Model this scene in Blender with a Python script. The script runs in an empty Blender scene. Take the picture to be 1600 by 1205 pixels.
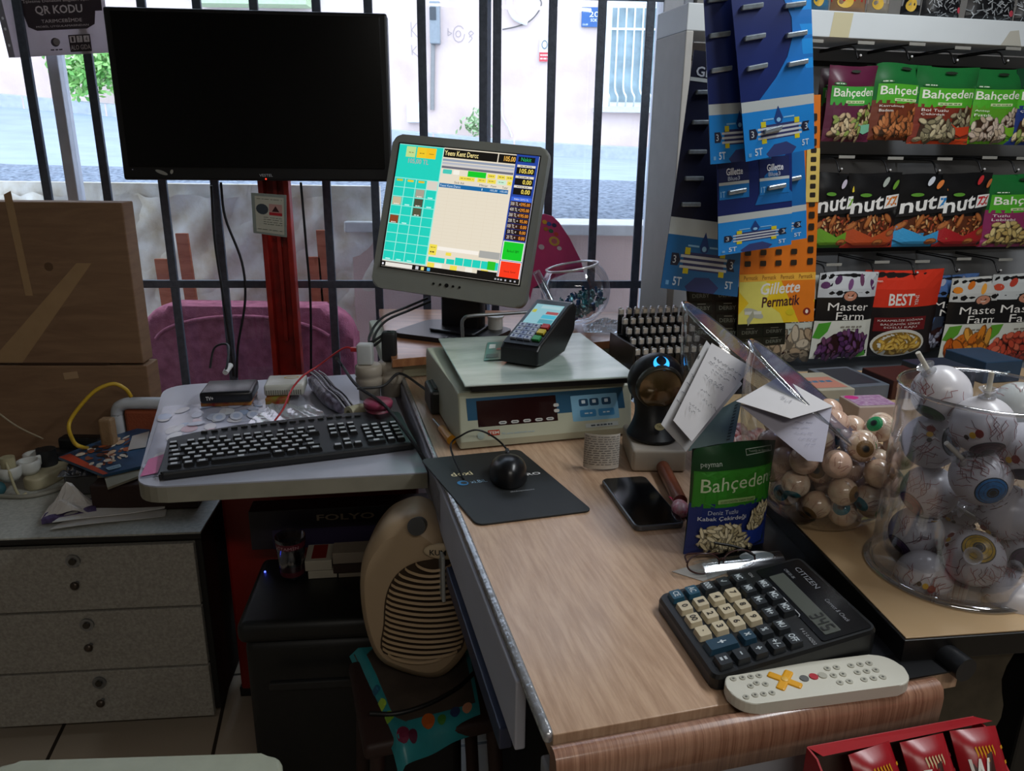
import bpy, bmesh, math, random
from math import sin, cos, pi, radians as R
from mathutils import Vector as V, Matrix as Mx, Euler
sc = bpy.context.scene
COL = sc.collection

def hx(s):
    s = s.lstrip('#'); s = s if len(s) == 6 else ''.join(q*2 for q in s); c = [int(s[i:i+2], 16)/255 for i in (0, 2, 4)]
    return tuple(x/12.92 if x <= .04045 else ((x+.055)/1.055)**2.4 for x in c)

# ---------------------------------------------------------------- camera (f = 1200 px of 1600)
FPX, TH, RO, CAMZ = 1200., R(17.3), R(.75), 1.475
CF = V((0, cos(TH), -sin(TH))); _U = V((0, sin(TH), cos(TH))); _R = V((1, 0, 0))
CR = _R*cos(RO)+_U*sin(RO); CU = _U*cos(RO)-_R*sin(RO); CC = V((0, 0, CAMZ))
cam = bpy.data.cameras.new('camera'); cam.sensor_width = 36; cam.lens = 27; cam.clip_start = .02; cam.clip_end = 200
camo = bpy.data.objects.new('camera', cam); COL.objects.link(camo); sc.camera = camo
camo.matrix_world = Mx((( CR.x, CU.x, -CF.x, CC.x), (CR.y, CU.y, -CF.y, CC.y), (CR.z, CU.z, -CF.z, CC.z), (0, 0, 0, 1)))

# ---------------------------------------------------------------- daylight, lamps, exposure
w = bpy.data.worlds.new('world'); sc.world = w; w.use_nodes = True
bg = w.node_tree.nodes['Background']; bg.inputs[0].default_value = (.80, .90, 1.0, 1); bg.inputs[1].default_value = 3.6
sc.view_settings.view_transform = 'Standard'; sc.view_settings.look = 'None'; sc.view_settings.gamma = 1
sc.cycles.transparent_max_bounces = 20; sc.view_settings.exposure = 0; sc.view_settings.use_curve_mapping = False
def lamp(name, loc, size, energy, col, rot=(0, 0, 0)):
    l = bpy.data.lights.new(name, 'AREA'); l.shape = 'RECTANGLE'; l.size, l.size_y = size; l.energy = energy; l.color = col
    o = bpy.data.objects.new(name, l); COL.objects.link(o); o.location = loc; o.rotation_euler = rot; return o
lamp('ceiling_tube_light', (1.05, .95, 2.40), (.14, 1.2), 19, (.93, .97, 1.0), (0, R(12), R(14)))
lamp('ceiling_tube_light', (.45, -.95, 2.42), (1.2, .14), 15, (1.0, .94, .86))

# ---------------------------------------------------------------- pixel rays -> real places
def ray(x, y): return CF+CR*((x-800)/FPX)-CU*((y-602.5)/FPX)
def on(x, y, z=.95):
    d = ray(x, y); return CC+d*((z-CAMZ)/d.z)
def oy(x, y, Y):
    d = ray(x, y); return CC+d*(Y/d.y)
def at(x, y, zc): return CC+ray(x, y)*zc
def onpl(x, y, P0, yaw):
    n = V((-sin(yaw), cos(yaw), 0)); d = ray(x, y); return CC+d*((V(P0)-CC).dot(n)/d.dot(n))

# ---------------------------------------------------------------- materials
_m = {}
def mat(col, rough=.5, metal=0, noise=.06, ns=25, bump=0, bs=150, emit=0, coat=0, spec=.5, stretch=None, col2=None, sub=0):
    k = (col, rough, metal, noise, ns, bump, bs, emit, coat, spec, stretch, col2)
    if k in _m: return _m[k]
    m = bpy.data.materials.new('surface'); m.use_nodes = True; nt = m.node_tree; b = nt.nodes['Principled BSDF']
    c = hx(col)
    b.inputs['Base Color'].default_value = (*c, 1); b.inputs['Roughness'].default_value = rough
    b.inputs['Metallic'].default_value = metal; b.inputs['Coat Weight'].default_value = coat
    b.inputs['Specular IOR Level'].default_value = spec
    if emit: b.inputs['Emission Color'].default_value = (*c, 1); b.inputs['Emission Strength'].default_value = emit; b.inputs['Base Color'].default_value = (.01, .01, .01, 1)
    if noise or bump:
        tc = nt.nodes.new('ShaderNodeTexCoord'); mp = nt.nodes.new('ShaderNodeMapping'); nt.links.new(tc.outputs['Object'], mp.inputs[0])
        if stretch: mp.inputs['Scale'].default_value = stretch
    if noise and not emit:
        n = nt.nodes.new('ShaderNodeTexNoise'); n.inputs['Scale'].default_value = ns; n.inputs['Detail'].default_value = 5; nt.links.new(mp.outputs[0], n.inputs['Vector'])
        r = nt.nodes.new('ShaderNodeValToRGB'); r.color_ramp.elements[0].position = .3; r.color_ramp.elements[1].position = .7
        c2 = hx(col2) if col2 else tuple(x*(1-noise*2) for x in c)
        r.color_ramp.elements[0].color = (*c2, 1); r.color_ramp.elements[1].color = (*c, 1)
        nt.links.new(n.outputs['Fac'], r.inputs[0]); nt.links.new(r.outputs[0], b.inputs['Base Color'])
    if bump:
        n = nt.nodes.new('ShaderNodeTexNoise'); n.inputs['Scale'].default_value = bs; n.inputs['Detail'].default_value = 4; nt.links.new(mp.outputs[0], n.inputs['Vector'])
        q = nt.nodes.new('ShaderNodeBump'); q.inputs['Strength'].default_value = bump; q.inputs['Distance'].default_value = .01
        nt.links.new(n.outputs['Fac'], q.inputs['Height']); nt.links.new(q.outputs[0], b.inputs['Normal'])
    _m[k] = m; return m
def ink(col, rough=.45): return mat(col, rough, noise=0)
def glow(col, e=1.): return mat(col, .5, noise=0, emit=e)
def clear(tint='#ffffff', base=.06, rim=.55, rough=.06, milky=0):
    k = ('clear', tint, base, rim, rough, milky)
    if k in _m: return _m[k]
    m = bpy.data.materials.new('clear_plastic'); m.use_nodes = True; nt = m.node_tree
    for n in list(nt.nodes): nt.nodes.remove(n)
    o = nt.nodes.new('ShaderNodeOutputMaterial'); t = nt.nodes.new('ShaderNodeBsdfTransparent'); g = nt.nodes.new('ShaderNodeBsdfGlossy')
    t.inputs[0].default_value = (*hx(tint), 1); g.inputs['Roughness'].default_value = rough; g.inputs[0].default_value = (.95, .96, 1, 1)
    lw = nt.nodes.new('ShaderNodeLayerWeight'); lw.inputs[0].default_value = .35
    ma = nt.nodes.new('ShaderNodeMath'); ma.operation = 'MULTIPLY_ADD'; ma.inputs[1].default_value = rim; ma.inputs[2].default_value = base
    nt.links.new(lw.outputs['Facing'], ma.inputs[0])
    mx = nt.nodes.new('ShaderNodeMixShader'); nt.links.new(ma.outputs[0], mx.inputs[0]); nt.links.new(t.outputs[0], mx.inputs[1]); nt.links.new(g.outputs[0], mx.inputs[2])
    out = mx
    if milky:
        d = nt.nodes.new('ShaderNodeBsdfDiffuse'); d.inputs[0].default_value = (*hx(tint), 1)
        m2 = nt.nodes.new('ShaderNodeMixShader'); m2.inputs[0].default_value = milky
        nt.links.new(mx.outputs[0], m2.inputs[1]); nt.links.new(d.outputs[0], m2.inputs[2]); out = m2
    nt.links.new(out.outputs[0], o.inputs[0]); _m[k] = m; return m
def translucent(col, t=.5):
    k = ('trans', col, t)
    if k in _m: return _m[k]
    m = bpy.data.materials.new('thin_sheet'); m.use_nodes = True; nt = m.node_tree
    for n in list(nt.nodes): nt.nodes.remove(n)
    o = nt.nodes.new('ShaderNodeOutputMaterial'); a = nt.nodes.new('ShaderNodeBsdfDiffuse'); b = nt.nodes.new('ShaderNodeBsdfTranslucent'); x = nt.nodes.new('ShaderNodeMixShader')
    n = nt.nodes.new('ShaderNodeTexNoise'); n.inputs['Scale'].default_value = 9; r = nt.nodes.new('ShaderNodeValToRGB'); c = hx(col)
    r.color_ramp.elements[0].color = (*(q*.9 for q in c), 1); r.color_ramp.elements[1].color = (*c, 1); nt.links.new(n.outputs['Fac'], r.inputs[0])
    nt.links.new(r.outputs[0], a.inputs[0]); nt.links.new(r.outputs[0], b.inputs[0]); x.inputs[0].default_value = t
    nt.links.new(a.outputs[0], x.inputs[1]); nt.links.new(b.outputs[0], x.inputs[2]); nt.links.new(x.outputs[0], o.inputs[0]); _m[k] = m; return m
def wood(c1, c2, scale=(3, 40, 3), rough=.35, ring=0, coat=.3, rot=0, dist=.6):
    k = ('wood', c1, c2, scale, rough, coat, rot)
    if k in _m: return _m[k]
    m = bpy.data.materials.new('wood'); m.use_nodes = True; nt = m.node_tree; b = nt.nodes['Principled BSDF']
    tc = nt.nodes.new('ShaderNodeTexCoord'); mp = nt.nodes.new('ShaderNodeMapping'); mp.inputs['Scale'].default_value = scale; mp.inputs['Rotation'].default_value = (0, 0, rot)
    nt.links.new(tc.outputs['Object'], mp.inputs[0])
    n = nt.nodes.new('ShaderNodeTexNoise'); n.inputs['Scale'].default_value = 2.5; n.inputs['Detail'].default_value = 8; n.inputs['Roughness'].default_value = .65; n.inputs['Distortion'].default_value = dist
    nt.links.new(mp.outputs[0], n.inputs['Vector'])
    r = nt.nodes.new('ShaderNodeValToRGB'); r.color_ramp.elements[0].position = .35; r.color_ramp.elements[1].position = .62
    r.color_ramp.elements[0].color = (*hx(c2), 1); r.color_ramp.elements[1].color = (*hx(c1), 1)
    nt.links.new(n.outputs['Fac'], r.inputs[0]); nt.links.new(r.outputs[0], b.inputs['Base Color'])
    b.inputs['Roughness'].default_value = rough; b.inputs['Coat Weight'].default_value = coat; b.inputs['Coat Roughness'].default_value = .15
    _m[k] = m; return m

# ---------------------------------------------------------------- mesh builder
def smooth_path(pts, n=6, closed=False):
    P = [V(p) for p in pts]
    if len(P) < 3: return P
    out = []; L = len(P); rng = range(L if closed else L-1)
    for i in rng:
        p1, p2 = P[i], P[(i+1) % L]
        p0 = P[i-1] if (i > 0 or closed) else p1*2-p2
        p3 = P[(i+2) % L] if (i+2 < L or closed) else p2*2-p1
        for k in range(n):
            t = k/n
            out.append(.5*((2*p1)+(p2-p0)*t+(2*p0-5*p1+4*p2-p3)*t*t+(3*p1-p0-3*p2+p3)*t**3))
    if not closed: out.append(P[-1])
    return out
def rrect(w, h, r, n=5, cx=0, cy=0):
    out = []
    for (sx, sy, a0) in ((1, 1, 0), (-1, 1, 90), (-1, -1, 180), (1, -1, 270)):
        for i in range(n+1):
            a = R(a0+90*i/n); out.append((cx+sx*(w/2-r)+r*cos(a), cy+sy*(h/2-r)+r*sin(a)))
    return out
def I4(): return Mx.Identity(4)
def TR(loc=(0, 0, 0), rot=(0, 0, 0)): return Mx.Translation(V(loc)) @ Euler(tuple(R(a) for a in rot)).to_matrix().to_4x4()

class MB:
    def __init__(s): s.v = []; s.f = []; s.fm = []; s.sm = []; s.mats = []; s.mx = None
    def mi(s, m):
        if m not in s.mats: s.mats.append(m)
        return s.mats.index(m)
    def add(s, vs, fs, m, smooth=False, mx=None):
        b = len(s.v); i = s.mi(m)
        for p in vs:
            p = V(p)
            if mx is not None: p = mx @ p
            if s.mx is not None: p = s.mx @ p
            s.v.append(p)
        for f in fs: s.f.append([b+k for k in f]); s.fm.append(i); s.sm.append(smooth)
        return s
    def bm(s, bm, m, smooth=False, mx=None):
        bm.verts.ensure_lookup_table()
        bm.verts.index_update()
        s.add([v.co.copy() for v in bm.verts], [[v.index for v in f.verts] for f in bm.faces], m, smooth, mx); bm.free(); return s
    def box(s, c, d, m, bev=0, seg=2, mx=None, smooth=False):
        bm = bmesh.new(); bmesh.ops.create_cube(bm, size=1, matrix=Mx.Diagonal((d[0], d[1], d[2], 1)))
        if bev: bmesh.ops.bevel(bm, geom=bm.edges[:], offset=min(bev, min(d)*.49), segments=seg, profile=.5, affect='EDGES')
        t = Mx.Translation(V(c)); return s.bm(bm, m, smooth or bool(bev and seg > 2), (mx @ t) if mx is not None else t)
    def prism(s, ol, z0, z1, m, bev=0, seg=2, mx=None, smooth=False):
        bm = bmesh.new(); n = len(ol)
        a = [bm.verts.new((p[0], p[1], z0)) for p in ol]; b = [bm.verts.new((p[0], p[1], z1)) for p in ol]
        bm.faces.new(a[::-1]); top = bm.faces.new(b)
        for i in range(n): bm.faces.new((a[i], a[(i+1) % n], b[(i+1) % n], b[i]))
        if bev:
            ed = [e for e in bm.edges if abs(e.verts[0].co.z-e.verts[1].co.z) < 1e-9]
            bmesh.ops.bevel(bm, geom=ed, offset=bev, segments=seg, profile=.5, affect='EDGES')
        return s.bm(bm, m, smooth, mx)
    def cyl(s, p0, p1, r0, m, r1=None, n=20, smooth=True, caps=True):
        p0 = V(p0); p1 = V(p1); r1 = r0 if r1 is None else r1; d = (p1-p0).normalized()
        a = d.orthogonal().normalized(); b = d.cross(a); vs = []
        for (p, r) in ((p0, r0), (p1, r1)):
            vs += [p+(a*cos(2*pi*i/n)+b*sin(2*pi*i/n))*r for i in range(n)]
        s.add(vs, [[i, (i+1) % n, n+(i+1) % n, n+i] for i in range(n)], m, smooth)
        if caps: s.add(vs, [list(range(n))[::-1], list(range(n, 2*n))], m)
        return s
    def tube(s, pts, r, m, n=8, k=6, closed=False, raw=False, taper=None):
        P = [V(p) for p in pts] if raw else smooth_path(pts, k, closed)
        vs = []; fs = []; L = len(P); prev = None
        for i, p in enumerate(P):
            t = ((P[(i+1) % L] if (i < L-1 or closed) else p)-(P[i-1] if (i > 0 or closed) else p)).normalized()
            if prev is None: a = t.orthogonal().normalized()
            else: a = (prev-t*prev.dot(t)).normalized()
            prev = a; b = t.cross(a); rr = r if taper is None else r*taper(i/(L-1))
            vs += [p+(a*cos(2*pi*j/n)+b*sin(2*pi*j/n))*rr for j in range(n)]
        for i in range(L if closed else L-1):
            for j in range(n): fs.append([i*n+j, i*n+(j+1) % n, ((i+1) % L)*n+(j+1) % n, ((i+1) % L)*n+j])
        s.add(vs, fs, m, True)
        if not closed: s.add(vs, [list(range(n))[::-1], list(range((L-1)*n, L*n))], m)
        return s
    def lathe(s, prof, m, n=40, mx=None, smooth=True, a0=0, a1=2*pi):
        full = abs(a1-a0-2*pi) < 1e-6; k = n if full else n+1; vs = []; fs = []
        for i in range(k):
            a = a0+(a1-a0)*i/n
            vs += [(r*cos(a), r*sin(a), z) for r, z in prof]
        L = len(prof)
        for i in range(n):
            for j in range(L-1): fs.append([i*L+j, ((i+1) % k)*L+j, ((i+1) % k)*L+j+1, i*L+j+1])
        return s.add(vs, fs, m, smooth, mx)
    def ell(s, c, r, m, nu=20, nv=12, mx=None):
        if not hasattr(r, '__len__'): r = (r, r, r)
        prof = [(max(1e-5, sin(pi*j/nv)), -cos(pi*j/nv)) for j in range(nv+1)]
        t = Mx.Translation(V(c)) @ Mx.Diagonal((r[0], r[1], r[2], 1)); return s.lathe(prof, m, nu, (mx @ t) if mx is not None else t)
    def grid(s, fn, nu, nv, m, smooth=True, th=0, nrm=None):
        vs = [V(fn(i/nu, j/nv)) for j in range(nv+1) for i in range(nu+1)]
        q = lambda i, j: j*(nu+1)+i
        fs = [[q(i, j), q(i+1, j), q(i+1, j+1), q(i, j+1)] for j in range(nv) for i in range(nu)]
        s.add(vs, fs, m, smooth)
        if th:
            n = nrm or (vs[q(nu, 0)]-vs[0]).cross(vs[q(0, nv)]-vs[0]).normalized(); v2 = [p-n*th for p in vs]
            s.add(v2, [f[::-1] for f in fs], m, smooth)
            bd = [q(i, 0) for i in range(nu)]+[q(nu, j) for j in range(nv)]+[q(i, nv) for i in range(nu, 0, -1)]+[q(0, j) for j in range(nv, 0, -1)]
            N = len(vs); s.add(vs+v2, [[bd[(i+1) % len(bd)], bd[i], bd[i]+N, bd[(i+1) % len(bd)]+N] for i in range(len(bd))], m)
        return s
    def obj(s, name, parent=None, world=False, recenter=False, sub=0):
        me = bpy.data.meshes.new(name); vs = s.v
        o = bpy.data.objects.new(name, me)
        if parent is not None and world:
            inv = parent.matrix_basis.inverted()
            q = parent
            while q.parent is not None: q = q.parent; inv = inv @ q.matrix_basis.inverted()
            vs = [inv @ v for v in vs]
        if recenter and parent is None:
            c = V(((min(v.x for v in vs)+max(v.x for v in vs))/2, (min(v.y for v in vs)+max(v.y for v in vs))/2, min(v.z for v in vs)))
            vs = [v-c for v in vs]; o.location = c
        me.from_pydata([tuple(v) for v in vs], [], s.f)
        for m in s.mats: me.materials.append(m)
        me.polygons.foreach_set('material_index', s.fm); me.polygons.foreach_set('use_smooth', s.sm)
        me.validate(); me.update(); COL.objects.link(o)
        if parent is not None: o.parent = parent
        if sub: q = o.modifiers.new('s', 'SUBSURF'); q.levels = q.render_levels = sub
        return o

_tx = {}
def text_mesh(t, bold=0, shear=0, sp=1):
    bold = min(bold, .02); k = (t, bold, shear, sp)
    if k in _tx: return _tx[k]
    c = bpy.data.curves.new('t', 'FONT'); c.body = t; c.offset = bold; c.shear = shear; c.space_character = sp; c.resolution_u = 2; c.fill_mode = 'FRONT'
    o = bpy.data.objects.new('t', c); COL.objects.link(o)
    me = bpy.data.meshes.new_from_object(o)
    vs = [(v.co.x, v.co.y) for v in me.vertices]; fs = [list(p.vertices) for p in me.polygons]
    bpy.data.objects.remove(o); bpy.data.meshes.remove(me); bpy.data.curves.remove(c)
    x0 = min(v[0] for v in vs); x1 = max(v[0] for v in vs); y0 = min(v[1] for v in vs); y1 = max(v[1] for v in vs)
    _tx[k] = ([((x-x0)/(x1-x0), (y-y0)/(y1-y0)) for x, y in vs], fs); return _tx[k]

class Cv:
    """printed marks laid on a surface: fn(u, v, h) gives the point h above the surface"""
    def __init__(s, mb, fn, eps=3e-5, base=4e-4, tx=0): s.mb = mb; s.fn = fn; s.e = eps; s.h = base; s.tx = tx
    def nx(s): s.h += s.e; return s.h
    def raw(s, pts, fs, m, h=None):
        h = s.nx() if h is None else h
        s.mb.add([s.fn(x, y, h) for x, y in pts], fs, m)
    def poly(s, pts, m):
        cx = sum(p[0] for p in pts)/len(pts); cy = sum(p[1] for p in pts)/len(pts); n = len(pts)
        if not s.tx: s.raw([(cx, cy)]+list(pts), [[0, 1+i, 1+(i+1) % n] for i in range(n)], m); return
        K = 5; P = []; F = []
        for i in range(n):
            a, b = pts[i], pts[(i+1) % n]; base = len(P)
            for r in range(K+1):
                for q in range(r+1):
                    t = r/K; u = q/r if r else 0
                    P.append((cx+(a[0]*(1-u)+b[0]*u-cx)*t, cy+(a[1]*(1-u)+b[1]*u-cy)*t))
            ix = lambda r, q: base+r*(r+1)//2+q
            for r in range(K):
                for q in range(r+1):
                    F.append([ix(r, q), ix(r+1, q), ix(r+1, q+1)])
                    if q < r: F.append([ix(r, q), ix(r+1, q+1), ix(r, q+1)])
        s.raw(P, F, m)
    def ngon(s, pts, m): s.raw(pts, [list(range(len(pts)))], m)
    def rect(s, x0, y0, x1, y1, m, nx=1, ny=1):
        pts = [(x0+(x1-x0)*i/nx, y0+(y1-y0)*j/ny) for j in range(ny+1) for i in range(nx+1)]
        s.raw(pts, [[j*(nx+1)+i, j*(nx+1)+i+1, (j+1)*(nx+1)+i+1, (j+1)*(nx+1)+i] for j in range(ny) for i in range(nx)], m)
    def ell(s, cx, cy, rx, ry, m, rot=0, n=14, rings=1, a0=0, a1=360):
        pts = [(cx, cy)]; fs = []; ca, sa = cos(R(rot)), sin(R(rot)); full = a1-a0 >= 360; k = n if full else n+1
        for q in range(1, rings+1):
            for i in range(k):
                a = R(a0+(a1-a0)*i/n); x, y = rx*cos(a)*q/rings, ry*sin(a)*q/rings; pts.append((cx+x*ca-y*sa, cy+x*sa+y*ca))
        for i in range(n): fs.append([0, 1+i, 1+(i+1) % k])
        for q in range(1, rings):
            for i in range(n):
                a = 1+(q-1)*k+i; b = 1+(q-1)*k+(i+1) % k; fs.append([a, a+k, b+k, b])
        s.raw(pts, fs, m)
    def rr(s, x0, y0, x1, y1, r, m, asp=1):
        pts = [(x*1., y) for x, y in rrect((x1-x0), (y1-y0)*asp, r, 4)]
        s.poly([((x0+x1)/2+x, (y0+y1)/2+y/asp) for x, y in pts], m)
    def line(s, pts, w, m, asp=1):
        for a, b in zip(pts[:-1], pts[1:]):
            dx, dy = b[0]-a[0], (b[1]-a[1])*asp; L = math.hypot(dx, dy) or 1; nx, ny = -dy/L*w/2, dx/L*w/2/asp
            s.raw([(a[0]+nx, a[1]+ny), (a[0]-nx, a[1]-ny), (b[0]-nx, b[1]-ny), (b[0]+nx, b[1]+ny)], [[0, 1, 2, 3]], m)
    def text(s, t, x0, y0, x1, y1, m, bold=0, shear=0, slope=0, rot=0, arch=0):
        vs, fs = text_mesh(t, bold, shear); s.h += s.tx
        def q(u, v):
            if rot == 90: u, v = 1-v, u
            if rot == -90: u, v = v, 1-u
            return (x0+(x1-x0)*u, y0+(y1-y0)*v+slope*u+arch*4*u*(1-u))
        s.raw([q(u, v) for u, v in vs], fs, m)
    def scrib(s, x0, y0, x1, y1, m, n=6, w=.004, rng=None, asp=1, gap=.25):
        """a line of small unreadable writing as short strokes"""
        rng = rng or random; x = x0
        while x < x1:
            l = (x1-x0)/n*(.4+rng.random()); s.line([(x, (y0+y1)/2), (min(x1, x+l*(1-gap)), (y0+y1)/2)], abs(y1-y0), m, asp); x += l
def qmap(p00, p10, p11, p01):
    a, b, c, d = V(p00), V(p10), V(p11), V(p01); n = (b-a).cross(d-a).normalized()
    return lambda u, v, h=0: a*(1-u)*(1-v)+b*u*(1-v)+c*u*v+d*(1-u)*v+n*h
def planemap(w, h, y=0):   # u,v in 0..1 on a front face at local y, facing -y, centred on x, from z 0
    return lambda u, v, k=0: V(((u-.5)*w, y-k, v*h))
def topmap(w, d, z=0):     # on a top face, u right, v back
    return lambda u, v, k=0: V((u*w, v*d, z+k))

def tag(o, label, cat, group=None, kind=None):
    o['label'] = label; o['category'] = cat
    if group: o['group'] = group
    if kind: o['kind'] = kind
    return o
def thing(name, label, cat, loc=(0, 0, 0), rot=(0, 0, 0), group=None):
    o = bpy.data.objects.new(name, None); COL.objects.link(o); o.empty_display_size = .05
    o.location = loc; o.rotation_euler = tuple(R(a) for a in rot); bpy_fix(o)
    return tag(o, label, cat, group)
def bpy_fix(o): o.matrix_basis = Mx.LocRotScale(o.location, o.rotation_euler, o.scale)
def struct(o): o['kind'] = 'structure'; return o
def copy_tree(o, parent=None):
    c = o.copy(); COL.objects.link(c)
    if parent is not None: c.parent = parent
    for ch in [q for q in list(COL.objects) if q.parent == o]: copy_tree(ch, c)
    return c
def dup(o, loc=None, rot=None, label=None):
    c = copy_tree(o)
    if loc is not None: c.location = loc
    if rot is not None: c.rotation_euler = tuple(R(a) for a in rot)
    if label: c['label'] = label
    return c
class Fr:
    def __init__(s, loc, yaw): s.o = V(loc); s.yaw = yaw; s.m = Mx.Translation(s.o) @ Mx.Rotation(R(yaw), 4, 'Z'); s.i = s.m.inverted()
    def L(s, px, py, z=0): return s.i @ on(px, py, s.o.z+z)      # local point on a level plane
    def P(s, px, py, y=0): return s.i @ onpl(px, py, s.m @ V((0, y, 0)), R(s.yaw))   # local point on a vertical plane
    def w(s, p): return s.m @ V(p)
# ================================================================ the room and the street
def tiles():
    m = bpy.data.materials.new('floor_tiles'); m.use_nodes = True; nt = m.node_tree; b = nt.nodes['Principled BSDF']
    tc = nt.nodes.new('ShaderNodeTexCoord'); mp = nt.nodes.new('ShaderNodeMapping'); mp.inputs['Rotation'].default_value = (0, 0, R(-12)); nt.links.new(tc.outputs['Object'], mp.inputs[0])
    br = nt.nodes.new('ShaderNodeTexBrick'); br.offset = 0; br.inputs['Scale'].default_value = 1; br.inputs['Brick Width'].default_value = .4; br.inputs['Row Height'].default_value = .4; br.inputs['Mortar Size'].default_value = .005
    br.inputs['Color1'].default_value = (*hx('#b3a593'), 1); br.inputs['Color2'].default_value = (*hx('#a99b89'), 1); br.inputs['Mortar'].default_value = (*hx('#3a332c'), 1)
    nt.links.new(mp.outputs[0], br.inputs['Vector']); nt.links.new(br.outputs['Color'], b.inputs['Base Color']); b.inputs['Roughness'].default_value = .3
    return m
struct(MB().box((.2, .45, -.05), (4.4, 5.0, .1), tiles()).obj('floor'))
WALL = mat('#8d8880', .8, noise=.05, ns=6, bump=.1)
struct(MB().box((.2, .45, 2.75), (4.4, 5.0, .1), mat('#b9b6b0', .8, ns=5)).obj('ceiling'))
struct(MB().box((-1.95, .3, 1.35), (.1, 4.5, 2.7), WALL).obj('wall_left'))
struct(MB().box((2.35, .45, 1.35), (.1, 5.0, 2.7), WALL).obj('wall_right'))
struct(MB().box((.2, -2.0, 1.35), (4.4, .1, 2.7), WALL).obj('wall_back'))
W = Fr((-.5, 2.42, 0), 4)          # window plane
wr0 = W.P(1040, 400).x; WX0 = -1.45
pr = MB(); pr.mx = W.m; pr.box(((wr0+2.9)/2+.04, .06, 1.35), (2.9-wr0, .12, 2.7), mat('#c9c6c2', .7, ns=8)); struct(pr.obj('wall_front'))
pr = MB(); pr.mx = W.m; pr.box(((WX0+wr0)/2, .06, .15), (wr0-WX0, .12, .3), WALL); struct(pr.obj('trim_1'))
pr = MB(); pr.mx = W.m; pr.box(((WX0+wr0)/2, .06, 2.62), (wr0-WX0, .12, .16), WALL); struct(pr.obj('trim_2'))
# window frame, mullions, glass
FRM = mat('#d3d8e2', .35, noise=.05, ns=30, bump=.05); FRD = mat('#aeb4c2', .4)
wf = MB(); wf.mx = W.m
def post(px0, px1, py, m=FRM, d=.05, y=.06): 
    a, b = W.P(px0, py).x, W.P(px1, py).x; wf.box(((a+b)/2, y, 1.42), (b-a, d, 2.28), m, .003)
post(79, 97, 200); post(761.5, 768, 120)
a = W.P(1012, 400).x
wf.box((a+.03, .045, 1.42), (.062, .09, 2.28), FRM, .004); wf.box((a+.08, .05, 1.42), (.03, .06, 2.28), FRD, .003)
wf.box(((WX0+a)/2, .06, .315), (a-WX0, .07, .03), FRM, .003); wf.box(((WX0+a)/2, .06, 2.53), (a-WX0, .07, .03), FRM, .003)
wfo = struct(wf.obj('window_1')) 
gl = MB(); gl.mx = W.m
for x0, x1 in ((WX0, W.P(79, 200).x), (W.P(97, 200).x, W.P(761, 120).x), (W.P(768.5, 120).x, a)):
    gl.box(((x0+x1)/2, .06, 1.42), (x1-x0, .004, 2.2), clear('#f4f9ff', .02, .25, .02))
g = gl.obj('window_pane', wfo)
# iron grille just inside the glass
IRON = mat('#5a6270', .5, .3, noise=.15, ns=60, bump=.1)
gr = thing('window_grille', 'dark iron security grille of upright bars across the shop window', 'grille', W.o, (0, 0, 4))
for px in (98, 188, 273, 351, 431, 519, 592, 667, 755, 776, 853, 921, 987):
    if px < 700: x = W.P(px, 445).x
    else: x = W.P({755: 755, 776: 776, 853: 860, 921: 934, 987: 1007}[px], 180).x
    MB().box((x, 0, 1.42), (.025, .012, 2.16), IRON, .002).obj('bar', gr)
for z in (W.P(600, 444).z, W.P(970, 0).z+.01): MB().box(((-1.40+a)/2, .0, z), (a+1.40, .014, .024), IRON, .002).obj('crossbar', gr)

# street: sloping up to the left
def road(u, v): # u: left..right, v: near..far
    x = -9+17*u; y = 3.15+6.6*v; zn = 1.18-.02*u; zf = 1.475+(y*(222-(235-(.55-u)*155))/1200 if u < .55 else y*(222-(235+(u-.55)*60))/1200)
    zf = {0: 0}.get(9, zf); return V((x, y, zn*(1-v)+zf*v+.0))
struct(MB().grid(road, 24, 12, mat('#9fabbb', .8, noise=.08, ns=3, bump=.2, bs=60)).obj('road'))
def gravel():
    m = mat('#8f99a8', .9, noise=.2, ns=40, bump=1.0, bs=40, col2='#4a5260'); return m
rb = MB(); rb.grid(lambda u, v: road(u*.999, v*.33)+V((0, 0, .012+.02*random.random()*(v > 0))), 60, 16, gravel(), smooth=False)
tag(rb.obj('gravel_verge', recenter=True), 'grey broken gravel strip along the near edge of the sloping road', 'gravel', kind='stuff')
# kerb of pale stone blocks on the far side
kb = MB(); KS = mat('#b9bec6', .8, noise=.1, ns=12, bump=.3, bs=30)
for i in range(-8, 8):
    x = i*.98; u0 = (x+9)/17
    p = road(u0, 1); q = road(min(1, (x+.96+9)/17), 1)
    if i < 7: kb.add([(p.x, 9.75, p.z-.1), (q.x, 9.75, q.z-.1), (q.x, 9.75, q.z+.14), (p.x, 9.75, p.z+.14), (p.x, 10.6, p.z+.16), (q.x, 10.6, q.z+.16)], [[0, 1, 2, 3], [3, 2, 5, 4]], KS)
struct(kb.obj('pavement'))
FY = 10.5
bl = thing('apartment_building', 'pale pink rendered building facade across the street', 'building', (0, FY, 1.4))
fw = MB(); fw.box((-1, FY+.15, 4), (22, .3, 6.6), mat('#e6d2cc', .9, noise=.07, ns=1.6, bump=.3, bs=20, col2='#cdb4ac')); fw.obj('wall', bl, world=True)
def fb(px0, py0, px1, py1, y=FY): 
    A = oy(px0, py0, y); B = oy(px1, py1, y); return (A+B)/2, abs(B.x-A.x), abs(A.z-B.z)
wn = MB(); c, ww, hh = fb(952, 6, 1046, 167)
wn.box((c.x+.02, FY, c.z), (ww+.1, .06, hh+.05), mat('#f0f0ee', .6), .01); wno = wn.obj('window_frame', bl, world=True)
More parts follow.
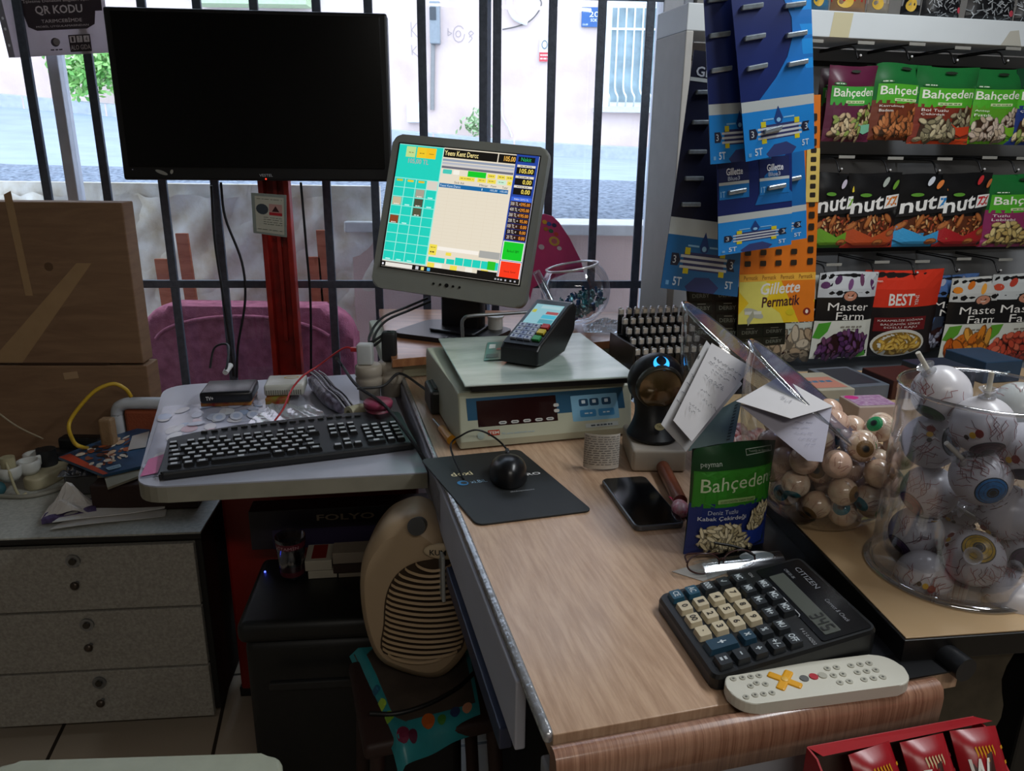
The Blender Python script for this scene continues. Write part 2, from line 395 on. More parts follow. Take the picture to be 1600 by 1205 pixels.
MB().box((c.x+.02, FY-.035, c.z), (ww-.05, .01, hh-.1), mat('#9fb4bb', .2, noise=.25, ns=4)).obj('pane', wno, world=True)
wg = MB()
for i in range(9):
    x = c.x-ww/2+ww*i/8
    wg.tube([(x, FY-.1, c.z+hh/2), (x, FY-.12, c.z), (x, FY-.14, c.z-hh*.32), (x+.02, FY-.3, c.z-hh*.42), (x+.04, FY-.12, c.z-hh*.5)], .011, mat('#eef0ee', .5), 6, 4)
for z in (.5, .25, -.5): wg.box((c.x, FY-.11, c.z+hh*z), (ww, .02, .025), mat('#eef0ee', .5))
wg.obj('window_grille', bl, world=True)
MB().box((c.x, FY-.05, c.z-hh/2-.05), (ww+.3, .2, .06), mat('#d8d4d0', .8)).obj('window_sill', bl, world=True)
# left part of the facade: greenish ledge at the top
c, ww, hh = fb(300, -20, 480, 8, FY-.3); MB().box((c.x, FY-.2, c.z+.1), (ww, .3, hh+.2), mat('#bcd0a8', .8)).obj('awning_ledge', bl, world=True)
# facade furniture
mbx = thing('meter_box', 'grey electricity meter cabinet high on the pink facade', 'meter box', oy(680, 68, FY))
c, ww, hh = fb(672, 4, 689, 70); MB().box((c.x, FY-.06, c.z), (ww, .12, hh), mat('#8f9499', .5), .01).obj('cabinet', mbx, world=True)
MB().box((c.x-.02, FY-.125, c.z+.1), (ww*.6, .01, hh*.3), mat('#3c4146', .3)).obj('meter_window', mbx, world=True)
p = oy(677, 70, FY); q = oy(676, 172, FY); tag(MB().cyl((p.x, FY-.04, p.z), (q.x, FY-.04, q.z), .028, mat('#8d8a88', .6)).obj('drain_pipe', recenter=True), 'grey conduit pipe running down the facade below the meter cabinet', 'pipe')
c, ww, hh = fb(637, 160, 660, 192); tag(MB().box((c.x, FY-.06, c.z), (ww, .12, hh), mat('#e9ecee', .5), .01).obj('junction_box', recenter=True), 'white utility box low on the facade beside the pavement', 'box')
sg = MB(); c, ww, hh = fb(909, 12, 941, 43); sg.box((c.x, FY-.03, c.z), (ww, .03, hh), mat('#2f5f9e', .4))
sv = Cv(sg, lambda u, v, h: V((c.x+(u-.5)*ww, FY-.046-h*5, c.z+(v-.5)*hh)), base=1e-3)
sv.text('201', .35, .5, .95, .78, ink('#f2f6ff')); sv.text('SOKAK', .42, .26, .95, .42, ink('#f2f6ff')); sv.text('10-09', .06, .06, .3, .16, ink('#f2f6ff'))
tag(sg.obj('street_sign', recenter=True), 'blue street name sign reading 201 SOKAK on the facade', 'sign')
sg = MB(); c2, ww, hh = fb(843, 60, 858, 97); c = c2; sg.box((c.x, FY-.03, c.z), (ww, .02, hh), mat('#f3f3f3', .4))
sv = Cv(sg, lambda u, v, h: V((c.x+(u-.5)*ww, FY-.041-h*5, c.z+(v-.5)*hh)), base=1e-3)
sv.rect(0, 0, 1, .4, ink('#c8444a')); sv.ell(.5, .72, .3, .2, ink('#7c8086')); sv.ell(.5, .72, .2, .13, ink('#f3f3f3')); sv.scrib(.1, .25, .9, .3, ink('#ffffff'), 3); sv.scrib(.1, .1, .9, .15, ink('#ffffff'), 3)
tag(sg.obj('notice_sign', recenter=True), 'small white and red notice plate on the facade', 'sign')
t = [oy(*p, FY-.05) for p in ((796, -5), (797, 12), (806, 28), (824, 36))]
tag(MB().tube(t, .035, mat('#f4f4f4', .4)).obj('drain_pipe', recenter=True), 'bent white plastic pipe coming out of the facade top', 'pipe')
t = [oy(*p, FY-.03) for p in ((785, 46), (805, 42), (826, 34), (840, 20), (846, 5), (840, -6))]
tag(MB().tube(t, .008, mat('#6a6460', .6), 6).obj('cable', recenter=True), 'thin dark cable sagging across the pink facade', 'cable')
t = [oy(*p, FY-.03) for p in ((783, 150), (785, 180), (795, 200), (800, 214))]
tag(MB().tube(t, .012, mat('#e9e9e9', .6), 6).obj('cable', recenter=True), 'white cable hanging down the facade to the pavement', 'cable')
gf = MB(); gv = Cv(gf, lambda u, v, h: oy(u, v, FY-.004-h), base=1e-3); G = ink('#a99a98')
for pts in (((642, 34), (643, 58)), ((651, 36), (643, 47), (654, 60)), ((643, 70), (644, 86)), ((651, 72), (644, 80), (655, 90)), ((700, 44), (700, 56), (706, 52), (700, 49)), ((733, 58), (740, 52), (736, 48), (732, 52), (738, 60), (732, 67)),
            tuple((717+9*cos(a/10*2*pi*.9), 53+13*sin(a/10*2*pi*.9)) for a in range(11)), tuple((716+4*cos(a/8*2*pi), 53+5*sin(a/8*2*pi)) for a in range(9))):
    gv.line(list(pts), 1.1, G)
gf.obj('graffiti', bl, world=True)
# bush by the far wall
def leafball(name, label, pts, cols, n, rad, seed, s=.05):
    rn = random.Random(seed); mb = MB()
    for i in range(n):
        c = V(rn.choice(pts))+V((rn.gauss(0, 1), rn.gauss(0, .6), rn.gauss(0, 1)))*rad
        a = V((rn.gauss(0, 1), rn.gauss(0, 1), rn.gauss(0, 1))).normalized()*s; b = a.orthogonal().normalized()*s*.5
        mb.add([c-a, c+b, c+a, c-b], [[0, 1, 2, 3]], mat(cols[i % len(cols)], .7))
    return tag(mb.obj(name, recenter=True), label, 'bush')
leafball('bush', 'bright green bush growing at the far pavement on the left', [oy(120, 110, 9.8), oy(150, 108, 9.8), oy(165, 105, 9.8), oy(135, 112, 9.8)], ('#8fc46a', '#6fae55', '#b7dc8e'), 900, .13, 3)
leafball('weed', 'small green weed growing at the foot of the facade', [oy(738, 195, 10.2), oy(745, 192, 10.2)], ('#8fae7a', '#a9c292'), 120, .06, 4, .04)
# rough old garden wall just outside, pink rendered wall to its right
def rough():
    m = mat('#f2eee8', .95, noise=.3, ns=9, bump=.5, bs=22, col2='#c2b196'); return m
rn = random.Random(5)
P0 = oy(185, 316, 3.05); P1 = oy(548, 330, 3.05)
def rwf(u, v):
    x = -2.6+(P1.x+.12+2.6)*u; return V((x, 2.985+.012*sin(23*u+9*v)+.008*sin(61*u-33*v)+.006*rn.random()*(0 < v < 1), .2+(P0.z-.18)*v+(.02*rn.random() if v == 1 else 0)))
rw = MB(); rw.grid(rwf, 80, 40, rough(), smooth=True)
rw.box(((P1.x+.12-2.6)/2, 3.02, (P0.z+.2)/2+.1), (P1.x+2.72, .05, P0.z-.25), rough()); 
struct(rw.obj('garden_wall_rough'))
pk = mat('#dcbfb6', .85, noise=.06, ns=5, bump=.15)
A = oy(546, 346, 2.95); B = oy(1060, 362, 2.95)
pw = MB(); pw.box(((A.x+B.x)/2+.1, 3.08, A.z/2), (B.x-A.x+.2, .2, A.z-.04), pk); pw.box(((A.x+B.x)/2+.1, 3.07, A.z-.02), (B.x-A.x+.24, .26, .04), mat('#d9d6d4', .8), .005)
struct(pw.obj('garden_wall_pink'))
pg = oy(540, 530, 2.75); struct(MB().box((-.9, 2.79, .35), (3.4, .34, .3), mat('#dfe3ea', .8)).obj('outdoor_step'))
# ================================================================ left side: television, post, tray, drawers, boxes
BLK = mat('#0b0c0e', .45, noise=.1, ns=40); BLKG = mat('#08090a', .2, noise=0, spec=.6); BLKM = mat('#17181a', .6, noise=.1, ns=60)
WHT = mat('#d9dad6', .4, noise=.04); CREAM = mat('#cfc9b4', .4, noise=.05); STEEL = mat('#9a9da0', .3, .9, noise=.1, ns=50)
# television
tv = thing('television', 'large black flat television mounted on the red post in front of the window', 'television', (-.71, 2.209, 1.592), (-1.2, -.1, 5))
m = MB(); m.box((0, .032, 0), (.73, .055, .435), BLK, .006); m.box((0, .062, -.03), (.4, .02, .25), BLK, .008)
cv = Cv(m, lambda u, v, h: V((u, .004-h, v)), base=3e-4)
cv.ell(-.262, -.197, .017, .005, ink('#8d8c84'), -20); cv.ell(-.235, -.195, .004, .006, ink('#9d9c90'), -20); cv.ell(-.338, -.19, .0016, .0016, ink('#aab'))
m.obj('bezel', tv)
MB().box((0, .0035, .012), (.692, .006, .39), mat('#030405', .22, noise=0, spec=.35), .001).obj('screen', tv)
m = MB(); cv = Cv(m, lambda u, v, h: V((u, .0045-h, v)), base=3e-4); cv.text('VESTEL', .0, -.206, .036, -.199, ink('#c9ccd0')); m.obj('lettering', tv)
MB().ell((.017, .004, -.2125), .0022, glow('#ff3520', 2.5), 10, 6).obj('power_light', tv)
# red post
RED = mat('#b3281c', .45, noise=.12, ns=18, col2='#7d1710', bump=.05)
pc = oy(443, 500, 2.29); zt = oy(420, 283, 2.29).z
post_ = thing('steel_post', 'red painted steel post carrying the television', 'post', (pc.x, 2.3, 0), (0, 0, 4))
m = MB(); m.mx = Mx.Translation((0, 0, .86)); m.box((0, .022, -.04), (.07, .004, 1.64), RED); 
for s in (-1, 1): m.box((s*.036, .004, -.04), (.016, .04, 1.64), RED, .003)
m.box((0, .0, .70), (.18, .03, .1), BLK, .004); m.box((0, .012, .48), (.012, .016, .9), RED, .002)
m.obj('channel', post_)
for z in (1.19, 1.28): MB().box((0, .018, z), (.014, .002, .022), mat('#c8a79c', .6)).obj('sticker', post_)
# card on the post
c4 = [oy(x, y, 2.235) for x, y in ((396, 364), (448, 371), (447, 305), (392, 301))]
m = MB(); f = qmap(*c4); m.grid(lambda u, v: f(u, v), 1, 1, mat('#8e978f', .4), th=.002); cv = Cv(m, f)
cv.rect(.1, .05, .93, .93, ink('#b9b8a8')); cv.ell(.3, .62, .18, .13, ink('#39424a')); cv.rect(.5, .49, .88, .76, ink('#b98d86')); cv.rect(.5, .49, .88, .56, ink('#b0202c'))
cv.poly([(.58, .58), (.8, .58), (.69, .72)], ink('#37151a'))
for i, y in enumerate((.86, .42, .37, .31, .26, .12)): cv.scrib(.15 if i in (0, 5) else .33, y, .88, y+.015, ink('#54584f'), 4, asp=1.3)
tag(m.obj('price_card', recenter=True), 'small grey laminated card tied on the red post below the television', 'card')
# white sign top left
c4 = [oy(x, y, 2.36) for x, y in ((21, 90), (172, 82), (158, -46), (-10, -40))]
m = MB(); f = qmap(*c4); m.grid(f, 1, 1, translucent('#d8cfd2', .5), th=.003); cv = Cv(m, f, base=8e-4)
cv.rect(-.045, .0, .02, 1, ink('#8d8d98'))
for y in (.15, .35, .48, .75, .9): cv.ell(-.012, y, .012, .02, ink('#eef4ff'))
K = ink('#3a3038'); cv.rect(.13, .52, .97, .68, K); cv.poly([(.2, .55), (.25, .52), (.9, .52), (.92, .62), (.85, .70), (.25, .70), (.2, .66)], K)
cv.poly([(.2, .6), (.9, .6), (.9, .5), (.88, .36), (.8, .31), (.3, .31), (.22, .36), (.2, .5)], K)
Wt = ink('#d8d0d4')
cv.text('İşletme Denetim Bilgileri İçin', .22, .64, .85, .69, Wt); cv.text('QR KODU', .32, .49, .78, .61, Wt, bold=.02); cv.text('TARIMCEBİMDE', .36, .40, .76, .455, Wt); cv.text('MOBİL UYGULAMASINDAN', .3, .345, .82, .375, Wt)
cv.ell(.46, .16, .045, .055, ink('#4a4450')); cv.ell(.475, .165, .035, .045, ink('#8d8688')); cv.scrib(.4, .06, .52, .075, K, 3)
cv.rect(.60, .03, .82, .24, K)
for i, ch in enumerate('174'): cv.rect(.612+i*.07, .145, .668+i*.07, .225, Wt); cv.text(ch, .63+i*.07, .155, .65+i*.07, .215, K)
cv.text('ALO GIDA', .61, .055, .81, .115, Wt)
tag(m.obj('notice_board', recenter=True), 'pale notice sheet with a dark banner hanging in the top left of the window', 'sign')
# big cardboard box
KR = wood('#87684c', '#785a41', (2, 2, 14), .75, coat=0)
cb = thing('cardboard_box', 'large brown cardboard box with taped flaps behind the white drawers', 'box', (-1.32, 2.08, .56), (0, 0, 3))
CF_ = Fr((-1.32, 2.08, .56), 3)
tr = CF_.P(189, 317); br = CF_.P(214, 690); sm = CF_.P(208, 572).z
x1 = (tr.x+.0); x0 = -.36
m = MB(); m.box(((x0+x1+.01)/2, .04, sm/2), (x1-x0+.01, .08, sm), KR, .003)
cv = Cv(m, lambda u, v, h: V((u, -h, v)), base=5e-4)
for i in range(9): cv.rect(-.34+i*.0075, .1, -.34+i*.0075+(.002+.003*(i % 3)*.5), .22, ink('#33261c'))
cv.poly([(.05, sm-.04), (.09, sm-.035), (.088, sm-.015), (.048, sm-.02)], ink('#a98a68'))
m.obj('lower_panel', cb)
m = MB(); m.box(((x0+x1)/2, .04, (sm+tr.z)/2+.003), (x1-x0, .07, tr.z-sm-.006), KR, .003)
cv = Cv(m, lambda u, v, h: V((u, .005-h, v)), base=5e-4)
TP = mat('#a5855f', .25, noise=.05)
cv.poly([(-.15, sm+.01), (-.06, sm+.01), (.17, sm+.29), (.13, sm+.29)], TP); cv.poly([(-.36, sm+.18), (-.22, sm+.26), (-.2, sm+.22), (-.36, sm+.14)], TP); cv.poly([(-.02, sm+.2), (.0, sm+.2), (-.01, sm+.48), (-.03, sm+.47)], TP)
cv.ell(.055, sm+.28, .012, .012, ink('#5f452e')); cv.rect(-.06, sm+.002, .18, sm+.009, ink('#3a2416'))
m.obj('upper_flap', cb)
# white drawer cabinet
DF = Fr((-.755, 1.635, 0), 5.8)
zT = .555
dc = thing('drawer_cabinet', 'white speckled three-drawer cabinet with dark edges at the lower left', 'cabinet', (-.755, 1.635, 0), (0, 0, 5.8))
ys = [DF.P(278, 848).z, DF.P(290, 948).z, DF.P(304, 1040).z, DF.P(318, 1120).z]
SPK = mat('#a9a59c', .6, noise=.12, ns=160, col2='#8b877e'); DK = mat('#141311', .6)
cw = .62; dd = .40
m = MB(); m.box((-cw/2, dd/2+.012, (ys[0]+.05)/2+.02), (cw+.03, dd, ys[0]-.06), DK, .003); m.obj('carcass', dc)
m = MB(); m.box((-cw/2, dd/2-.0, ys[0]+.022), (cw+.05, dd+.03, .014), DK, .002); m.box((-cw/2, dd/2-.0, ys[0]+.031), (cw+.048, dd+.028, .005), mat('#b9bab2', .5, noise=.12, ns=120, col2='#9fa098'), .001); m.obj('top', dc)
DTOP = ys[0]+.034
kx = [DF.P(115, 872).x, DF.P(137, 972).x, DF.P(157, 1066).x]
for i in range(3):
    zz1, zz0 = ys[i]-.002, ys[i+1]+.004; d = MB().box((-cw/2, .006, (zz0+zz1)/2), (cw, .018, zz1-zz0), SPK, .002).obj('drawer', dc)
    k = MB(); zc = zz1-.2*(zz1-zz0)
    k.cyl((kx[i], -.003, zc), (kx[i], -.008, zc), .0165, STEEL); k.cyl((kx[i], -.008, zc), (kx[i], -.012, zc), .008, mat('#4a4640', .4, .6)); k.obj('lock', d)
    k = MB(); zc = zz1-.55*(zz1-zz0); k.cyl((kx[i], -.003, zc), (kx[i], -.014, zc), .005, STEEL); k.ell((kx[i], -.018, zc), (.0105, .007, .0105), mat('#5a5048', .35, .7), 16, 8); k.obj('knob', d)
# things on the cabinet
def cabp(px, py, z=0): return on(px, py, DTOP+z)
# power strip
a, b = cabp(60, 760), cabp(165, 705); ang = math.degrees(math.atan2((b-a).y, (b-a).x))
ps = thing('power_strip', 'cream power strip lying on the speckled cabinet top', 'power strip', a, (0, 0, ang))
MB().prism(rrect(.26, .055, .022, 5, .10, 0), 0, .032, mat('#b4ab8c', .5), .006, 3, smooth=True).obj('housing', ps)
pa = thing('socket_adaptor', 'white three-way round socket adaptor plugged in the power strip', 'adaptor', a+V((-.024, .012, .033)), (0, 0, ang))
m = MB()
for q in ((0, 0), (.045, .022), (-.045, .015)):
    m.lathe([(.0, .0), (.02, .0), (.027, .012), (.028, .035), (.025, .037), (.021, .036), (.02, .02), (0, .02)], mat('#c9cac4', .35), 24, Mx.Translation(V((q[0], q[1], 0))))
m.obj('body', pa)
m = MB(); m.cyl((-.045, .015, .024), (-.045, .015, .062), .017, mat('#b2aa88', .5)); m.tube([(-.05, .015, .06), (-.062, .0, .04), (-.066, -.02, -.03), (-.05, -.03, -.033)], .0035, mat('#b2aa88', .5)); m.obj('plug', pa)
b1 = cabp(62, 712, .05)
bp = thing('black_plug', 'black round transformer plug standing behind the white adaptor', 'plug', a+V((.0, .05, .002)), (0, 0, ang))
MB().cyl((.02, .015, .0), (.02, .015, .075), .024, BLKM).obj('body', bp)
e = oy(60, 690, bp.location.y); s_ = oy(-10, 640, 1.75)
tag(MB().tube([e+V((0, .02, 0)), (e+s_)/2+V((0, 0, .0)), s_], .0022, mat('#b8a98c', .4), 6).obj('antenna', recenter=True), 'thin pale rod leaning up out of the frame at the left edge', 'rod')
p = cabp(150, 690); p.y = 1.93
tag(MB().box((p.x, p.y+.05, DTOP+.028), (.13, .05, .056), BLKM, .01).obj('black_box', recenter=True), 'small glossy black device lying against the cardboard box', 'device')
p = cabp(190, 676); p.y = 1.98; tag(MB().box((p.x+.03, p.y+.02, DTOP+.045), (.12, .04, .09), BLK, .008).obj('black_case', recenter=True), 'flat black case propped behind the magazines', 'case')
# yellow cable: hangs in front of the cardboard box
t = [oy(x, y, Y) for x, y, Y in ((205, 620, 2.0), (196, 608, 1.99), (177, 600, 1.98), (150, 610, 1.96), (125, 635, 1.94), (108, 662, 1.92), (112, 684, 1.88), (125, 698, 1.84))]
t.append(cabp(160, 702, .02))
tag(MB().tube(t, .0052, mat('#c7a127', .45)).obj('yellow_cable', recenter=True), 'yellow cable looping in front of the cardboard box', 'cable')
t = [cabp(-10, 775, .006), cabp(40, 776, .006), cabp(80, 768, .006), cabp(120, 752, .006), cabp(140, 740, .006)]
tag(MB().tube(t, .006, mat('#8d8a7e', .5)).obj('grey_cable', recenter=True), 'grey flex curving along the cabinet top below the power strip', 'cable')
p = cabp(2, 776); tag(MB().ell((p.x-.008, p.y, DTOP+.022), (.022, .02, .02), mat('#2a5a63', .6, bump=.3, bs=60), 14, 8).obj('teal_ball', recenter=True), 'dark teal lump at the left edge of the cabinet top', 'ball')
# stack of magazines and papers under the tray corner
NB = DTOP
pf = cabp(190, 800)
tb = thing('dark_box', 'dark brown open box holding papers at the right of the cabinet top', 'box', (pf.x+.05, pf.y+.08, DTOP), (0, 0, 6))
m = MB(); m.box((0, .0, .037), (.25, .15, .07), mat('#2e1a14', .7), .004); m.obj('body', tb)
MB().box((-.0, -.02, .0745), (.25, .012, .008), mat('#8b7a62', .6), .002).obj('wooden_rim', tb)
for i, (lab, dx, c) in enumerate((('lowest loose white paper sheets in front of the dark brown box', .0, '#d8d6d2'), ('white paper sheet lying uppermost in front of the dark brown box', .012, '#ecebe8'))):
    q = [cabp(78+i*5, 830-i*6), cabp(258, 808-i*8), cabp(262, 792-i*6), cabp(110, 812-i*6)]
    mm = MB(); f = qmap(*[p+V((0, 0, .005+i*.007)) for p in q]); mm.grid(lambda u, v: f(u, v)+V((0, 0, .002*sin(5*u+i))), 8, 2, mat(c, .8), th=.002)
    tag(mm.obj('paper_sheets', recenter=True), lab, 'paper')
q = [cabp(66, 822), cabp(152, 806), cabp(150, 788), cabp(72, 812)]
m = MB(); f = qmap(*[p+V((0, 0, .016)) for p in q]); m.grid(lambda u, v: f(u, v)+V((0, 0, .006*sin(9*u)*sin(7*v))), 14, 5, mat('#3a3158', .35, noise=.4, ns=90, col2='#6a5a8e'), th=.012)
tag(m.obj('purple_wrapper', recenter=True), 'crumpled dark purple sweet wrapper lying below the white tissue', 'wrapper')
rn = random.Random(8)
c = cabp(104, 800, .012)
def crum(u, v, sx, sy, sz, rr, seed): 
    return V(((u-.5)*sx, (v-.5)*sy, sz*(1-abs(2*u-1)**1.5)*(.35+.65*v)*(.8+.35*sin(seed+7*u+9*v))))
m = MB(); m.mx = Mx.Translation(c+V((0, .01, .0))) @ Mx.Rotation(R(15), 4, 'Z'); m.grid(lambda u, v: crum(u, v, .105, .07, .055, rn, 2), 9, 7, mat('#e6e2dd', .8, noise=.03, bump=.3, bs=50), smooth=False, th=.001)
tag(m.obj('paper_tissue', recenter=True), 'crumpled white paper tissue on the cabinet top', 'tissue')
c = cabp(135, 770, .0)
m = MB(); m.mx = Mx.Translation(c+V((0, .01, 0))) @ Mx.Rotation(R(8), 4, 'Z'); m.box((0, 0, .03), (.085, .06, .055), mat('#4b4a4a', .6), .005)
m.grid(lambda u, v: V(((u-.5)*.1, (v-.5)*.085+.0, .062+.012*sin(11*u+3*v)*sin(9*v))), 12, 8, mat('#b9bcc6', .18, .9, noise=.3, ns=30), smooth=False, th=.001)
tag(m.obj('foil_pack', recenter=True), 'dark small box with crumpled silver foil on top', 'pack')
# magazines (two, stacked)
MZ = DTOP+.083
q = [on(x, y, MZ) for x, y in ((168, 762), (232, 738), (242, 672), (150, 700))]
m = MB(); f = qmap(*q); m.grid(f, 4, 4, mat('#8f8a78', .7), th=.006); tag(m.obj('magazine', recenter=True), 'old magazine with yellowed page edges, lower of the two stacked', 'magazine')
q = [on(x, y, MZ+.009) for x, y in ((161, 742), (222, 728), (236, 664), (91, 714))]
m = MB(); f0 = qmap(*q); f = lambda u, v, h=0: f0(u, v, h)+V((0, 0, .006*sin(3*u)*v)); m.grid(f, 10, 6, mat('#2f5578', .35, noise=.25, ns=25, col2='#22405e'), th=.007)
cv = Cv(m, f, base=6e-4)
cv.poly([(0, .0), (.13, .0), (.1, .95), (0, .98)], ink('#b5452e')); 
rn = random.Random(4)
for i in range(60):
    cv.ell(.12+rn.random()*.6, .25+rn.random()*.6, .02+.05*rn.random(), .02+.04*rn.random(), ink(rn.choice(['#5a3326', '#c9a98a', '#8a4f38', '#2c1c1a', '#d8cdb8', '#a9552f'])), rn.random()*180, 7)
cv.poly([(.7, .45), (1., .4), (1., .8), (.78, .8)], ink('#b2aaa2')); cv.rr(.2, .07, .5, .16, .02, ink('#8fb0c0')); cv.text('DERGİ', .24, .09, .46, .14, ink('#2f5578'))
tag(m.obj('magazine', recenter=True), 'magazine with a blue cover and red strip, topmost under the keyboard tray corner', 'magazine')
p = oy(170, 680, 1.93); tag(MB().box((p.x, p.y, DTOP+.085), (.035, .03, .17), mat('#8a6d4d', .7, bump=.3, bs=60), .006).obj('wooden_block', recenter=True), 'small light brown wooden block standing beside the chair arm', 'block')
# white chair arm with orange fabric
wc = thing('armchair', 'white plastic armchair with orange upholstery behind the tray corner', 'chair', (-.98, 1.93, 0), (0, 0, 0))
A = [oy(x, y, 2.06) for x, y in ((190, 690), (183, 645), (193, 632), (215, 630), (262, 630))]
m = MB(); m.tube([V((A[0].x, 2.06, .01))]+A, .017, mat('#c8ccd2', .4), 10); m.obj('arm', wc, world=True)
A = oy(232, 655, 2.06); m = MB(); m.box((A.x+.0, 2.06, A.z-.09), (.13, .02, .24), mat('#94492a', .8, bump=.2), .015); m.obj('side_panel', wc, world=True)

# red steel cabinet under the tray
RC = thing('red_cabinet', 'dark red steel cabinet standing below the keyboard tray', 'cabinet', (-.52, 1.9, 0), (0, 0, 4))
m = MB(); m.box((.022, -.06, .445), (.495, .10, .83), mat('#8c1710', .45, noise=.1, ns=6, bump=.05), .008); m.obj('body', RC)
MB().box((.012, -.06, .015), (.49, .08, .03), DK, .002).obj('plinth', RC)
# keyboard tray
TY = .91
def trp(px, py): return on(px, py, TY)
bl_, fl_, fr_, br_ = trp(256, 603), trp(211, 762), trp(668, 738), trp(600, 582)
def roundpoly(P, rads, n=6):
    out = []; L = len(P)
    for i in range(L):
        p = V((P[i][0], P[i][1])); a = V((P[i-1][0], P[i-1][1])); b = V((P[(i+1) % L][0], P[(i+1) % L][1])); r = rads[i]
        if r == 0: out.append((p.x, p.y)); continue
        pa_ = p+(a-p).normalized()*r; pb = p+(b-p).normalized()*r
        for k in range(n+1):
            t = k/n; q = pa_*(1-t)**2+p*2*t*(1-t)+pb*t*t; out.append((q.x, q.y))
    return out
ty = thing('keyboard_tray', 'grey laminate tabletop with rounded corners holding the keyboard', 'table', (-.45, 1.5, TY-.032))
m = MB(); ol = roundpoly([fl_, fr_, br_, bl_], [.05, .0, .0, .07])
m.prism(ol, TY-.032, TY-.003, mat('#8b8778', .6, noise=.08), .001); m.prism(ol, TY-.003, TY, mat('#a8abb8', .28, noise=.05, ns=8), .0005); m.obj('tabletop', ty, world=True)
MB().box((-.45, 1.75, TY-.032-.0), (.5, .04, .02), DK).obj('bracket', ty, world=True) if False else None
# plastic mat with printed pictures on the tray
q = [trp(x, y) for x, y in ((219, 748), (470, 718), (450, 622), (255, 636))]
m = MB(); f0 = qmap(*[p+V((0, 0, .0012)) for p in q]); m.grid(f0, 2, 2, mat('#b2b0bd', .2, noise=.2, ns=9, col2='#8f97ad'), th=.0008); cv = Cv(m, f0, base=3e-4)
rn = random.Random(6)
for i in range(70):
    cv.ell(rn.random()*.94+.03, rn.random()*.9+.05, .03+.04*rn.random(), .02+.04*rn.random(), mat(rn.choice(['#b9bfd4', '#a9b9d8', '#c8b2be', '#c9c7cd', '#c19aa6', '#d3d4da']), .25, noise=.1), rn.random()*90, 10)
for i in range(3): cv.ell(.45+i*.13, .72, .05, .07, ink('#c4c8d6'), n=18); cv.ell(.45+i*.13, .72, .028, .04, ink('#a9b4cc'), n=14)
cv.poly([(0, 0), (.1, .02), (.12, .25), (.02, .2)], ink('#c65f92'))
tag(m.obj('printed_mat', recenter=True), 'pale blue and pink printed plastic sheet under the keyboard', 'mat')
# clear bag with small parts behind the keyboard
q = [trp(x, y) for x, y in ((385, 668), (515, 668), (500, 640), (425, 636))]
m = MB(); f0 = qmap(*[p+V((0, 0, .004)) for p in q]); m.grid(lambda u, v: f0(u, v)+V((0, 0, .006*abs(sin(8*u+5*v)))), 14, 8, clear('#e6ecee', .15, .5, .12, .18), smooth=True)
tag(m.obj('plastic_bag', recenter=True), 'clear plastic bag lying flat behind the keyboard', 'bag')
# keyboard
a, b = on(245, 752, TY), on(600, 708, TY); kw = .46; ang = math.degrees(math.atan2((b-a).y, (b-a).x))
kb = thing('keyboard', 'black computer keyboard with grey legends on the laminate tray', 'keyboard', a+(b-a).normalized()*.004, (0, 0, ang))
kd = .168
def kz(y): return .014+.085*y
KB1 = mat('#1b1c1f', .4, noise=.05)
ol = [(.0, .0), (kw, .0), (kw, kd*.9), (kw-.03, kd), (kw*.72, kd*1.03), (kw*.3, kd*1.03), (.06, kd*.93), (.01, kd*.86)]
m = MB(); bm = bmesh.new(); n = len(ol)
lo = [bm.verts.new((x, y, .001)) for x, y in ol]; hi = [bm.verts.new((x, y, kz(y))) for x, y in ol]
bm.faces.new(lo[::-1]); bm.faces.new(hi)
for i in range(n): bm.faces.new((lo[i], lo[(i+1) % n], hi[(i+1) % n], hi[i]))
bmesh.ops.bevel(bm, geom=[e for e in bm.edges if all(v in hi for v in e.verts)], offset=.003, segments=2, affect='EDGES')
m.bm(bm, KB1); m.box((kw/2, -.001, .009), (kw-.01, .012, .015), BLKM, .004); m.obj('case', kb)
tilt = Mx.Rotation(math.atan(.085), 4, 'X')
KC = mat('#101113', .45, noise=0); LG = ink('#b8bcc0')
def keyrow(spec, x, y, h=.0155):
    for wd in spec:
        if wd > 0:
            k = MB(); k.mx = Mx.Translation(V((x+wd*.019/2, y+h/2, kz(y+h/2)))) @ tilt
            W_, H_ = wd*.019-.003, h-.002
            k.add([(-W_/2, -H_/2, 0), (W_/2, -H_/2, 0), (W_/2, H_/2, 0), (-W_/2, H_/2, 0), (-W_/2+.0018, -H_/2+.001, .0065), (W_/2-.0018, -H_/2+.001, .0065), (W_/2-.0018, H_/2-.0025, .0065), (-W_/2+.0018, H_/2-.0025, .0065)],
                  [[4, 5, 6, 7], [0, 1, 5, 4], [1, 2, 6, 5], [2, 3, 7, 6], [3, 0, 4, 7]], KC)
            g_ = min(.0056, W_/2-.002); k.add([(-g_, -.0035, .0068), (g_, -.0035, .0068), (g_, .0035, .0068), (-g_, .0035, .0068)], [[0, 1, 2, 3]], LG)
            keys.append(k.obj('key', kb))
        x += abs(wd)*.019
keys = []
sy = .0178
x0 = .012
keyrow([1.4, 1.1, 1.3, 5.6, 1.3, 1.1, 1.1, 1.4], x0, .012)
keyrow([1.25, 1]+[1]*10+[2.0], x0, .012+sy)
keyrow([1.7]+[1]*12, x0, .012+2*sy); keyrow([1.4]+[1]*12, x0, .012+3*sy)
keyrow([1]*13+[1.5], x0, .012+4*sy); keyrow([1, -.6, 1, 1, 1, 1, -.3, 1, 1, 1, 1, -.3, 1, 1, 1, 1], x0, .012+5.15*sy, .012)
xn = .302
for j in (2.9, 4): keyrow([1, 1, 1], xn, .012+j*sy)
keyrow([1, 1, 1], xn, .012); keyrow([-1, 1], xn, .012+sy); keyrow([1, 1, 1], xn, .012+5.15*sy, .012)
xp = .366
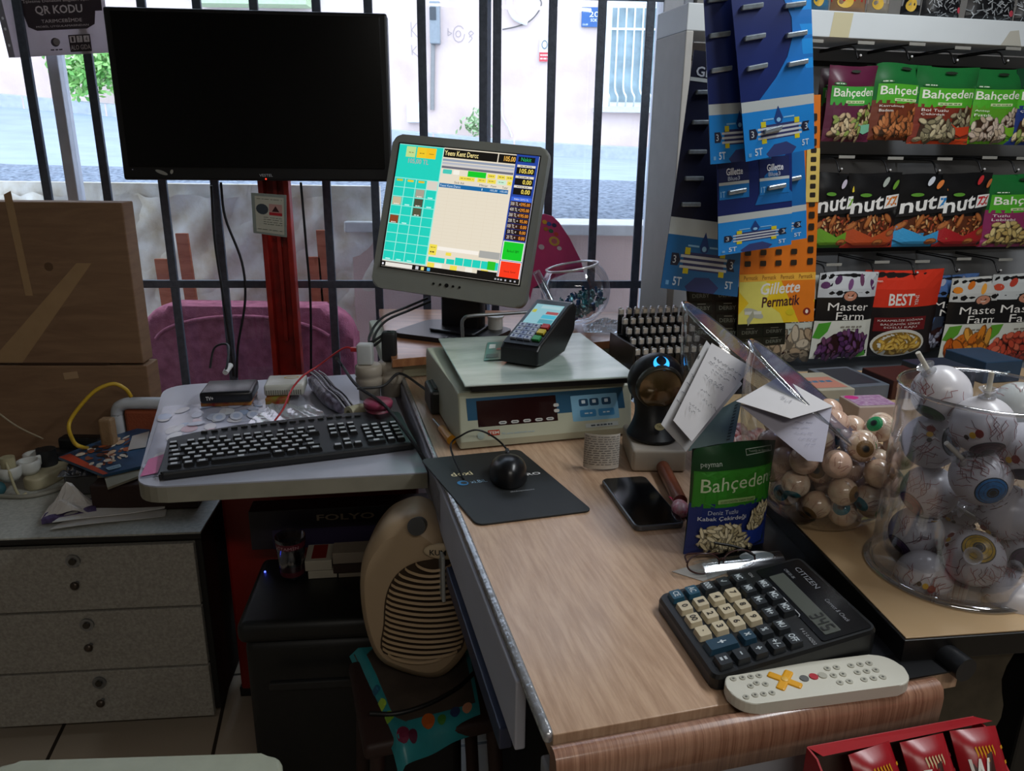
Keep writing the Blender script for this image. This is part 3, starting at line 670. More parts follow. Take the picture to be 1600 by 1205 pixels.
keyrow([2, 1, 1], xp, .012); keyrow([1, 1, 1, 1], xp, .012+sy); keyrow([1, 1, 1, 1], xp, .012+2*sy); keyrow([1, 1, 1, 1], xp, .012+3*sy); keyrow([1, 1, 1, 1], xp, .012+4*sy)
m = MB()
for i in range(17):
    x = .075+i*.0185
    if i == 8: m.cyl((x, kd*.93, kz(kd*.93)), (x, kd*.93, kz(kd*.93)+.004), .008, BLK); continue
    m.box((x, kd*.93-(.006 if i < 2 or i > 14 else 0), kz(kd*.93)+.001), (.012, .006, .004), BLK, .001)
m.obj('media_keys', kb)['kind'] = 'stuff'
# tv box on a red snack box, router on a snack box
def smallbox(px, py, w_, d_, h_, z, yaw, name, label, cat, mt, bev=.003):
    p = on(px, py, z); t_ = thing(name, label, cat, (p.x, p.y, z), (0, 0, yaw)); MB().box((w_/2, d_/2, h_/2), (w_, d_, h_), mt, bev, 3).obj('body', t_); return t_
yw = 9
rb1 = smallbox(314, 636, .108, .09, .010, TY+.0022, yw, 'snack_box', 'flat red snack box lying under the black television receiver', 'box', mat('#8e1b22', .4, noise=.3, ns=60, col2='#b98a3a'), .001)
tvb = smallbox(312, 632, .112, .1, .026, TY+.0125, yw, 'receiver_box', 'small black television receiver on a red snack box', 'receiver', mat('#17181b', .3), .007)
m = MB(); cv = Cv(m, lambda u, v, h: V((u, -h, v))); cv.text('TV+', .014, .008, .03, .017, ink('#d9d9d9'), bold=.02)
cv = Cv(m, lambda u, v, h: V((u, v, .026+h))); cv.text('TV+', .045, .06, .07, .07, ink('#55585c')); m.obj('lettering', tvb)
rb2 = smallbox(415, 633, .05, .05, .014, TY, yw, 'snack_box', 'small red and green snack box lying under the white modem', 'box', mat('#9a3020', .4, noise=.3, ns=60, col2='#75802e'), .001)
rt = smallbox(413, 620, .088, .085, .026, TY+.0145, yw, 'modem', 'white modem box with ventilation slots on the tray', 'modem', mat('#c6c6bd', .35), .005)
m = MB()
for i in range(16): m.box((.006+i*.005, -.0005, .009), (.002, .002, .011), mat('#6b6b64', .5))
m.obj('vents', rt)['kind'] = 'stuff'
m = MB(); cv = Cv(m, lambda u, v, h: V((u, v, .026+h)))
for k in range(12): cv.line([(.055+.016*cos(k*.6), .06+.009*sin(k*.6)), (.055+.016*cos(k*.6+.6), .06+.009*sin(k*.6+.6))], .003, ink('#c9a53a'))
m.obj('logo', rt)
# white plugs of the receiver, cable at the window
p = on(357, 586, TY); m = MB(); m.tube([p+V((-.07, .06, .0)), p+V((-.06, .08, .05)), p+V((-.02, .07, .06)), p+V((0, .0, .03)), p+V((.0, -.02, .015))], .003, BLK, 6)
m.cyl(p+V((0, -.02, .012)), p+V((0, .02, .02)), .007, WHT, n=12); tag(m.obj('receiver_cable', recenter=True), 'short dark cable with white plug behind the television receiver', 'cable')
# bundle of cable in a purple bag, wound with tape
t = [trp(x, y)+V((0, 0, z)) for x, y, z in ((492, 608, .02), (503, 618, .022), (518, 636, .022), (535, 650, .02))]
m = MB(); m.tube(t, .02, mat('#2b1d33', .3, noise=.3, ns=60, col2='#8f8aa0', bump=.6, bs=40), 12, 5, taper=lambda u: .55+.6*sin(pi*(.15+.75*u)))
tag(m.obj('cable_bundle', recenter=True), 'purple and silver wrapped bundle of thin cables on the tray', 'bundle')
m = MB()
rn = random.Random(3)
for i in range(5):
    b_ = .006*(i-2); m.tube([p_+V((b_, .008*rn.random(), .02+.006*rn.random())) for p_ in t]+[trp(555, 655)+V((b_, 0, .012))], .0018, mat('#15151a' if i % 2 else '#a8a8b4', .4), 5)
m2 = m.obj('cable_strands', recenter=True); tag(m2, 'loose dark and pale strands lying over the purple cable bundle', 'cable')
p0, p1 = trp(545, 657)+V((0, 0, .0165)), trp(566, 650)+V((0, 0, .014))
m = MB(); m.cyl(p0, p1, .0145, mat('#b5b195', .5), n=20); m.cyl(p0-(p1-p0)*.02, p0+(p1-p0)*.1, .006, mat('#5a5a3a', .6), n=12); tag(m.obj('tape_roll', recenter=True), 'small cream roll at the end of the purple cable bundle', 'roll')
# socket tower with white charger and black charger
p = trp(578, 622)
sa = thing('socket_adaptor', 'cream round multi-socket adaptor standing on the tray beside the counter', 'adaptor', (p.x, p.y, TY), (0, 0, 10))
m = MB(); 
for (x, y) in ((0, 0), (.05, .02)):
    m.lathe([(0, 0), (.024, 0), (.025, .03), (.03, .034), (.031, .05), (.028, .054), (.031, .058), (.031, .078), (.026, .082), (0, .082)], mat('#a59b8c', .45), 24, Mx.Translation(V((x, y, 0))))
m.obj('body', sa)
m = MB(); cc = V((p.x-.006, p.y, TY+.083)); m.box(cc+V((0, 0, .024)), (.035, .03, .048), mat('#c4c7c6', .35), .004, 3); tag(m.obj('phone_charger', recenter=True), 'white cube phone charger plugged in the cream adaptor', 'charger')
m = MB(); cc = V((p.x+.045, p.y+.03, TY+.083)); m.box(cc+V((0, 0, .035)), (.033, .033, .07), BLKM, .006, 3); tag(m.obj('power_adaptor', recenter=True), 'black upright power adaptor beside the white charger', 'adaptor')
adp = cc+V((0, 0, .07))
# red charging cable
t = [V((p.x-.03, p.y-.01, TY+.118)), V((p.x-.05, p.y-.01, TY+.12)), trp(500, 590)+V((0, 0, .04)), trp(462, 620)+V((0, 0, .03)), trp(446, 645)+V((0, 0, .02)), trp(430, 665)+V((0, 0, .008))]
t = [V((p.x-.03, p.y-.005, TY+.118)), V((p.x-.055, p.y-.005, TY+.12)), oy(497, 572, p.y), oy(473, 588, p.y-.05), oy(455, 610, p.y-.1), oy(443, 638, p.y-.17), trp(430, 666)+V((0, 0, .012))]
m = MB(); m.tube(t, .0022, mat('#b3242a', .4), 8); m.box(t[0], (.016, .012, .01), mat('#b3242a', .4), .002); tag(m.obj('red_cable', recenter=True), 'red charging cable arching from the white charger to the keyboard', 'cable')
# pink lidded cup
p = trp(592, 660); cp = thing('plastic_cup', 'dark pink plastic tub with lid standing at the right end of the tray', 'tub', (p.x, p.y, TY))
MB().lathe([(0, 0), (.022, 0), (.027, .035), (.0, .035)], mat('#7d2f48', .4), 24).obj('body', cp); MB().lathe([(0, .036), (.03, .036), (.031, .046), (.029, .049), (0, .05)], mat('#9a3f5c', .35), 28).obj('lid', cp)
# black cables over the tray end
t = [on(526, 560, TY+.14), trp(535, 600)+V((0, 0, .05)), trp(560, 640)+V((0, 0, .055)), trp(600, 668)+V((0, 0, .052)), trp(640, 705)+V((0, 0, .03)), trp(655, 725)+V((.012, 0, .004))]
tag(MB().tube(t, .0035, BLKM).obj('black_cable', recenter=True), 'black cable running from the socket adaptor along the right end of the tray', 'cable')
t = [trp(560, 645)+V((0, 0, .056)), trp(600, 640)+V((0, 0, .055)), trp(625, 622)+V((0, 0, .06)), on(657, 603, .97), on(672, 615, .97)]
tag(MB().tube(t, .003, mat('#2c2c2e', .5)).obj('antenna_cable', recenter=True), 'dark cable crossing from the tray to the back left corner of the counter', 'cable')
# cables hanging by the window bars
for lab, pts in (('thin black cable hanging in front of the window bar left of the red post', ((330, 290), (336, 380), (350, 470), (362, 560), (365, 588))), ('thin black cable hanging between the left bars and the red post', ((345, 285), (352, 340), (378, 410), (383, 470), (372, 540), (370, 590))), ('thin black cable hanging right of the red post under the television', ((470, 285), (478, 380), (485, 470), (486, 585)))):
    P = [oy(x, y, 2.30 if i else 2.28) for i, (x, y) in enumerate(pts)]
    tag(MB().tube(P, .004, BLKM, 6).obj('hanging_cable', recenter=True), lab, 'cable')
# burgundy armchair outside the window
ch = thing('upholstered_chair', 'burgundy velvet armchair standing outside behind the window', 'chair', (-.72, 2.72, .5), (0, 0, 2))
VEL = mat('#b4667a', .9, noise=.15, ns=30, bump=.3, bs=200, col2='#8a4458')
A = oy(212, 505, 2.62); B = oy(548, 505, 2.62); t_ = oy(380, 482, 2.62).z; b_ = oy(380, 610, 2.62).z
m = MB(); ol = rrect(B.x-A.x, t_-b_+.25, .11, 7); rm = TR(((A.x+B.x)/2, 2.70, (t_+b_-.25)/2), (90, 0, 0)); m.prism(ol, -.06, .06, VEL, .035, 4, mx=rm, smooth=True); m.obj('backrest', ch, world=True)
m = MB(); m.tube([((A.x+B.x)/2+(B.x-A.x)*.42*cos(R(a)), 2.62, t_-.13+.1*sin(R(a))) for a in range(170, 5, -15)], .008, VEL, 6); m.obj('piping', ch, world=True)
m = MB(); ol = rrect(B.x-A.x-.1, .2, .06, 5); m.prism(ol, -.06, .06, mat('#6d5560', .85), .02, 3, mx=TR(((A.x+B.x)/2, 2.585, b_+.0), (90, 0, 0)), smooth=True); m.obj('seat', ch, world=True) if False else None
# timber slats beyond it
TI = wood('#b5694c', '#9a5238', (3, 3, 20), .7, coat=0)
for (x0, y0, x1, y1, yt) in ((250, 405, 270, 490, 405), (283, 365, 312, 490, 364), (490, 402, 500, 490, 402), (503, 360, 512, 490, 360)):
    A = oy(x0, y0, 2.88); B = oy((x0+x1)/2+8, y1, 2.88); wd = .045
    m = MB(); m.prism([(-wd/2, 0), (wd/2, 0), (wd/2, .012), (0, .018), (-wd/2, .012)], 0, 1, TI)
    dz = A.z-B.z; sx = (A.x-B.x)
    m.v = [V((B.x+v.x+sx*v.z**1.6, 2.88+v.y, .501+(A.z-.501)*v.z)) for v in m.v]
    lab = {250: 'short rust-coloured timber slat outside, left of the window bar', 283: 'tall rust-coloured curved timber slat outside, left of the red post', 490: 'short rust-coloured timber slat outside, right of the red post', 503: 'tall rust-coloured timber slat outside beside a window bar'}[x0]
    tag(m.obj('timber_slat', recenter=True), lab, 'slat')
# ---- under the tray: black box, its load, the fan heater on a stool
BX = Fr((-.585, 1.35, 0), 6)
zt = .565
bb = thing('black_storage_box', 'large black box with a tiny blue light on the floor under the tray', 'box', (-.30, 1.5, 0), (0, 0, 6))
m = MB(); m.box((-.035, -.035, zt/2-.03), (.44, .22, zt-.06), mat('#0d0f10', .5, noise=.1), .02, 4); m.obj('body', bb)
m = MB(); m.box((-.035, -.02, zt-.035), (.46, .27, .05), mat('#101213', .45, noise=.1), .018, 4); m.obj('lid', bb); m = MB(); m.box((0, -.19, zt-.13), (.4, .012, .02), mat('#1a1c1e', .4), .004); m.obj('handle', bb)
p = on(414, 893, zt-.008); MB().ell((p.x, p.y, zt-.009), .0022, glow('#4050ff', 6), 8, 6).obj('status_light', bb, world=True)
zb = zt-.0095
p = on(458, 900, zb); gl_ = thing('drinking_glass', 'clear drinking glass with red print on the black box', 'glass', (p.x, p.y, zb))
m = MB(); m.lathe([(.0, .002), (.024, .002), (.026, .006), (.033, .1), (.0315, .1), (.0245, .012), (0, .01)], clear('#c9d0d8', .12, .5), 28); m.obj('body', gl_)
m = MB(); m.lathe([(.0265, .01), (.028, .036)], ink('#4a1622'), 28); m.obj('label_band', gl_); m = MB(); m.lathe([(.0315, .078), (.0325, .092)], ink('#5c1a2a'), 28); cv = Cv(m, lambda u, v, h: V(((.0335+h)*sin(u), -(.0335+h)*cos(u), v))); cv.text('VİTAMİN', -.8, .081, .8, .09, ink('#b9939a')); m.obj('print', gl_)
def pack(px, py, w_, d_, h_, z, name, label, mt, mt2=None, yaw=8):
    p = on(px, py, z); t_ = thing(name, label, 'box', (p.x, p.y, z), (0, 0, yaw)); m = MB(); m.box((w_/2, d_/2, h_/2), (w_, d_, h_), mt, .001)
    if mt2: m.box((w_/2, d_/2+.004, h_+.0003), (w_*.55, d_*.8, .0006), mt2)
    m.obj('body', t_); return t_
pack(482, 905, .062, .045, .018, zb, 'cigarette_pack', 'white cigarette pack lying lowest beside the glass', mat('#a8a191', .6))
pack(477, 893, .058, .075, .024, zb+.019, 'cigarette_pack', 'red and white cigarette pack lying on top of the white one', mat('#a8a191', .6), mat('#7a1d16', .5))
pack(529, 903, .09, .05, .009, zb, 'flat_carton', 'flat cream carton lying lowest right of the cigarette packs', mat('#8d8272', .6))
pack(521, 897, .1, .06, .03, zb+.01, 'brown_carton', 'dark brown carton in the middle of the small stack by the heater', mat('#33231c', .6))
pack(520, 882, .1, .05, .026, zb+.041, 'cream_carton', 'cream carton on top of the brown carton by the heater', mat('#83786a', .6))
fo = thing('foil_box', 'long dark purple foil box at the back of the black box', 'box', (-.50, 1.63, zb), (0, 0, 8))
FF = Fr((-.50, 1.63, zb), 8); a_ = FF.P(426, 840); b_ = FF.P(640, 800)
m = MB(); m.box(((a_.x+b_.x)/2, .03, .05), (b_.x-a_.x+.1, .06, .1), mat('#1f1a26', .5), .002); cv = Cv(m, lambda u, v, h: V((u, -h, v)))
p_ = FF.P(495, 814); q_ = FF.P(585, 800); cv.text('FOLYO', p_.x, p_.z, q_.x, q_.z, ink('#a08f78'), bold=.02); cv.rect(a_.x, .0, b_.x+.04, .05, ink('#2c2440')); m.obj('body', fo)
# stool with plastic bag and fan heater
hz = .56
p = on(645, 1075, hz); HP = V((p.x+.0, p.y+.02, hz))
st = thing('stool', 'low dark stool with a turquoise printed plastic bag spread on its seat', 'stool', (HP.x+.02, HP.y, 0), (0, 0, 18))
m = MB(); m.box((0, 0, hz-.03), (.25, .23, .03), mat('#2c1712', .6), .01, 3); m.obj('seat', st)
for sx in (-1, 1):
    for sy_ in (-1, 1): MB().cyl((sx*.1, sy_*.09, hz-.045), (sx*.125, sy_*.11, 0), .013, mat('#2c1712', .6)).obj('leg', st)
q = [on(x, y, hz-.006) for x, y in ((622, 1178), (752, 1118), (730, 1000), (545, 1012))]
sb = thing('shopping_bag', 'turquoise plastic bag printed with fruit spread under the fan heater', 'bag', (HP.x, HP.y-.02, hz-.012))
m = MB(); f0 = qmap(*q)
def fbag(u, v, h=0):
    e_ = max(0, .12-v)/.12; e2 = max(0, .08-u)/.08
    return f0(u, v, h)+V((0, 0, -.03*e_*e_-.02*e2+.002*sin(12*u)*cos(9*v)))
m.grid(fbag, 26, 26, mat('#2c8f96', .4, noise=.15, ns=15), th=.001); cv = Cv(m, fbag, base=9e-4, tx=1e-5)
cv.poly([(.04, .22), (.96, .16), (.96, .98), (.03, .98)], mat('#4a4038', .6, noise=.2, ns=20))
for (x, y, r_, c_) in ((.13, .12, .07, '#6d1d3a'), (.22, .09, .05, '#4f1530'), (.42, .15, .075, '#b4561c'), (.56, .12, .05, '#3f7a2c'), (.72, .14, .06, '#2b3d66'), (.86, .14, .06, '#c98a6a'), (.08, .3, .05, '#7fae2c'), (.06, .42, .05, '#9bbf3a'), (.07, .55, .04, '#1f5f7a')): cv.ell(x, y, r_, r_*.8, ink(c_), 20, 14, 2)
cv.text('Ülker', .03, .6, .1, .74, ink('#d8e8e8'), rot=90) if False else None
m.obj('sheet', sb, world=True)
fh = thing('fan_heater', 'beige oval fan heater with horizontal grille slats under the counter', 'heater', HP, (0, 0, -2))
FB = mat('#a08a6e', .45, noise=.05, ns=8)
FF2 = Fr(HP, -2)
# outline of the shell in its own plane, read along the silhouette
sil = [(624, 1062), (588, 1040), (568, 990), (560, 930), (565, 885), (585, 850), (610, 830), (648, 822), (690, 850), (716, 890), (734, 950), (738, 1010), (716, 1052), (680, 1074)]
P2 = [FF2.P(x, y) for x, y in sil]; P2 = [V((p.x, p.z, 0)) for p in P2]; SP = smooth_path(P2, 5, True); cx = sum(p.x for p in SP)/len(SP); cz = sum(p.y for p in SP)/len(SP)
zmin = min(p.y for p in SP)
m = MB(); n = len(SP)
rings = [(.90, .10), (1.0, .085), (1.0, .02), (.96, .0), (.86, -.008)]
vs = [(cx+(p.x-cx)*s_, y_, (p.y-zmin-(cz-zmin))*s_+(cz-zmin)) for s_, y_ in rings for p in SP]
fs = [[k*n+i, k*n+(i+1) % n, (k+1)*n+(i+1) % n, (k+1)*n+i] for k in range(len(rings)-1) for i in range(n)]+[list(range(n))[::-1]]
m.add(vs, fs, FB, True); m.add(vs, [[(len(rings)-1)*n+i for i in range(n)]], FB); m.obj('shell', fh)
gs = [(600, 1030), (600, 985), (603, 945), (615, 915), (638, 895), (670, 886), (705, 888), (730, 950), (728, 1000), (715, 1030), (665, 1038)]
G2 = [FF2.P(x, y, -.008) for x, y in gs]; m = MB()
ol = [(p.x, p.y) for p in smooth_path([V((p.x, p.z, 0)) for p in G2], 4, True)]
m.prism([(x, z-zmin) for x, z in ol], .006, .010, mat('#33220f', .7), mx=TR(rot=(90, 0, 0))); m.obj('grille_backing', fh)
zs = [z-zmin for x, z in ol]; za, zb_ = min(zs)+.006, max(zs)-.012
NS = 18
for i in range(NS):
    z = za+(zb_-za)*i/(NS-1); xs = [];
    for (xa, zA), (xb, zB) in zip(ol, ol[1:]+ol[:1]):
        zA -= zmin; zB -= zmin
        if (zA-z)*(zB-z) < 0: xs.append(xa+(xb-xa)*(z-zA)/(zB-zA))
    if len(xs) >= 2:
        a_, b_ = min(xs)+.003, max(xs)-.003
        s_ = MB(); s_.grid(lambda u, v: V((a_+(b_-a_)*u, -.011-.013*sin(pi*u)**.5-.002*(1-v), z+.0042*v-.006*sin(pi*u))), 14, 1, mat('#a88f6e', .45), th=.002); s_.obj('slat', fh)
m = MB(); cc = FF2.P(695, 872, -.012); m.ell((cc.x, -.014, cc.z-zmin), (.036, .006, .015), mat('#c2ae90', .4), 20, 8); cv = Cv(m, lambda u, v, h: V((u, -.021-h, v))); cv.text('KUMTEL', cc.x-.024, cc.z-zmin-.004, cc.x+.026, cc.z-zmin+.006, ink('#1c1712'), bold=.03); m.obj('nameplate', fh)
cc = FF2.P(652, 836, -.01); m = MB(); m.cyl((cc.x, .01, cc.z-zmin-.006), (cc.x, -.018, cc.z-zmin+.006), .015, mat('#2a2b2c', .4)); m.obj('dial', fh)
t = [on(742, 1050, hz+.004), on(715, 1075, hz+.004), on(670, 1100, hz+.004), on(620, 1115, hz+.004), on(578, 1115, hz+.004)]
tag(MB().tube([p_ for p_ in t], .0038, BLK).obj('heater_cable', recenter=True), 'black power cable curving over the turquoise bag below the heater', 'cable')
# pale stool / chair back at the bottom edge
ws = thing('plastic_stool', 'cream plastic stool top with rounded corner at the bottom left edge', 'stool', (-.33, .62, 0))
z_ = .62; A = on(448, 1184, z_); 
m = MB(); m.prism(roundpoly([(A.x-.42, A.y-.22), (A.x, A.y-.25), (A.x, A.y+.01), (A.x-.42, A.y-.015)], [.04]*4), z_-.03, z_, mat('#aeb3a0', .45), .008, 3); m.obj('seat', ws, world=True)
for dx, dy in ((-.38, -.05), (-.05, -.05), (-.38, -.2), (-.05, -.2)): MB().cyl((A.x+dx, A.y+dy, z_-.03), (A.x+dx*1.02, A.y+dy, 0), .014, mat('#aeb3a0', .45)).obj('leg', ws, world=True)
# ================================================================ cash counter
CN = Fr((.044, .564, 0), 14.5)
WD = wood('#c2a286', '#a8876c', (60, 5, 6), .38, coat=.3, dist=.25)
WDF = wood('#a98068', '#7c5340', (120, 4, 2), .35, coat=.5)
GREY = mat('#b4b7c4', .5, noise=.05, ns=9); CHR = mat('#c4c6ca', .25, .7, noise=.12, ns=50, bump=.2, bs=90)
ct = thing('shop_counter', 'long wood-topped cash counter with grey side apron and rounded front edge', 'counter', CN.o, (0, 0, 14.5))
m = MB(); CD = 1.45
m.box((.235, CD/2+.012, .934), (.46, CD-.024, .032), WD, .001); m.obj('worktop', ct)
m = MB(); prof = [(.011, .9505), (.006, .9535), (-.001, .9535), (-.007, .949), (-.0095, .94), (-.0095, .93), (-.008, .902), (.004, .9), (.004, .918), (.011, .918)]
n = len(prof); vs = [(x, y, z) for x in (-.002, .414) for y, z in prof]
m.add(vs, [[i, (i+1) % n, n+(i+1) % n, n+i] for i in range(n)], WDF, True); m.add(vs, [list(range(n))[::-1], list(range(n, 2*n))], WDF); m.obj('front_edge', ct)
MB().box((.002, CD/2+.01, .9445), (.011, CD-.03, .014), CHR, .005, 3).obj('edge_strip', ct)
MB().box((-.0, CD/2+.05, .892), (.012, CD-.14, .089), GREY, .002).obj('side_apron', ct)
MB().box((.008, CD/2+.1, .835), (.012, CD-.3, .02), BLK, .001).obj('side_rail', ct)
MB().box((-.002, .36, .815), (.016, .37, .03), mat('#2c3450', .4), .002).obj('navy_rail', ct)
MB().box((-.010, .68, .79), (.006, .22, .085), mat('#9b9fa0', .45), .002).obj('side_plate', ct)
MB().box((.29, .74, .42), (.24, 1.36, .80), mat('#17171a', .6), .004).obj('body', ct)
MB().box((.02, .03, .45), (.035, .05, .9), mat('#8b8d92', .5), .003).obj('leg', ct)
MB().box((.22, .012, .878), (.38, .01, .062), mat('#9da0a8', .5), .001).obj('front_apron', ct)
MB().box((.035, .0, .893), (.06, .03, .03), BLKM, .008, 3).obj('corner_cap', ct)
m = MB(); m.prism([(.26, .012), (.468, .012), (.468, .05), (.445, .42), (.33, .42), (.31, .25)], .9502, .9522, mat('#121316', .4)); m.cyl((.452, .005, .956), (.445, .13, .956), .0135, mat('#1b1d21', .35)); m.obj('mat_and_shade_band', ct)  # rounded black bar; flat black sheet also stands in for shade by the calculator
# right counter
RC2 = Fr((.421, .70, .98), 5.9)
r2 = thing('side_counter', 'beige-topped counter with black edge band standing right of the cash counter', 'counter', (.421, .70, 0), (0, 0, 5.9))
m = MB(); ol = [(0, .0), (.95, .02), (.95, 1.0), (.2, 1.0), (.2, .84), (-.0, .84)]; m.prism(ol, .952, .9785, mat('#0e0d0d', .4), .001); m.prism([(.003, .003), (.948, .023), (.948, .998), (.203, .998), (.203, .838), (.003, .838)], .9785, .98, mat('#bfa27c', .3, noise=.05, ns=10), .0003); m.obj('worktop', r2)
MB().box((.58, .47, .475), (.68, .78, .953), mat('#12110f', .5), .004).obj('body', r2)
pp = RC2.P(1416, 1010); 
m = MB(); m.grid(lambda u, v: V((.045+.135*u+.006*sin(9*v), .055, .80+.15*v)), 6, 8, mat('#5d5748', .35, .3, noise=.15, ns=14, col2='#2a241c')); m.obj('metal_plate', r2)
# ---------------------------------------------------------------- electronic scale
sc_ = thing('weighing_scale', 'cream electronic weighing scale with blue front panel and stone-pattern platter', 'scale', (-.093, 1.284, .95), (0, 0, 16))
SCM = mat('#b7baa4', .45, noise=.04, ns=12)
m = MB(); ol = [(0, .004), (-.004, .018), (.008, .098), (.014, .105), (.06, .108), (.34, .106), (.348, .09), (.348, .004)]   # profile in (y, z)
m.prism([(p[0], p[1]) for p in ol], 0, .334, SCM, .004, 3, mx=Mx(((0, 0, 1, 0), (1, 0, 0, 0), (0, 1, 0, 0), (0, 0, 0, 1)))); m.obj('housing', sc_)
for x in (.02, .314):
    for y in (.03, .31): MB().cyl((x, y, -.0005), (x, y, .006), .012, BLK).obj('foot', sc_)
f0 = qmap((.018, -.0025, .016), (.326, -.0025, .016), (.314, .0075, .096), (.014, .0075, .096))
m = MB(); m.grid(f0, 1, 1, mat('#31607f', .35, noise=.04)); f = lambda u, v, h=0: f0(u, v, h)
m = MB(); m.grid(lambda u, v: f0(u, v, .0008), 1, 1, mat('#2d5a78', .35, noise=.04)); cv = Cv(m, f, base=1.2e-3)
cv.rect(.06, .33, .555, .93, mat('#2a1414', .12, noise=0)); cv.rr(.65, .27, .955, .88, .03, ink('#7fb4d2'), 3.2)
for (x, y) in ((.70, .62), (.77, .62), (.85, .62)): cv.rr(x, y, x+.06, y+.17, .01, ink('#1f4868'), .28); cv.rr(x+.018, y+.06, x+.042, y+.14, .004, ink('#cfdfe8'), .28)
for (x, y) in ((.70, .36), (.82, .36)): cv.rr(x, y, x+.105, y+.17, .01, ink('#3d86b8'), .28); cv.scrib(x+.03, y+.07, x+.08, y+.1, ink('#cfe2ec'), 2)
for x in (.185, .26, .335, .41, .48): cv.rr(x, .36, x+.05, .43, .012, ink('#c9ccc8'), .28); cv.rect(x+.012, .385, x+.038, .405, ink('#4c5358'))
for y in (.66, .53): cv.rr(.535, y, .57, y+.08, .01, ink('#c9ccc8'), .28)
cv.rect(.115, .12, .185, .245, ink('#b3402c')); cv.text('TEM', .12, .15, .18, .215, ink('#e3dcd0'), bold=.03); cv.text('PC serisi elektronik terazi', .2, .12, .4, .165, ink('#9fb9c9'))
cv.rect(.725, .1, .94, .2, ink('#b9c2c0')); cv.scrib(.76, .13, .9, .165, ink('#4a5560'), 5); cv.ell(.07, .14, .022, .085, ink('#a9b6ac'), n=18)
m.obj('control_panel', sc_)
pl = MB(); mx = TR((.0, .0, 0), (0, 0, -3)); pl.mx = mx
pl.box((.172, .165, .1165), (.30, .33, .013), BLK, .002); pl.box((.17, .168, .1235), (.322, .348, .004), mat('#c8d3ce', .22, noise=.14, ns=7, col2='#90a29a', stretch=(1, 2.5, 1)), .0015); pl.obj('platter', sc_)
PZ = .95+.1258
# receipt/card under terminal + its booklet
def rq(name, label, cat, pts, z, mt, th=.0015, draw=None, wav=0, nu=10, nv=6):
    q = [p if isinstance(p, V) else on(p[0], p[1], z) for p in pts]; m = MB(); f0 = qmap(*q)
    f = lambda u, v, h=0: f0(u, v, h)+V((0, 0, wav*(.5+.5*sin(4*u+3*v)))); m.grid(f, nu, nv, mt, th=th)
    if draw: draw(Cv(m, f, base=6e-4))
    return tag(m.obj(name, recenter=True), label, cat)
rq('bank_card', 'green printed card lying on the scale platter beside the payment terminal', 'card', ((756, 563), (800, 560), (800, 533), (762, 535)), PZ+.002, mat('#3f8a86', .3), .0008,
   lambda cv: (cv.rect(.05, .1, .5, .3, ink('#2b5f60')), cv.rect(.1, .6, .35, .85, ink('#d2dcd8')), cv.rect(.4, .5, .9, .6, ink('#a94a44'))))
# ---------------------------------------------------------------- payment terminal
tm = thing('payment_terminal', 'black card payment terminal with lit screen lying on the scale platter', 'terminal', (.047, 1.385, PZ), (0, 0, -27))
TB = mat('#111214', .35, noise=.05)
side = [(0, .006), (.0, .034), (.012, .043), (.15, .096), (.172, .098), (.185, .085), (.178, .04), (.13, .004), (.03, .0)]
m = MB(); m.prism(side, -.080, 0, TB, .005, 3, mx=Mx(((0, 0, 1, 0), (1, 0, 0, 0), (0, 1, 0, 0), (0, 0, 0, 1)))); m.obj('body', tm)
f0 = qmap((-.077, .008, .0415), (-.003, .008, .0415), (-.003, .158, .0985), (-.077, .158, .0985)); 
m = MB(); m.grid(lambda u, v: f0(u, v, .001), 1, 1, BLKG, th=.001); m.obj('face', tm)
m = MB(); cv = Cv(m, f0, base=1.5e-3)
cv.rect(.1, .45, .92, .9, glow('#8fc4cf', .8)); cv.rect(.5, .47, .9, .56, glow('#4fa6b4', .7)); cv.rect(.5, .58, .9, .66, glow('#3fc1dd', .7)); cv.rect(.55, .68, .9, .74, glow('#b04848', .7)); cv.rect(.12, .7, .24, .77, glow('#c9c93a', .7)); cv.rect(.3, .8, .88, .87, glow('#b9dde4', .7))
m.obj('screen', tm)
for i in range(4):
    for j in range(3):
        k = MB(); q = lambda u, v, h=0: f0(.1+j*.2+u*.17, .09+(3-i)*.085+v*.07, h); c_ = ['#aab4c6', '#8f9cb8'][j % 2]
        k.grid(lambda u, v: q(u, v, .005), 1, 1, mat(c_, .3), th=.004, nrm=(f0(0, 0, 1)-f0(0, 0, 0)).normalized()); cv = Cv(k, q, base=5.4e-3); cv.rect(.3, .25, .65, .75, ink('#27336a')); k.obj('key', tm)
for y, c_ in ((.36, '#b23030'), (.24, '#c9b32a'), (.1, '#2f8f4a')):
    k = MB(); k.grid(lambda u, v: f0(.72+.2*u, y+v*.085, .005), 1, 1, mat(c_, .35), th=.004, nrm=(f0(0, 0, 1)-f0(0, 0, 0)).normalized()); k.obj('key', tm)
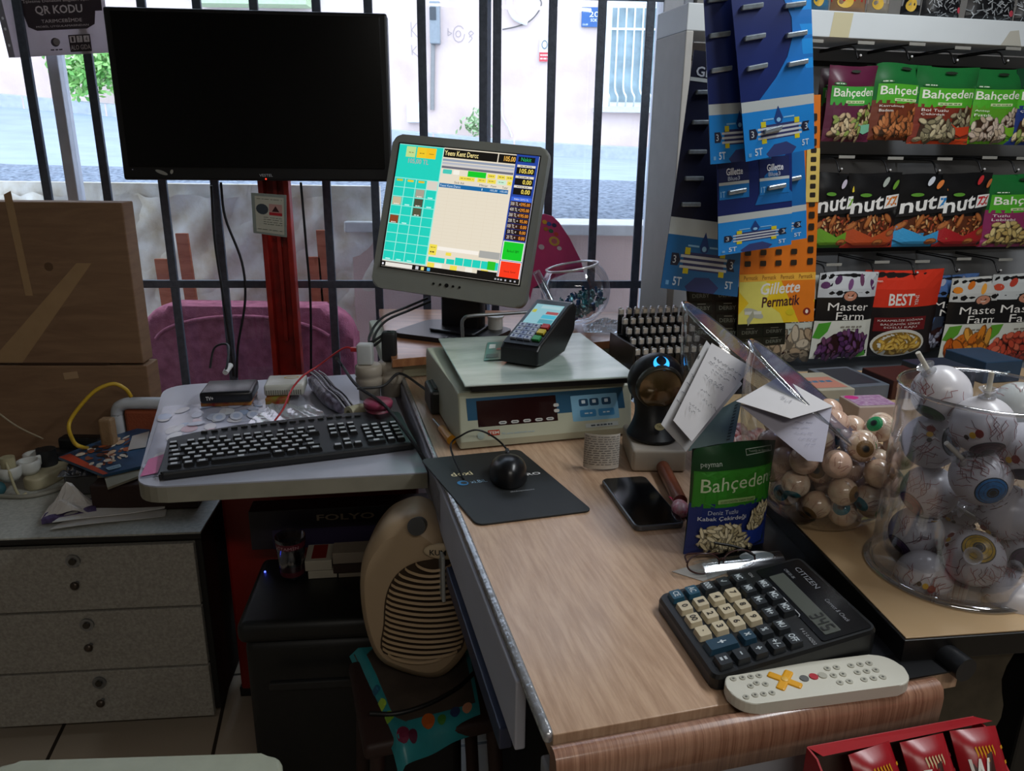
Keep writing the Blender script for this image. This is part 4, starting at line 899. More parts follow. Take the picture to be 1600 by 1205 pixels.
# ---------------------------------------------------------------- cream slab + wooden board + monitor
F1 = on(604, 592, .952); sl = [F1, on(700, 580, .952), V((.36, 1.86, 0)), V((.33, 2.2, 0)), V((-.40, 2.24, 0))]
sl = [(F1.x, F1.y), (.30, F1.y+.2), (.34, 2.19), (-.42, 2.19)]
st2 = MB(); st2.prism(roundpoly(sl, [.015]*4, 3), .9505, .988, mat('#b3b59c', .7, noise=.1, ns=12), .006, 2); tag(st2.obj('foam_slab', recenter=True), 'thick cream slab lying on the back end of the cash counter', 'slab')
A, B, C3 = on(612, 562, 1.008), on(985, 530, 1.008), on(586, 477, 1.008)
ol = [(A.x, A.y), (B.x, B.y), (B.x+.02, 2.25), (-.40, 2.25)]
m = MB(); m.prism(roundpoly(ol, [.004, .02, .01, .01], 3), .9885, 1.008, wood('#a8744e', '#7d4c30', (3, 18, 3), .28, coat=.5), .001); tag(m.obj('wooden_board', recenter=True), 'varnished wooden board under the monitor on the cream slab', 'board')
mo = thing('monitor', 'grey desktop monitor tilted on its black stand showing a cash register program', 'monitor', (-.14, 1.93, 1.0085), (0, 0, -22))
m = MB(); m.prism(roundpoly([(-.15, -.09), (.11, -.10), (.12, .09), (-.13, .10)], [.03]*4, 4), 0, .012, mat('#1b1c21', .35), .004, 3, smooth=False)
m.prism(roundpoly([(-.07, -.04), (.07, -.05), (.06, .07), (-.06, .07)], [.02]*4, 3), .012, .02, mat('#1b1c21', .35), .003)
cv = Cv(m, lambda u, v, h: V((u, v, .0125+h))); cv.text('AOC', -.01, -.09, .06, -.07, ink('#7d8086'), shear=.2); m.obj('base', mo)
m = MB(); m.box((0, .03, .07), (.11, .045, .13), mat('#121317', .4), .008, 3); m.obj('neck', mo)
hd = MB(); hm = TR((0, 0, 0), (0, 0, 0)); HM = mo.matrix_basis.inverted() @ (Mx.Translation(V((-.14, 1.928, 1.302))) @ Euler((R(-16.4), R(4.2), R(-16.8))).to_matrix().to_4x4())
BZ = mat('#8f928a', .45, noise=.03)
mw, mh = .407, .388
m = MB(); m.mx = HM; ol = rrect(mw, mh, .022, 5); r90 = TR(rot=(90, 0, 0))
m.prism(ol, -.03, 0, BZ, .006, 3, mx=r90); m.prism(rrect(mw*.9, mh*.85, .03, 4), -.055, -.028, mat('#3a3b3a', .5), .008, 2, mx=r90)
m.obj('housing', mo)
sx0, sx1, sz0, sz1 = -.182, .183, -.139, .170
m = MB(); m.mx = HM; S = lambda u, v, h=0: V((sx0+(sx1-sx0)*u, -h, sz0+(sz1-sz0)*v))
m.box(((sx0+sx1)/2, -.0005, (sz0+sz1)/2), (sx1-sx0+.006, .002, sz1-sz0+.006), BLK)
cv = Cv(m, S, eps=2e-5, base=1.6e-3); E_ = 1.0
T_, CRM, YL, GN, BK = glow('#1fd0bc', E_), glow('#e6dcc8', E_), glow('#f0dc50', E_), glow('#10c828', E_), glow('#14100c', .6)
cv.rect(0, 0, 1, 1, glow('#d8d0c4', E_)); cv.rect(0, .05, .33, 1, glow('#9fe8dc', E_)); cv.rect(0, .73, .322, .995, T_)
for x, c_ in ((.055, '#bfdc90'), (.135, '#f0c828'), (.205, '#f4c020')): cv.rect(x, .90, x+.07, .985, glow(c_, E_)); cv.scrib(x+.02, .935, x+.055, .94, glow('#806020', .7), 2)
cv.text('105,00 TL', .08, .845, .23, .89, glow('#b8a0a0', E_), bold=.01)
for r_ in range(9):
    for c_ in range(4):
        x = .004+c_*.0805; y = .655-r_*.0745
        cv.rect(x, y, x+.075, y+.069, glow('#d8d0c4', E_) if (r_ == 0 and c_ == 3) else T_)
for (c_, r_, cc, a_, b_) in ((2, 1, '#a8a090', 0, 1), (0, 2, '#c8b898', .1, .8), (2, 2, '#4c4c3c', 0, 1), (2, 3, '#54543f', 0, 1), (0, 4, '#8c4424', .1, .8)):
    x = .004+c_*.0805; y = .655-r_*.0745; cv.rect(x+.006, y+.002, x+.07, y+.069*.95, glow(cc, E_)); cv.scrib(x+.02, y+.005, x+.055, y+.012, glow('#f4f0e8', E_), 2)
for (c_, r_) in ((0, 0), (1, 0), (2, 0)): x = .004+c_*.0805; cv.rr(x+.015, .70, x+.06, .716, .004, glow(('#c8c030', '#e8c828', '#e0b828')[c_], E_))
for (c_, r_) in ((3, 1), (1, 2), (3, 2), (1, 4), (0, 8), (1, 8), (2, 8)): x = .004+c_*.0805; y = .655-r_*.0745; cv.rect(x+.02, y+.003, x+.055, y+.012, glow('#c0f4ec', E_))
cv.rect(.33, .045, .84, 1, CRM); cv.rect(.332, .925, .715, .992, BK); cv.rect(.722, .925, .845, .992, BK)
cv.text('Yeenı Kent Dercc', .338, .94, .58, .98, glow('#f8e49a', 1), bold=.01); cv.text('105.00', .76, .94, .84, .98, glow('#f0b850', 1), bold=.02)
for y, c_ in ((.895, '#8f9aae'), (.87, '#b4b8c4'), (.85, '#d0ccc8'), (.838, '#6a6a78')): cv.rect(.332, y, .84, y+.018, glow(c_, E_))
cv.rr(.345, .795, .41, .83, .006, glow('#48c8b8', E_)); cv.rr(.42, .795, .465, .83, .006, glow('#f4f0e4', E_)); cv.rect(.525, .79, .655, .835, GN)
for x in (.665, .735, .795): cv.rect(x, .795, x+.055, .828, YL); cv.scrib(x+.01, .81, x+.045, .815, glow('#605020', .6), 2)
for x, w_ in ((.47, .11), (.6, .06), (.67, .06), (.74, .06), (.81, .03)): cv.rect(x, .755, x+w_, .787, YL if x != .74 else glow('#c8ecd0', E_)); cv.scrib(x+.01, .77, x+w_-.01, .774, glow('#605020', .6), 2)
cv.text('Stok Adı', .44, .725, .51, .742, glow('#303030', .6)); cv.text('Miktar', .62, .725, .68, .742, glow('#303030', .6)); cv.text('Fiyat', .7, .725, .74, .742, glow('#303030', .6)); cv.text('Tutar', .78, .725, .82, .742, glow('#303030', .6))
cv.rect(.335, .685, .825, .718, glow('#1668a4', E_)); cv.text('Yeeni Kent Dercc', .34, .692, .49, .71, glow('#d8e8f4', E_)); cv.text('1', .64, .692, .645, .71, glow('#d8e8f4', E_)); cv.text('105,00', .70, .692, .75, .71, glow('#d8e8f4', E_)); cv.text('105,00', .77, .692, .82, .71, glow('#d8e8f4', E_))
for i in range(16): cv.line([(.335, .66-i*.027), (.825, .66-i*.027)], .0012, glow('#dccfb8', E_))
for x in (.41, .52, .62, .69, .76): cv.line([(x, .235), (x, .685)], .0012, glow('#dccfb8', E_))
cv.rect(.335, .14, .39, .225, YL); cv.scrib(.345, .2, .38, .205, glow('#605020', .6), 2); cv.scrib(.345, .16, .38, .17, glow('#605020', .6), 2); cv.rect(.395, .185, .69, .215, glow('#f6f0e6', E_)); cv.rect(.695, .17, .84, .225, glow('#a8a8a4', E_)); cv.rect(.46, .15, .5, .175, YL)
for i in range(7): cv.rect(.34+i*.062+(.07 if i else 0), .085, .34+i*.062+(.128 if i else .12), .145 if i > 1 else .125, T_); 
cv.rect(.765, .083, .82, .15, glow('#28c028', E_)) 
for i, c_ in enumerate('yw y w yw'): 
    if c_ != ' ': cv.rect(.34+i*.055, .04, .39+i*.055, .078, YL if c_ == 'y' else glow('#f0ece0', E_))
cv.rect(.70, .03, .84, .07, BK)
cv.rect(.845, .045, 1, 1, glow('#2444a0', E_)); cv.rect(.86, .945, .975, .985, glow('#081c14', .6)); cv.text('Nakit', .88, .95, .95, .98, glow('#20b870', 1))
for y, t_ in ((.85, '105.00'), (.765, '0.00'), (.69, '0.00')):
    cv.rect(.86, y+.054, .985, y+.072, glow('#e4dcc4', E_)); cv.scrib(.88, y+.06, .96, y+.065, glow('#504838', .6), 3); cv.rect(.86, y, .985, y+.052, BK); cv.text(t_, .98-.0165*len(t_), y+.008, .975, y+.044, glow('#f0d860', 1), bold=.02)
cv.rect(.855, .64, .995, .672, glow('#3c68d8', E_)); cv.text('PARA ÜSTÜ TL', .875, .648, .975, .664, glow('#e8ecf8', E_))
for i, (t_, v_) in enumerate((('500 TL =', '395.00'), ('400 TL =', '295.00'), ('300 TL =', '195.00'), ('200 TL =', '95.00'), ('100 TL =', '0.00'), ('50 TL =', '0.00'), ('20 TL =', '0.00'))):
    y = .597-i*.0435; cv.rect(.855, y, .998, y+.041, glow('#38180c' if i % 2 == 0 else '#200e08', .8)); cv.text(t_, .925-.0085*len(t_), y+.008, .925, y+.034, glow('#f0e8e0', .9)); cv.text(v_, .99-.0105*len(v_), y+.008, .99, y+.034, glow('#f09838', .95), bold=.02)
cv.rect(.85, .175, .998, .325, glow('#e8f4e8', E_)); cv.rect(.856, .18, .992, .32, GN); cv.text('Barkod SBM', .885, .24, .965, .26, glow('#085010', .6))
cv.rect(.85, .015, .998, .17, glow('#f8e8e0', E_)); cv.rect(.856, .02, .992, .165, glow('#f83818', 1)); cv.text('Satış İptal', .885, .08, .965, .1, glow('#601008', .6))
cv.rect(0, 0, 1, .042, BK); cv.rect(.035, .004, .235, .036, glow('#e8e4dc', E_)); cv.rect(.01, .012, .022, .028, glow('#e8e8f0', E_))
for x, c_ in ((.26, '#c8c8d0'), (.3, '#e8d878'), (.345, '#50a8d8')): cv.rect(x, .008, x+.022, .034, glow(c_, E_))
for x in (.83, .85, .87, .9, .935, .965): cv.rect(x, .014, x+.012, .026, glow('#c8c8d0', .8))
m.obj('screen', mo)
m = MB(); m.mx = HM
for i, x in enumerate((-.035, -.017, 0, .017, .034)): m.cyl((x, .001, -.165), (x, -.002, -.165), .005 if i == 2 else .003, BLK, n=16)
m.obj('buttons', mo)['kind'] = 'stuff'
m = MB(); m.mx = HM; cv = Cv(m, lambda u, v, h: V((u, -.0005-h, v))); cv.text('AOC', -.178, .176, -.160, .182, ink('#9a9c98')); m.obj('lettering', mo)
t = [oy(668, 466, 1.96), oy(635, 480, 1.93), oy(600, 495, 1.86), oy(582, 515, 1.8), oy(578, 535, 1.72), adp]
for k, (dx, lab) in enumerate(((0, 'black monitor cable looping down to the power adaptor, outer of the two'), (.008, 'black monitor cable looping beside its twin, inner of the two'))):
    tt = [p+V((dx, 0, -dx)) for p in t[:-1]]+[t[-1]+V((dx*.5, 0, 0))]; tag(MB().tube(tt, .0032, BLKM).obj('monitor_cable', recenter=True), lab, 'cable')
# wire bracket behind the platter
t = [oy(723, 528, 1.70), oy(722, 506, 1.70), oy(725, 498, 1.70), oy(735, 494, 1.70), oy(780, 491, 1.72), oy(830, 488, 1.74), oy(834, 493, 1.74), oy(835, 524, 1.74)]
tag(MB().tube([V((t[0].x, 1.70, 1.0))]+t+[V((t[-1].x, 1.745, 1.0))], .004, STEEL).obj('wire_bracket', recenter=True), 'bent grey wire bracket rising behind the scale platter', 'bracket')
p = on(773, 527, 1.009); m = MB(); m.cyl((p.x, p.y+.05, 1.009), (p.x, p.y+.05, 1.05), .02, WHT); m.cyl((p.x, p.y+.05, 1.05), (p.x, p.y+.05, 1.054), .022, WHT); tag(m.obj('spool', recenter=True), 'small white spool standing behind the scale by the monitor foot', 'spool')
p = on(738, 530, 1.009); m = MB(); m.lathe([(.013+.0045*cos(a*pi/6), .0045+.0045*sin(a*pi/6)) for a in range(13)], WHT, 20, Mx.Translation(V((p.x+.0, p.y+.05, 1.009)))); tag(m.obj('adhesive_ring', recenter=True), 'small white ring lying behind the scale by the wire bracket', 'ring')
# things in the gap left of the scale
p = CN.w((.05, .97, .952)); m = MB(); m.mx = Mx.Translation(p) @ Mx.Rotation(R(14.5), 4, 'Z'); m.box((.01, 0, .025), (.07, .09, .05), mat('#1d1e1e', .4), .006); m.box((.01, 0, .052), (.05, .06, .005), mat('#4c5050', .5), .002); tag(m.obj('black_adaptor', recenter=True), 'black adaptor block wedged left of the scale under the cream slab', 'adaptor')
ks = thing('screwdriver', 'small screwdriver with amber handle lying left of the scale', 'screwdriver', CN.w((.035, .80, .957)), (0, 0, 22))
MB().cyl((0, -.035, .002), (0, .03, .002), .009, mat('#c88a1e', .3), r1=.007).obj('handle', ks); MB().cyl((0, .03, .002), (0, .085, .002), .0022, STEEL).obj('shaft', ks)
rq('side_sticker', 'worn pale sticker stuck on the counter edge left of the scale', 'sticker', [CN.w(q) for q in ((-.0065, .62, .87), (-.0065, .62, .925), (-.0065, .78, .925), (-.0065, .78, .87))][::-1], 0, mat('#8f8d92', .5, noise=.2, ns=60), .0004)
# ---------------------------------------------------------------- mouse pad, mouse
pd = thing('mouse_pad', 'black printed mouse pad in front of the scale', 'mouse pad', on(745, 823, .9505), (0, 0, 16.7)); PW, PH = .18, .262
m = MB(); m.prism([(x+PW/2, y+PH/2) for x, y in rrect(PW, PH, .012, 4)], 0, .003, mat('#1c1e1f', .55, noise=.06, ns=80), .001)
PMX = Mx(((1, -.03/PH*1.2, 0, 0), (0, 1, 0, 0), (0, 0, 1, 0), (0, 0, 0, 1))); m.v = [PMX @ v for v in m.v]
cv = Cv(m, lambda u, v, h: PMX @ V((u*PW, v*PH, .003+h)))
cv.text('doxi', .14, .66, .34, .72, ink('#e0d4a8'), bold=.01); cv.text('sucidler', .58, .74, .83, .80, ink('#e0695a')); cv.rect(.58, .67, .85, .735, ink('#8c1e22')); cv.text('sistemleri', .6, .685, .8, .72, ink('#d9b8b0'))
cv.text('LİSOPRO', .52, .555, .93, .605, ink('#d6d6d6'), bold=.03); cv.ell(.18, .55, .05, .035, ink('#2a78b0')); cv.ell(.19, .55, .03, .02, ink('#1c1e1f')); cv.text('xi.BiL', .25, .53, .4, .57, ink('#8fb4cc')); cv.text('abcdosyasistemi', .5, .34, .72, .36, ink('#b0b4b8'))
m.obj('pad', pd)
mp_ = on(797, 764, .9545); ms = thing('computer_mouse', 'black wired computer mouse on the mouse pad', 'mouse', mp_, (0, 0, 4))
m = MB(); prof = []
def mouse(u, v):
    a = 2*pi*u; r_ = sin(pi/2*v); x = .031*cos(a)*r_*(1+.06*sin(a)); y = .045+.048*sin(a)*r_; z = .036*cos(pi/2*v)**.75*(1-.25*(y-.045)/.048)+.004
    return V((x, y, z*(1 if v < .999 else 0)+(.0 if v < .999 else .001)))
m.grid(mouse, 32, 14, mat('#111215', .3, noise=0)); m.prism([(.030*cos(a*pi/12), .045+.047*sin(a*pi/12)) for a in range(24)], .0005, .005, BLK); m.obj('body', ms)
MB().box((.0, .078, .032), (.007, .018, .008), mat('#33363a', .4), .003, 3).obj('scroll_wheel', ms)
t = [mp_+V((0, .09, .012)), on(783, 698, .955)+V((0, 0, .02)), on(768, 680, .955)+V((0, 0, .045)), on(745, 688, .955)+V((0, -.0, .05)), on(722, 700, .955)+V((0, 0, .035)), on(697, 712, .9535)]
P = [mp_+V((0, .088, .012)), oy(790, 700, 1.265), oy(770, 682, 1.255), oy(745, 672, 1.245), oy(722, 680, 1.24), oy(704, 698, 1.235), CN.w((.03, .60, .9545))]
tag(MB().tube(P, .0018, BLK, 6).obj('mouse_cable', recenter=True), 'thin black mouse cable arching in front of the scale panel', 'cable')
# ---------------------------------------------------------------- phone
pf = thing('smartphone', 'black smartphone with grey rim lying beside the mouse pad', 'phone', on(995, 834, .9505), (0, 0, 6))
m = MB(); shx = Mx(((1, -.22, 0, 0), (0, 1, 0, 0), (0, 0, 1, 0), (0, 0, 0, 1))); PHm = TR((0, 0, 0), (0, 0, 5))
m.prism([(x+.037, y+.088) for x, y in rrect(.076, .168, .010, 4)], 0, .009, mat('#5e6064', .3, .6), .002, mx=PHm); m.obj('case', pf)
MB().prism([(x+.037, y+.088) for x, y in rrect(.071, .163, .008, 4)], .009, .0096, mat('#06070a', .12, noise=0), mx=PHm).obj('screen', pf)
# ---------------------------------------------------------------- barcode scanner
sp = on(1029, 742, .9505); sn = thing('barcode_scanner', 'black round-headed desktop barcode scanner with a blue light on top', 'scanner', (sp.x-.0, sp.y+.075, .9505+.042), (0, 0, 4))
tag(MB().box((sp.x+.002, sp.y+.075, .9505+.02), (.092, .13, .04), mat('#b0a595', .5, noise=.05), .006, 3, mx=None).obj('white_box', recenter=True), 'small cream box under the barcode scanner', 'box')
SB = mat('#101113', .4, noise=.04)
m = MB()
def scb(u, v):
    a = 2*pi*u; rx = .046*(1-v)+.036*v-.008*sin(pi*v); ry = .047*(1-v)+.028*v-.006*sin(pi*v)
    return V((rx*cos(a), ry*sin(a)+.012*v, .005+.065*v))
m.grid(scb, 32, 12, SB); m.prism([(.043*cos(a*pi/16), .047*sin(a*pi/16)) for a in range(32)], 0, .006, SB, .002); cv = Cv(m, lambda u, v, h: V((u, -.043-h+.3*(v-.03)+(u*u*8), v))); cv.ell(0, .032, .009, .006, ink('#b3a97c'), n=20); cv.text('TAC', -.005, .030, .005, .034, ink('#4a4228')); m.obj('stand', sn)
HH = TR((.002, .012, .098), (10, 0, 0)) @ Mx.Scale(1.08, 4)
m = MB(); m.mx = HH; m.ell((0, 0, 0), (.046, .036, .046), SB, 36, 20); m.obj('head', sn)
m = MB(); m.mx = HH; r9 = TR(rot=(90, 0, 0)); m.lathe([(.0325, .026), (.0345, .0335), (.0365, .031), (.038, .022)], mat('#4b4a40', .3, .6), 36, r9); m.lathe([(0, .0385), (.02, .037), (.0335, .0315)], mat('#6a5636', .15, .5, noise=0, coat=1), 36, r9); m.obj('scan_window', sn)
m = MB(); m.mx = HH; m.lathe([(.0, .0), (.0125, .000), (.0125, -.002)], glow('#30a0f8', 2), 20, TR((0, -.02, .0395), (38, 0, 0))); m.lathe([(0, .0014), (.008, .001)], mat('#0c1c2a', .2), 20, TR((0, -.0165, .0420), (38, 0, 0))); m.obj('blue_light', sn)
# receipt strip curling out from the scale
ra, rb_ = on(913, 735, .9505), on(966, 731, .9505)
m = MB(); cxr = (ra+rb_)/2; rr_ = (rb_-ra).length/2
def strip(u, v, h=0):
    a = pi+pi*u; return V((cxr.x+(rr_+h)*cos(a), cxr.y+.010+(rr_*.65+h)*sin(a), .951+.062*v+.003*sin(3*u)))
m.grid(strip, 20, 4, mat('#c3bdb2', .7), th=.0006); cv = Cv(m, strip, base=8e-4); rn = random.Random(2)
for i in range(13): cv.scrib(.12, .93-i*.065, .86, .95-i*.065, ink('#6c6a68'), 7, rng=rn)
tag(m.obj('receipt_strip', recenter=True), 'curled printed receipt strip standing below the right end of the scale', 'receipt')
# ---------------------------------------------------------------- calculator
AL = R(10.5); cal = thing('calculator', 'large black desk calculator with cream number keys and display reading 345', 'calculator', (.203, .667, .9515), (0, 0, 0))
# local: i along calculator width (L edge -> B edge), j towards the display
Lp, Bp = V((.176, .800, .957)), V((.207, .650, .957)); ej = V((.965, .262, 0)).normalized()
def cmap(a, b, h=0):      # a 0..1 left to right, b 0..1 bottom to display
    base = Lp*(1-a)+Bp*a; return base+ej*(.192*b)+V((0, 0, .010+.026*b+h))
m = MB(); cor = [(0, 0), (1, 0), (1, 1), (0, 1)]
def crr(a0, b0, a1, b1, r_, n=4): return [((a0+a1)/2+x, (b0+b1)/2+y/1.25) for x, y in rrect(a1-a0, (b1-b0)*1.25, r_, n)]
def cslab(m, ol, h0, h1, mt, inset=.0, flat=False):
    n = len(ol); cx_ = sum(p[0] for p in ol)/n; cy_ = sum(p[1] for p in ol)/n
    lo = [cmap(a, b, h0) for a, b in ol]; hi = [cmap(cx_+(a-cx_)*(1-inset), cy_+(b-cy_)*(1-inset), h1) for a, b in ol]
    if flat: lo = [V((p.x, p.y, .9515)) for p in lo]
    m.add(lo+hi, [list(range(n))[::-1], list(range(n, 2*n))]+[[i, (i+1) % n, n+(i+1) % n, n+i] for i in range(n)], mt)
CB_ = mat('#0f1113', .4, noise=.05)
cslab(m, crr(0, 0, 1, 1, .06), 0, -.004, CB_, 0, True); cslab(m, crr(0, 0, 1, 1, .06), -.004, 0, CB_, .02); m.obj('body', cal, world=True)
m = MB(); cslab(m, crr(.04, .66, .97, .97, .02), .0, .001, mat('#08090b', .25, noise=0)); m.obj('display_panel', cal, world=True)
m = MB(); cslab(m, crr(.16, .70, .92, .80, .01), .001, .0016, mat('#4c504a', .3, noise=0)); cv = Cv(m, cmap, base=2e-3)
def seg7(cv, x, y, w_, h_, on_, mt):
    t_ = .012; S_ = {'a': (x, y+h_, x+w_, y+h_), 'g': (x, y+h_/2, x+w_, y+h_/2), 'd': (x, y, x+w_, y), 'f': (x, y+h_/2, x, y+h_), 'b': (x+w_, y+h_/2, x+w_, y+h_), 'e': (x, y, x, y+h_/2), 'c': (x+w_, y, x+w_, y+h_/2)}
    for k in on_: a = S_[k]; cv.line([(a[0], a[1]), (a[2], a[3])], t_, mt)
for x, s_ in ((.70, 'abgcd'), (.77, 'fgbc'), (.84, 'afgcd')): seg7(cv, x, .712, .04, .07, s_, ink('#101211'))
m.obj('display', cal, world=True)
m = MB(); cv = Cv(m, cmap, base=1.3e-3); cv.text('CITIZEN', .14, .885, .44, .92, ink('#7d8084')); cv.text('CMB1201-BK', .12, .82, .26, .84, ink('#7d8084')); cv.text('Correct & Check', .58, .87, .86, .895, ink('#7d8084'), shear=.2); cv.text('F 4 2 0 ADD2', .8, .60, .98, .62, ink('#9a9c9e')); cv.text('ON', .05, .60, .11, .62, ink('#9a9c9e')) 
cv.line([(.27, .655), (.30, .67), (.66, .67), (.68, .655)], .006, ink('#9a9c9e')); m.obj('lettering', cal, world=True)
KCr, KBl, KDk = mat('#c6b99c', .4), mat('#1d4d63', .4), mat('#24282c', .4)
colx = [.045+i*.158 for i in range(6)]; rowy = [.05, .155, .26, .365, .47, .575]
def ckey(a0, b0, a1, b1, mt, t_, tc):
    k = MB(); cslab(k, crr(a0, b0, a1, b1, .012, 2), .0003, .0065, mt, .14); cv = Cv(k, cmap, base=6.9e-3)
    wa = (a1-a0)*(.13 if len(t_) == 1 else .26 if len(t_) == 2 else .33); wb = (b1-b0)*.24; ca, cb_ = (a0+a1)/2, (b0+b1)/2
    if t_ == '+': wb = (b1-b0)*.14
    if t_ in '.-': wb = (b1-b0)*.05
    if t_ == '.': wa = (a1-a0)*.05
    cv.text(t_, ca-wa, cb_-wb, ca+wa, cb_+wb, ink(tc), bold=.02); k.obj('key', cal, world=True)
KS_ = [('CE', 0, 0, KBl), ('0', 1, 0, KCr), ('00', 2, 0, KCr), ('.', 3, 0, KCr), ('=', 5, 0, KDk), ('AC', 0, 1, KBl), ('1', 1, 1, KCr), ('2', 2, 1, KCr), ('3', 3, 1, KCr), ('-', 5, 1, KDk),
       ('000', 0, 2, KDk), ('4', 1, 2, KCr), ('5', 2, 2, KCr), ('6', 3, 2, KCr), ('×', 4, 2, mat('#1e3d50', .4)), ('÷', 5, 2, KDk), ('√', 0, 3, KDk), ('7', 1, 3, KCr), ('8', 2, 3, KCr), ('9', 3, 3, KCr), ('%', 4, 3, KDk), ('+/-', 5, 3, KDk),
       ('MC', 0, 4, KDk), ('MR', 1, 4, KDk), ('M-', 2, 4, KDk), ('M+', 3, 4, KDk), ('MU', 4, 4, KDk), ('OFF', 5, 4, KDk), ('MR2', 1, 5, KDk), ('M2-', 2, 5, KDk), ('M2+', 3, 5, KDk)]
for t_, i, j, mt in KS_: ckey(colx[i], rowy[j], colx[i]+.125, rowy[j]+.082, mt, t_, '#2a2420' if mt is KCr else '#b9c2c6')
ckey(colx[4], rowy[0], colx[4]+.125, rowy[1]+.082, mat('#1e3d50', .4), '+', '#c9d2d6')
# ---------------------------------------------------------------- remote control
ra, rb_ = on(1137, 1083, .962), on(1410, 1048, .962); rl = (rb_-ra).length; ra_ = math.degrees(math.atan2((rb_-ra).y, (rb_-ra).x))
rm = thing('remote_control', 'white remote control with an orange cross pad at the counter front edge', 'remote control', (ra.x, ra.y, .9535), (0, 0, ra_))
RW = .049
ol = rrect(rl, RW, .0225, 7, rl/2, .0); m = MB(); m.prism(ol, .0, .018, mat('#cccabd', .4, noise=.03), .0018, 2, smooth=False); m.obj('body', rm); rm.scale = (1, 1, .72)
m = MB(); OR = mat('#e0a010', .4)
for a_ in (45, 135): m.box((.062, .002, .0185), (.034, .009, .004), OR, .003, mx=Mx.Translation(V((.062, .002, 0))) @ Mx.Rotation(R(a_ if a_ < 180 else a_), 4, 'Z') @ Mx.Translation(V((-.062, -.002, 0))))
m.ell((.062, .002, .0205), (.004, .004, .001), mat('#e0b04a', .4), 12, 6); m.obj('cross_pad', rm)
BT = mat('#aeac9e', .4); bl2 = []
for x, y in ((.012, .013), (.012, -.014), (.022, .013), (.022, -.013), (.031, .013), (.031, -.013), (.04, .013), (.04, -.013), (.024, 0), (.032, .003), (.04, .0)): bl2.append((x, y, .0032))
for i in range(5):
    for j in range(3): bl2.append((.115+i*.0105+(.006 if i > 1 else 0), .011-j*.011, .0035))
for x, y, r_ in bl2: k = MB(); k.cyl((x, y, .0175), (x, y, .0192), r_, BT, n=14); cv = Cv(k, lambda u, v, h: V((u, v, .0192+h))); cv.ell(x, y, .0012, .0012, ink('#55554e')); k.obj('button', rm)
for x, y, c_ in ((.083, .001, '#5c5c5c'), (.094, .002, '#b02030'), (.104, .002, BT)): k = MB(); k.cyl((x, y, .0175), (x, y, .0194), .0045, c_ if c_ is BT else mat(c_, .4), n=16); k.obj('button', rm)
# papers below calculator and remote
rq('till_paper', 'white till paper sheet under the calculator and the remote control', 'paper', ((1132, 1062), (1420, 1010), (1395, 985), (1120, 1040)), .9512, mat('#a8a89c', .7, noise=.1, ns=90), .0012)
rq('dark_leaflet', 'dark glossy leaflet lying at the right end of the calculator', 'leaflet', ((1300, 1040), (1462, 1010), (1440, 955), (1330, 985)), .9528, mat('#191a1f', .3, noise=.2, ns=14), .002)
# napkin, spoon, glasses
rq('napkin', 'white paper napkin corner lying under the folded spectacles', 'napkin', ((1098, 908), (1150, 890), (1140, 866), (1050, 893)), .9512, mat('#b5b0aa', .8), .0008)
spn = thing('plastic_spoon', 'white plastic spoon in a clear wrapper in front of the seed bag', 'spoon', on(1105, 892, .956), (0, 0, 14))
m = MB(); m.grid(lambda u, v: V((.05+.034*(u-.5)*2*(1 if True else 0), .0, 0)) if False else V((.072+.024*cos(2*pi*u)*v, .004+.013*sin(2*pi*u)*v, .004+.006*v*v)), 20, 6, mat('#c9cdd0', .25)); m.box((.022, .0, .008), (.06, .007, .0025), mat('#c9cdd0', .25), .001); m.obj('spoon', spn)
m = MB(); m.grid(lambda u, v: V((-.01+.115*u, -.02+.042*v, .014*sin(pi*v))), 20, 8, clear('#dfe6ea', .06, .35, .1, .0)); m.obj('wrapper', spn)
gp = on(1105, 900, .953); gs_ = thing('reading_glasses', 'folded dark-framed reading glasses on the napkin', 'glasses', gp, (0, 0, 12)); GF = mat('#3a2020', .3)
for sx, ex in ((-1, -.005), (1, .045)):
    m = MB(); m.tube([(ex+.022*cos(a*pi/8), .004+.004*sin(a*pi/8), .016+.012*sin(a*pi/8)) for a in range(16)], .0012, GF, 6, 2, closed=True); m.obj('rim', gs_)
    m = MB(); m.lathe([(0, 0), (.0215, 0)], clear('#f0f4f4', .1, .4, .03), 20, Mx.Translation(V((ex, .004, .016))) @ Mx.Diagonal((1, .35, .55, 1)) @ TR(rot=(90, 0, 0))); m.obj('lens', gs_)
m = MB(); m.tube([(.017, .004, .018), (.02, .002, .022), (.024, .004, .018)], .0012, GF, 6); m.obj('bridge', gs_)
m = MB(); m.tube([(-.028, .004, .02), (-.02, .02, .022), (.03, .03, .012)], .0013, GF, 6); m.obj('temple', gs_)
m = MB(); m.tube([(.067, .004, .02), (.045, .012, .03), (.015, .018, .036)], .0018, BLK, 6); m.obj('temple', gs_)
# brown cigar stick and pink sweet behind the seed bag
a, b = on(1035, 740, .9505), on(1062, 795, .9505); d = (b-a); m = MB(); m.cyl(a+V((0, 0, .012)), b+V((0, 0, .012)), .011, wood('#7a3c20', '#5a2a16', (4, 4, 4), .35)); tag(m.obj('brown_stick', recenter=True), 'orange brown wrapped stick lying behind the smartphone', 'stick')
p = on(1062, 806, .9505); m = MB(); m.ell((p.x+.0, p.y, .9505+.012), (.013, .02, .012), mat('#c0305a', .3, noise=.3, ns=120, col2='#d9c0c6'), 16, 10); m.add([(p.x-.004, p.y+.018, .963), (p.x+.012, p.y+.035, .958), (p.x-.012, p.y+.035, .966)], [[0, 1, 2]], mat('#c0305a', .3)); tag(m.obj('wrapped_sweet', recenter=True), 'pink wrapped sweet behind the left edge of the seed bag', 'sweet')
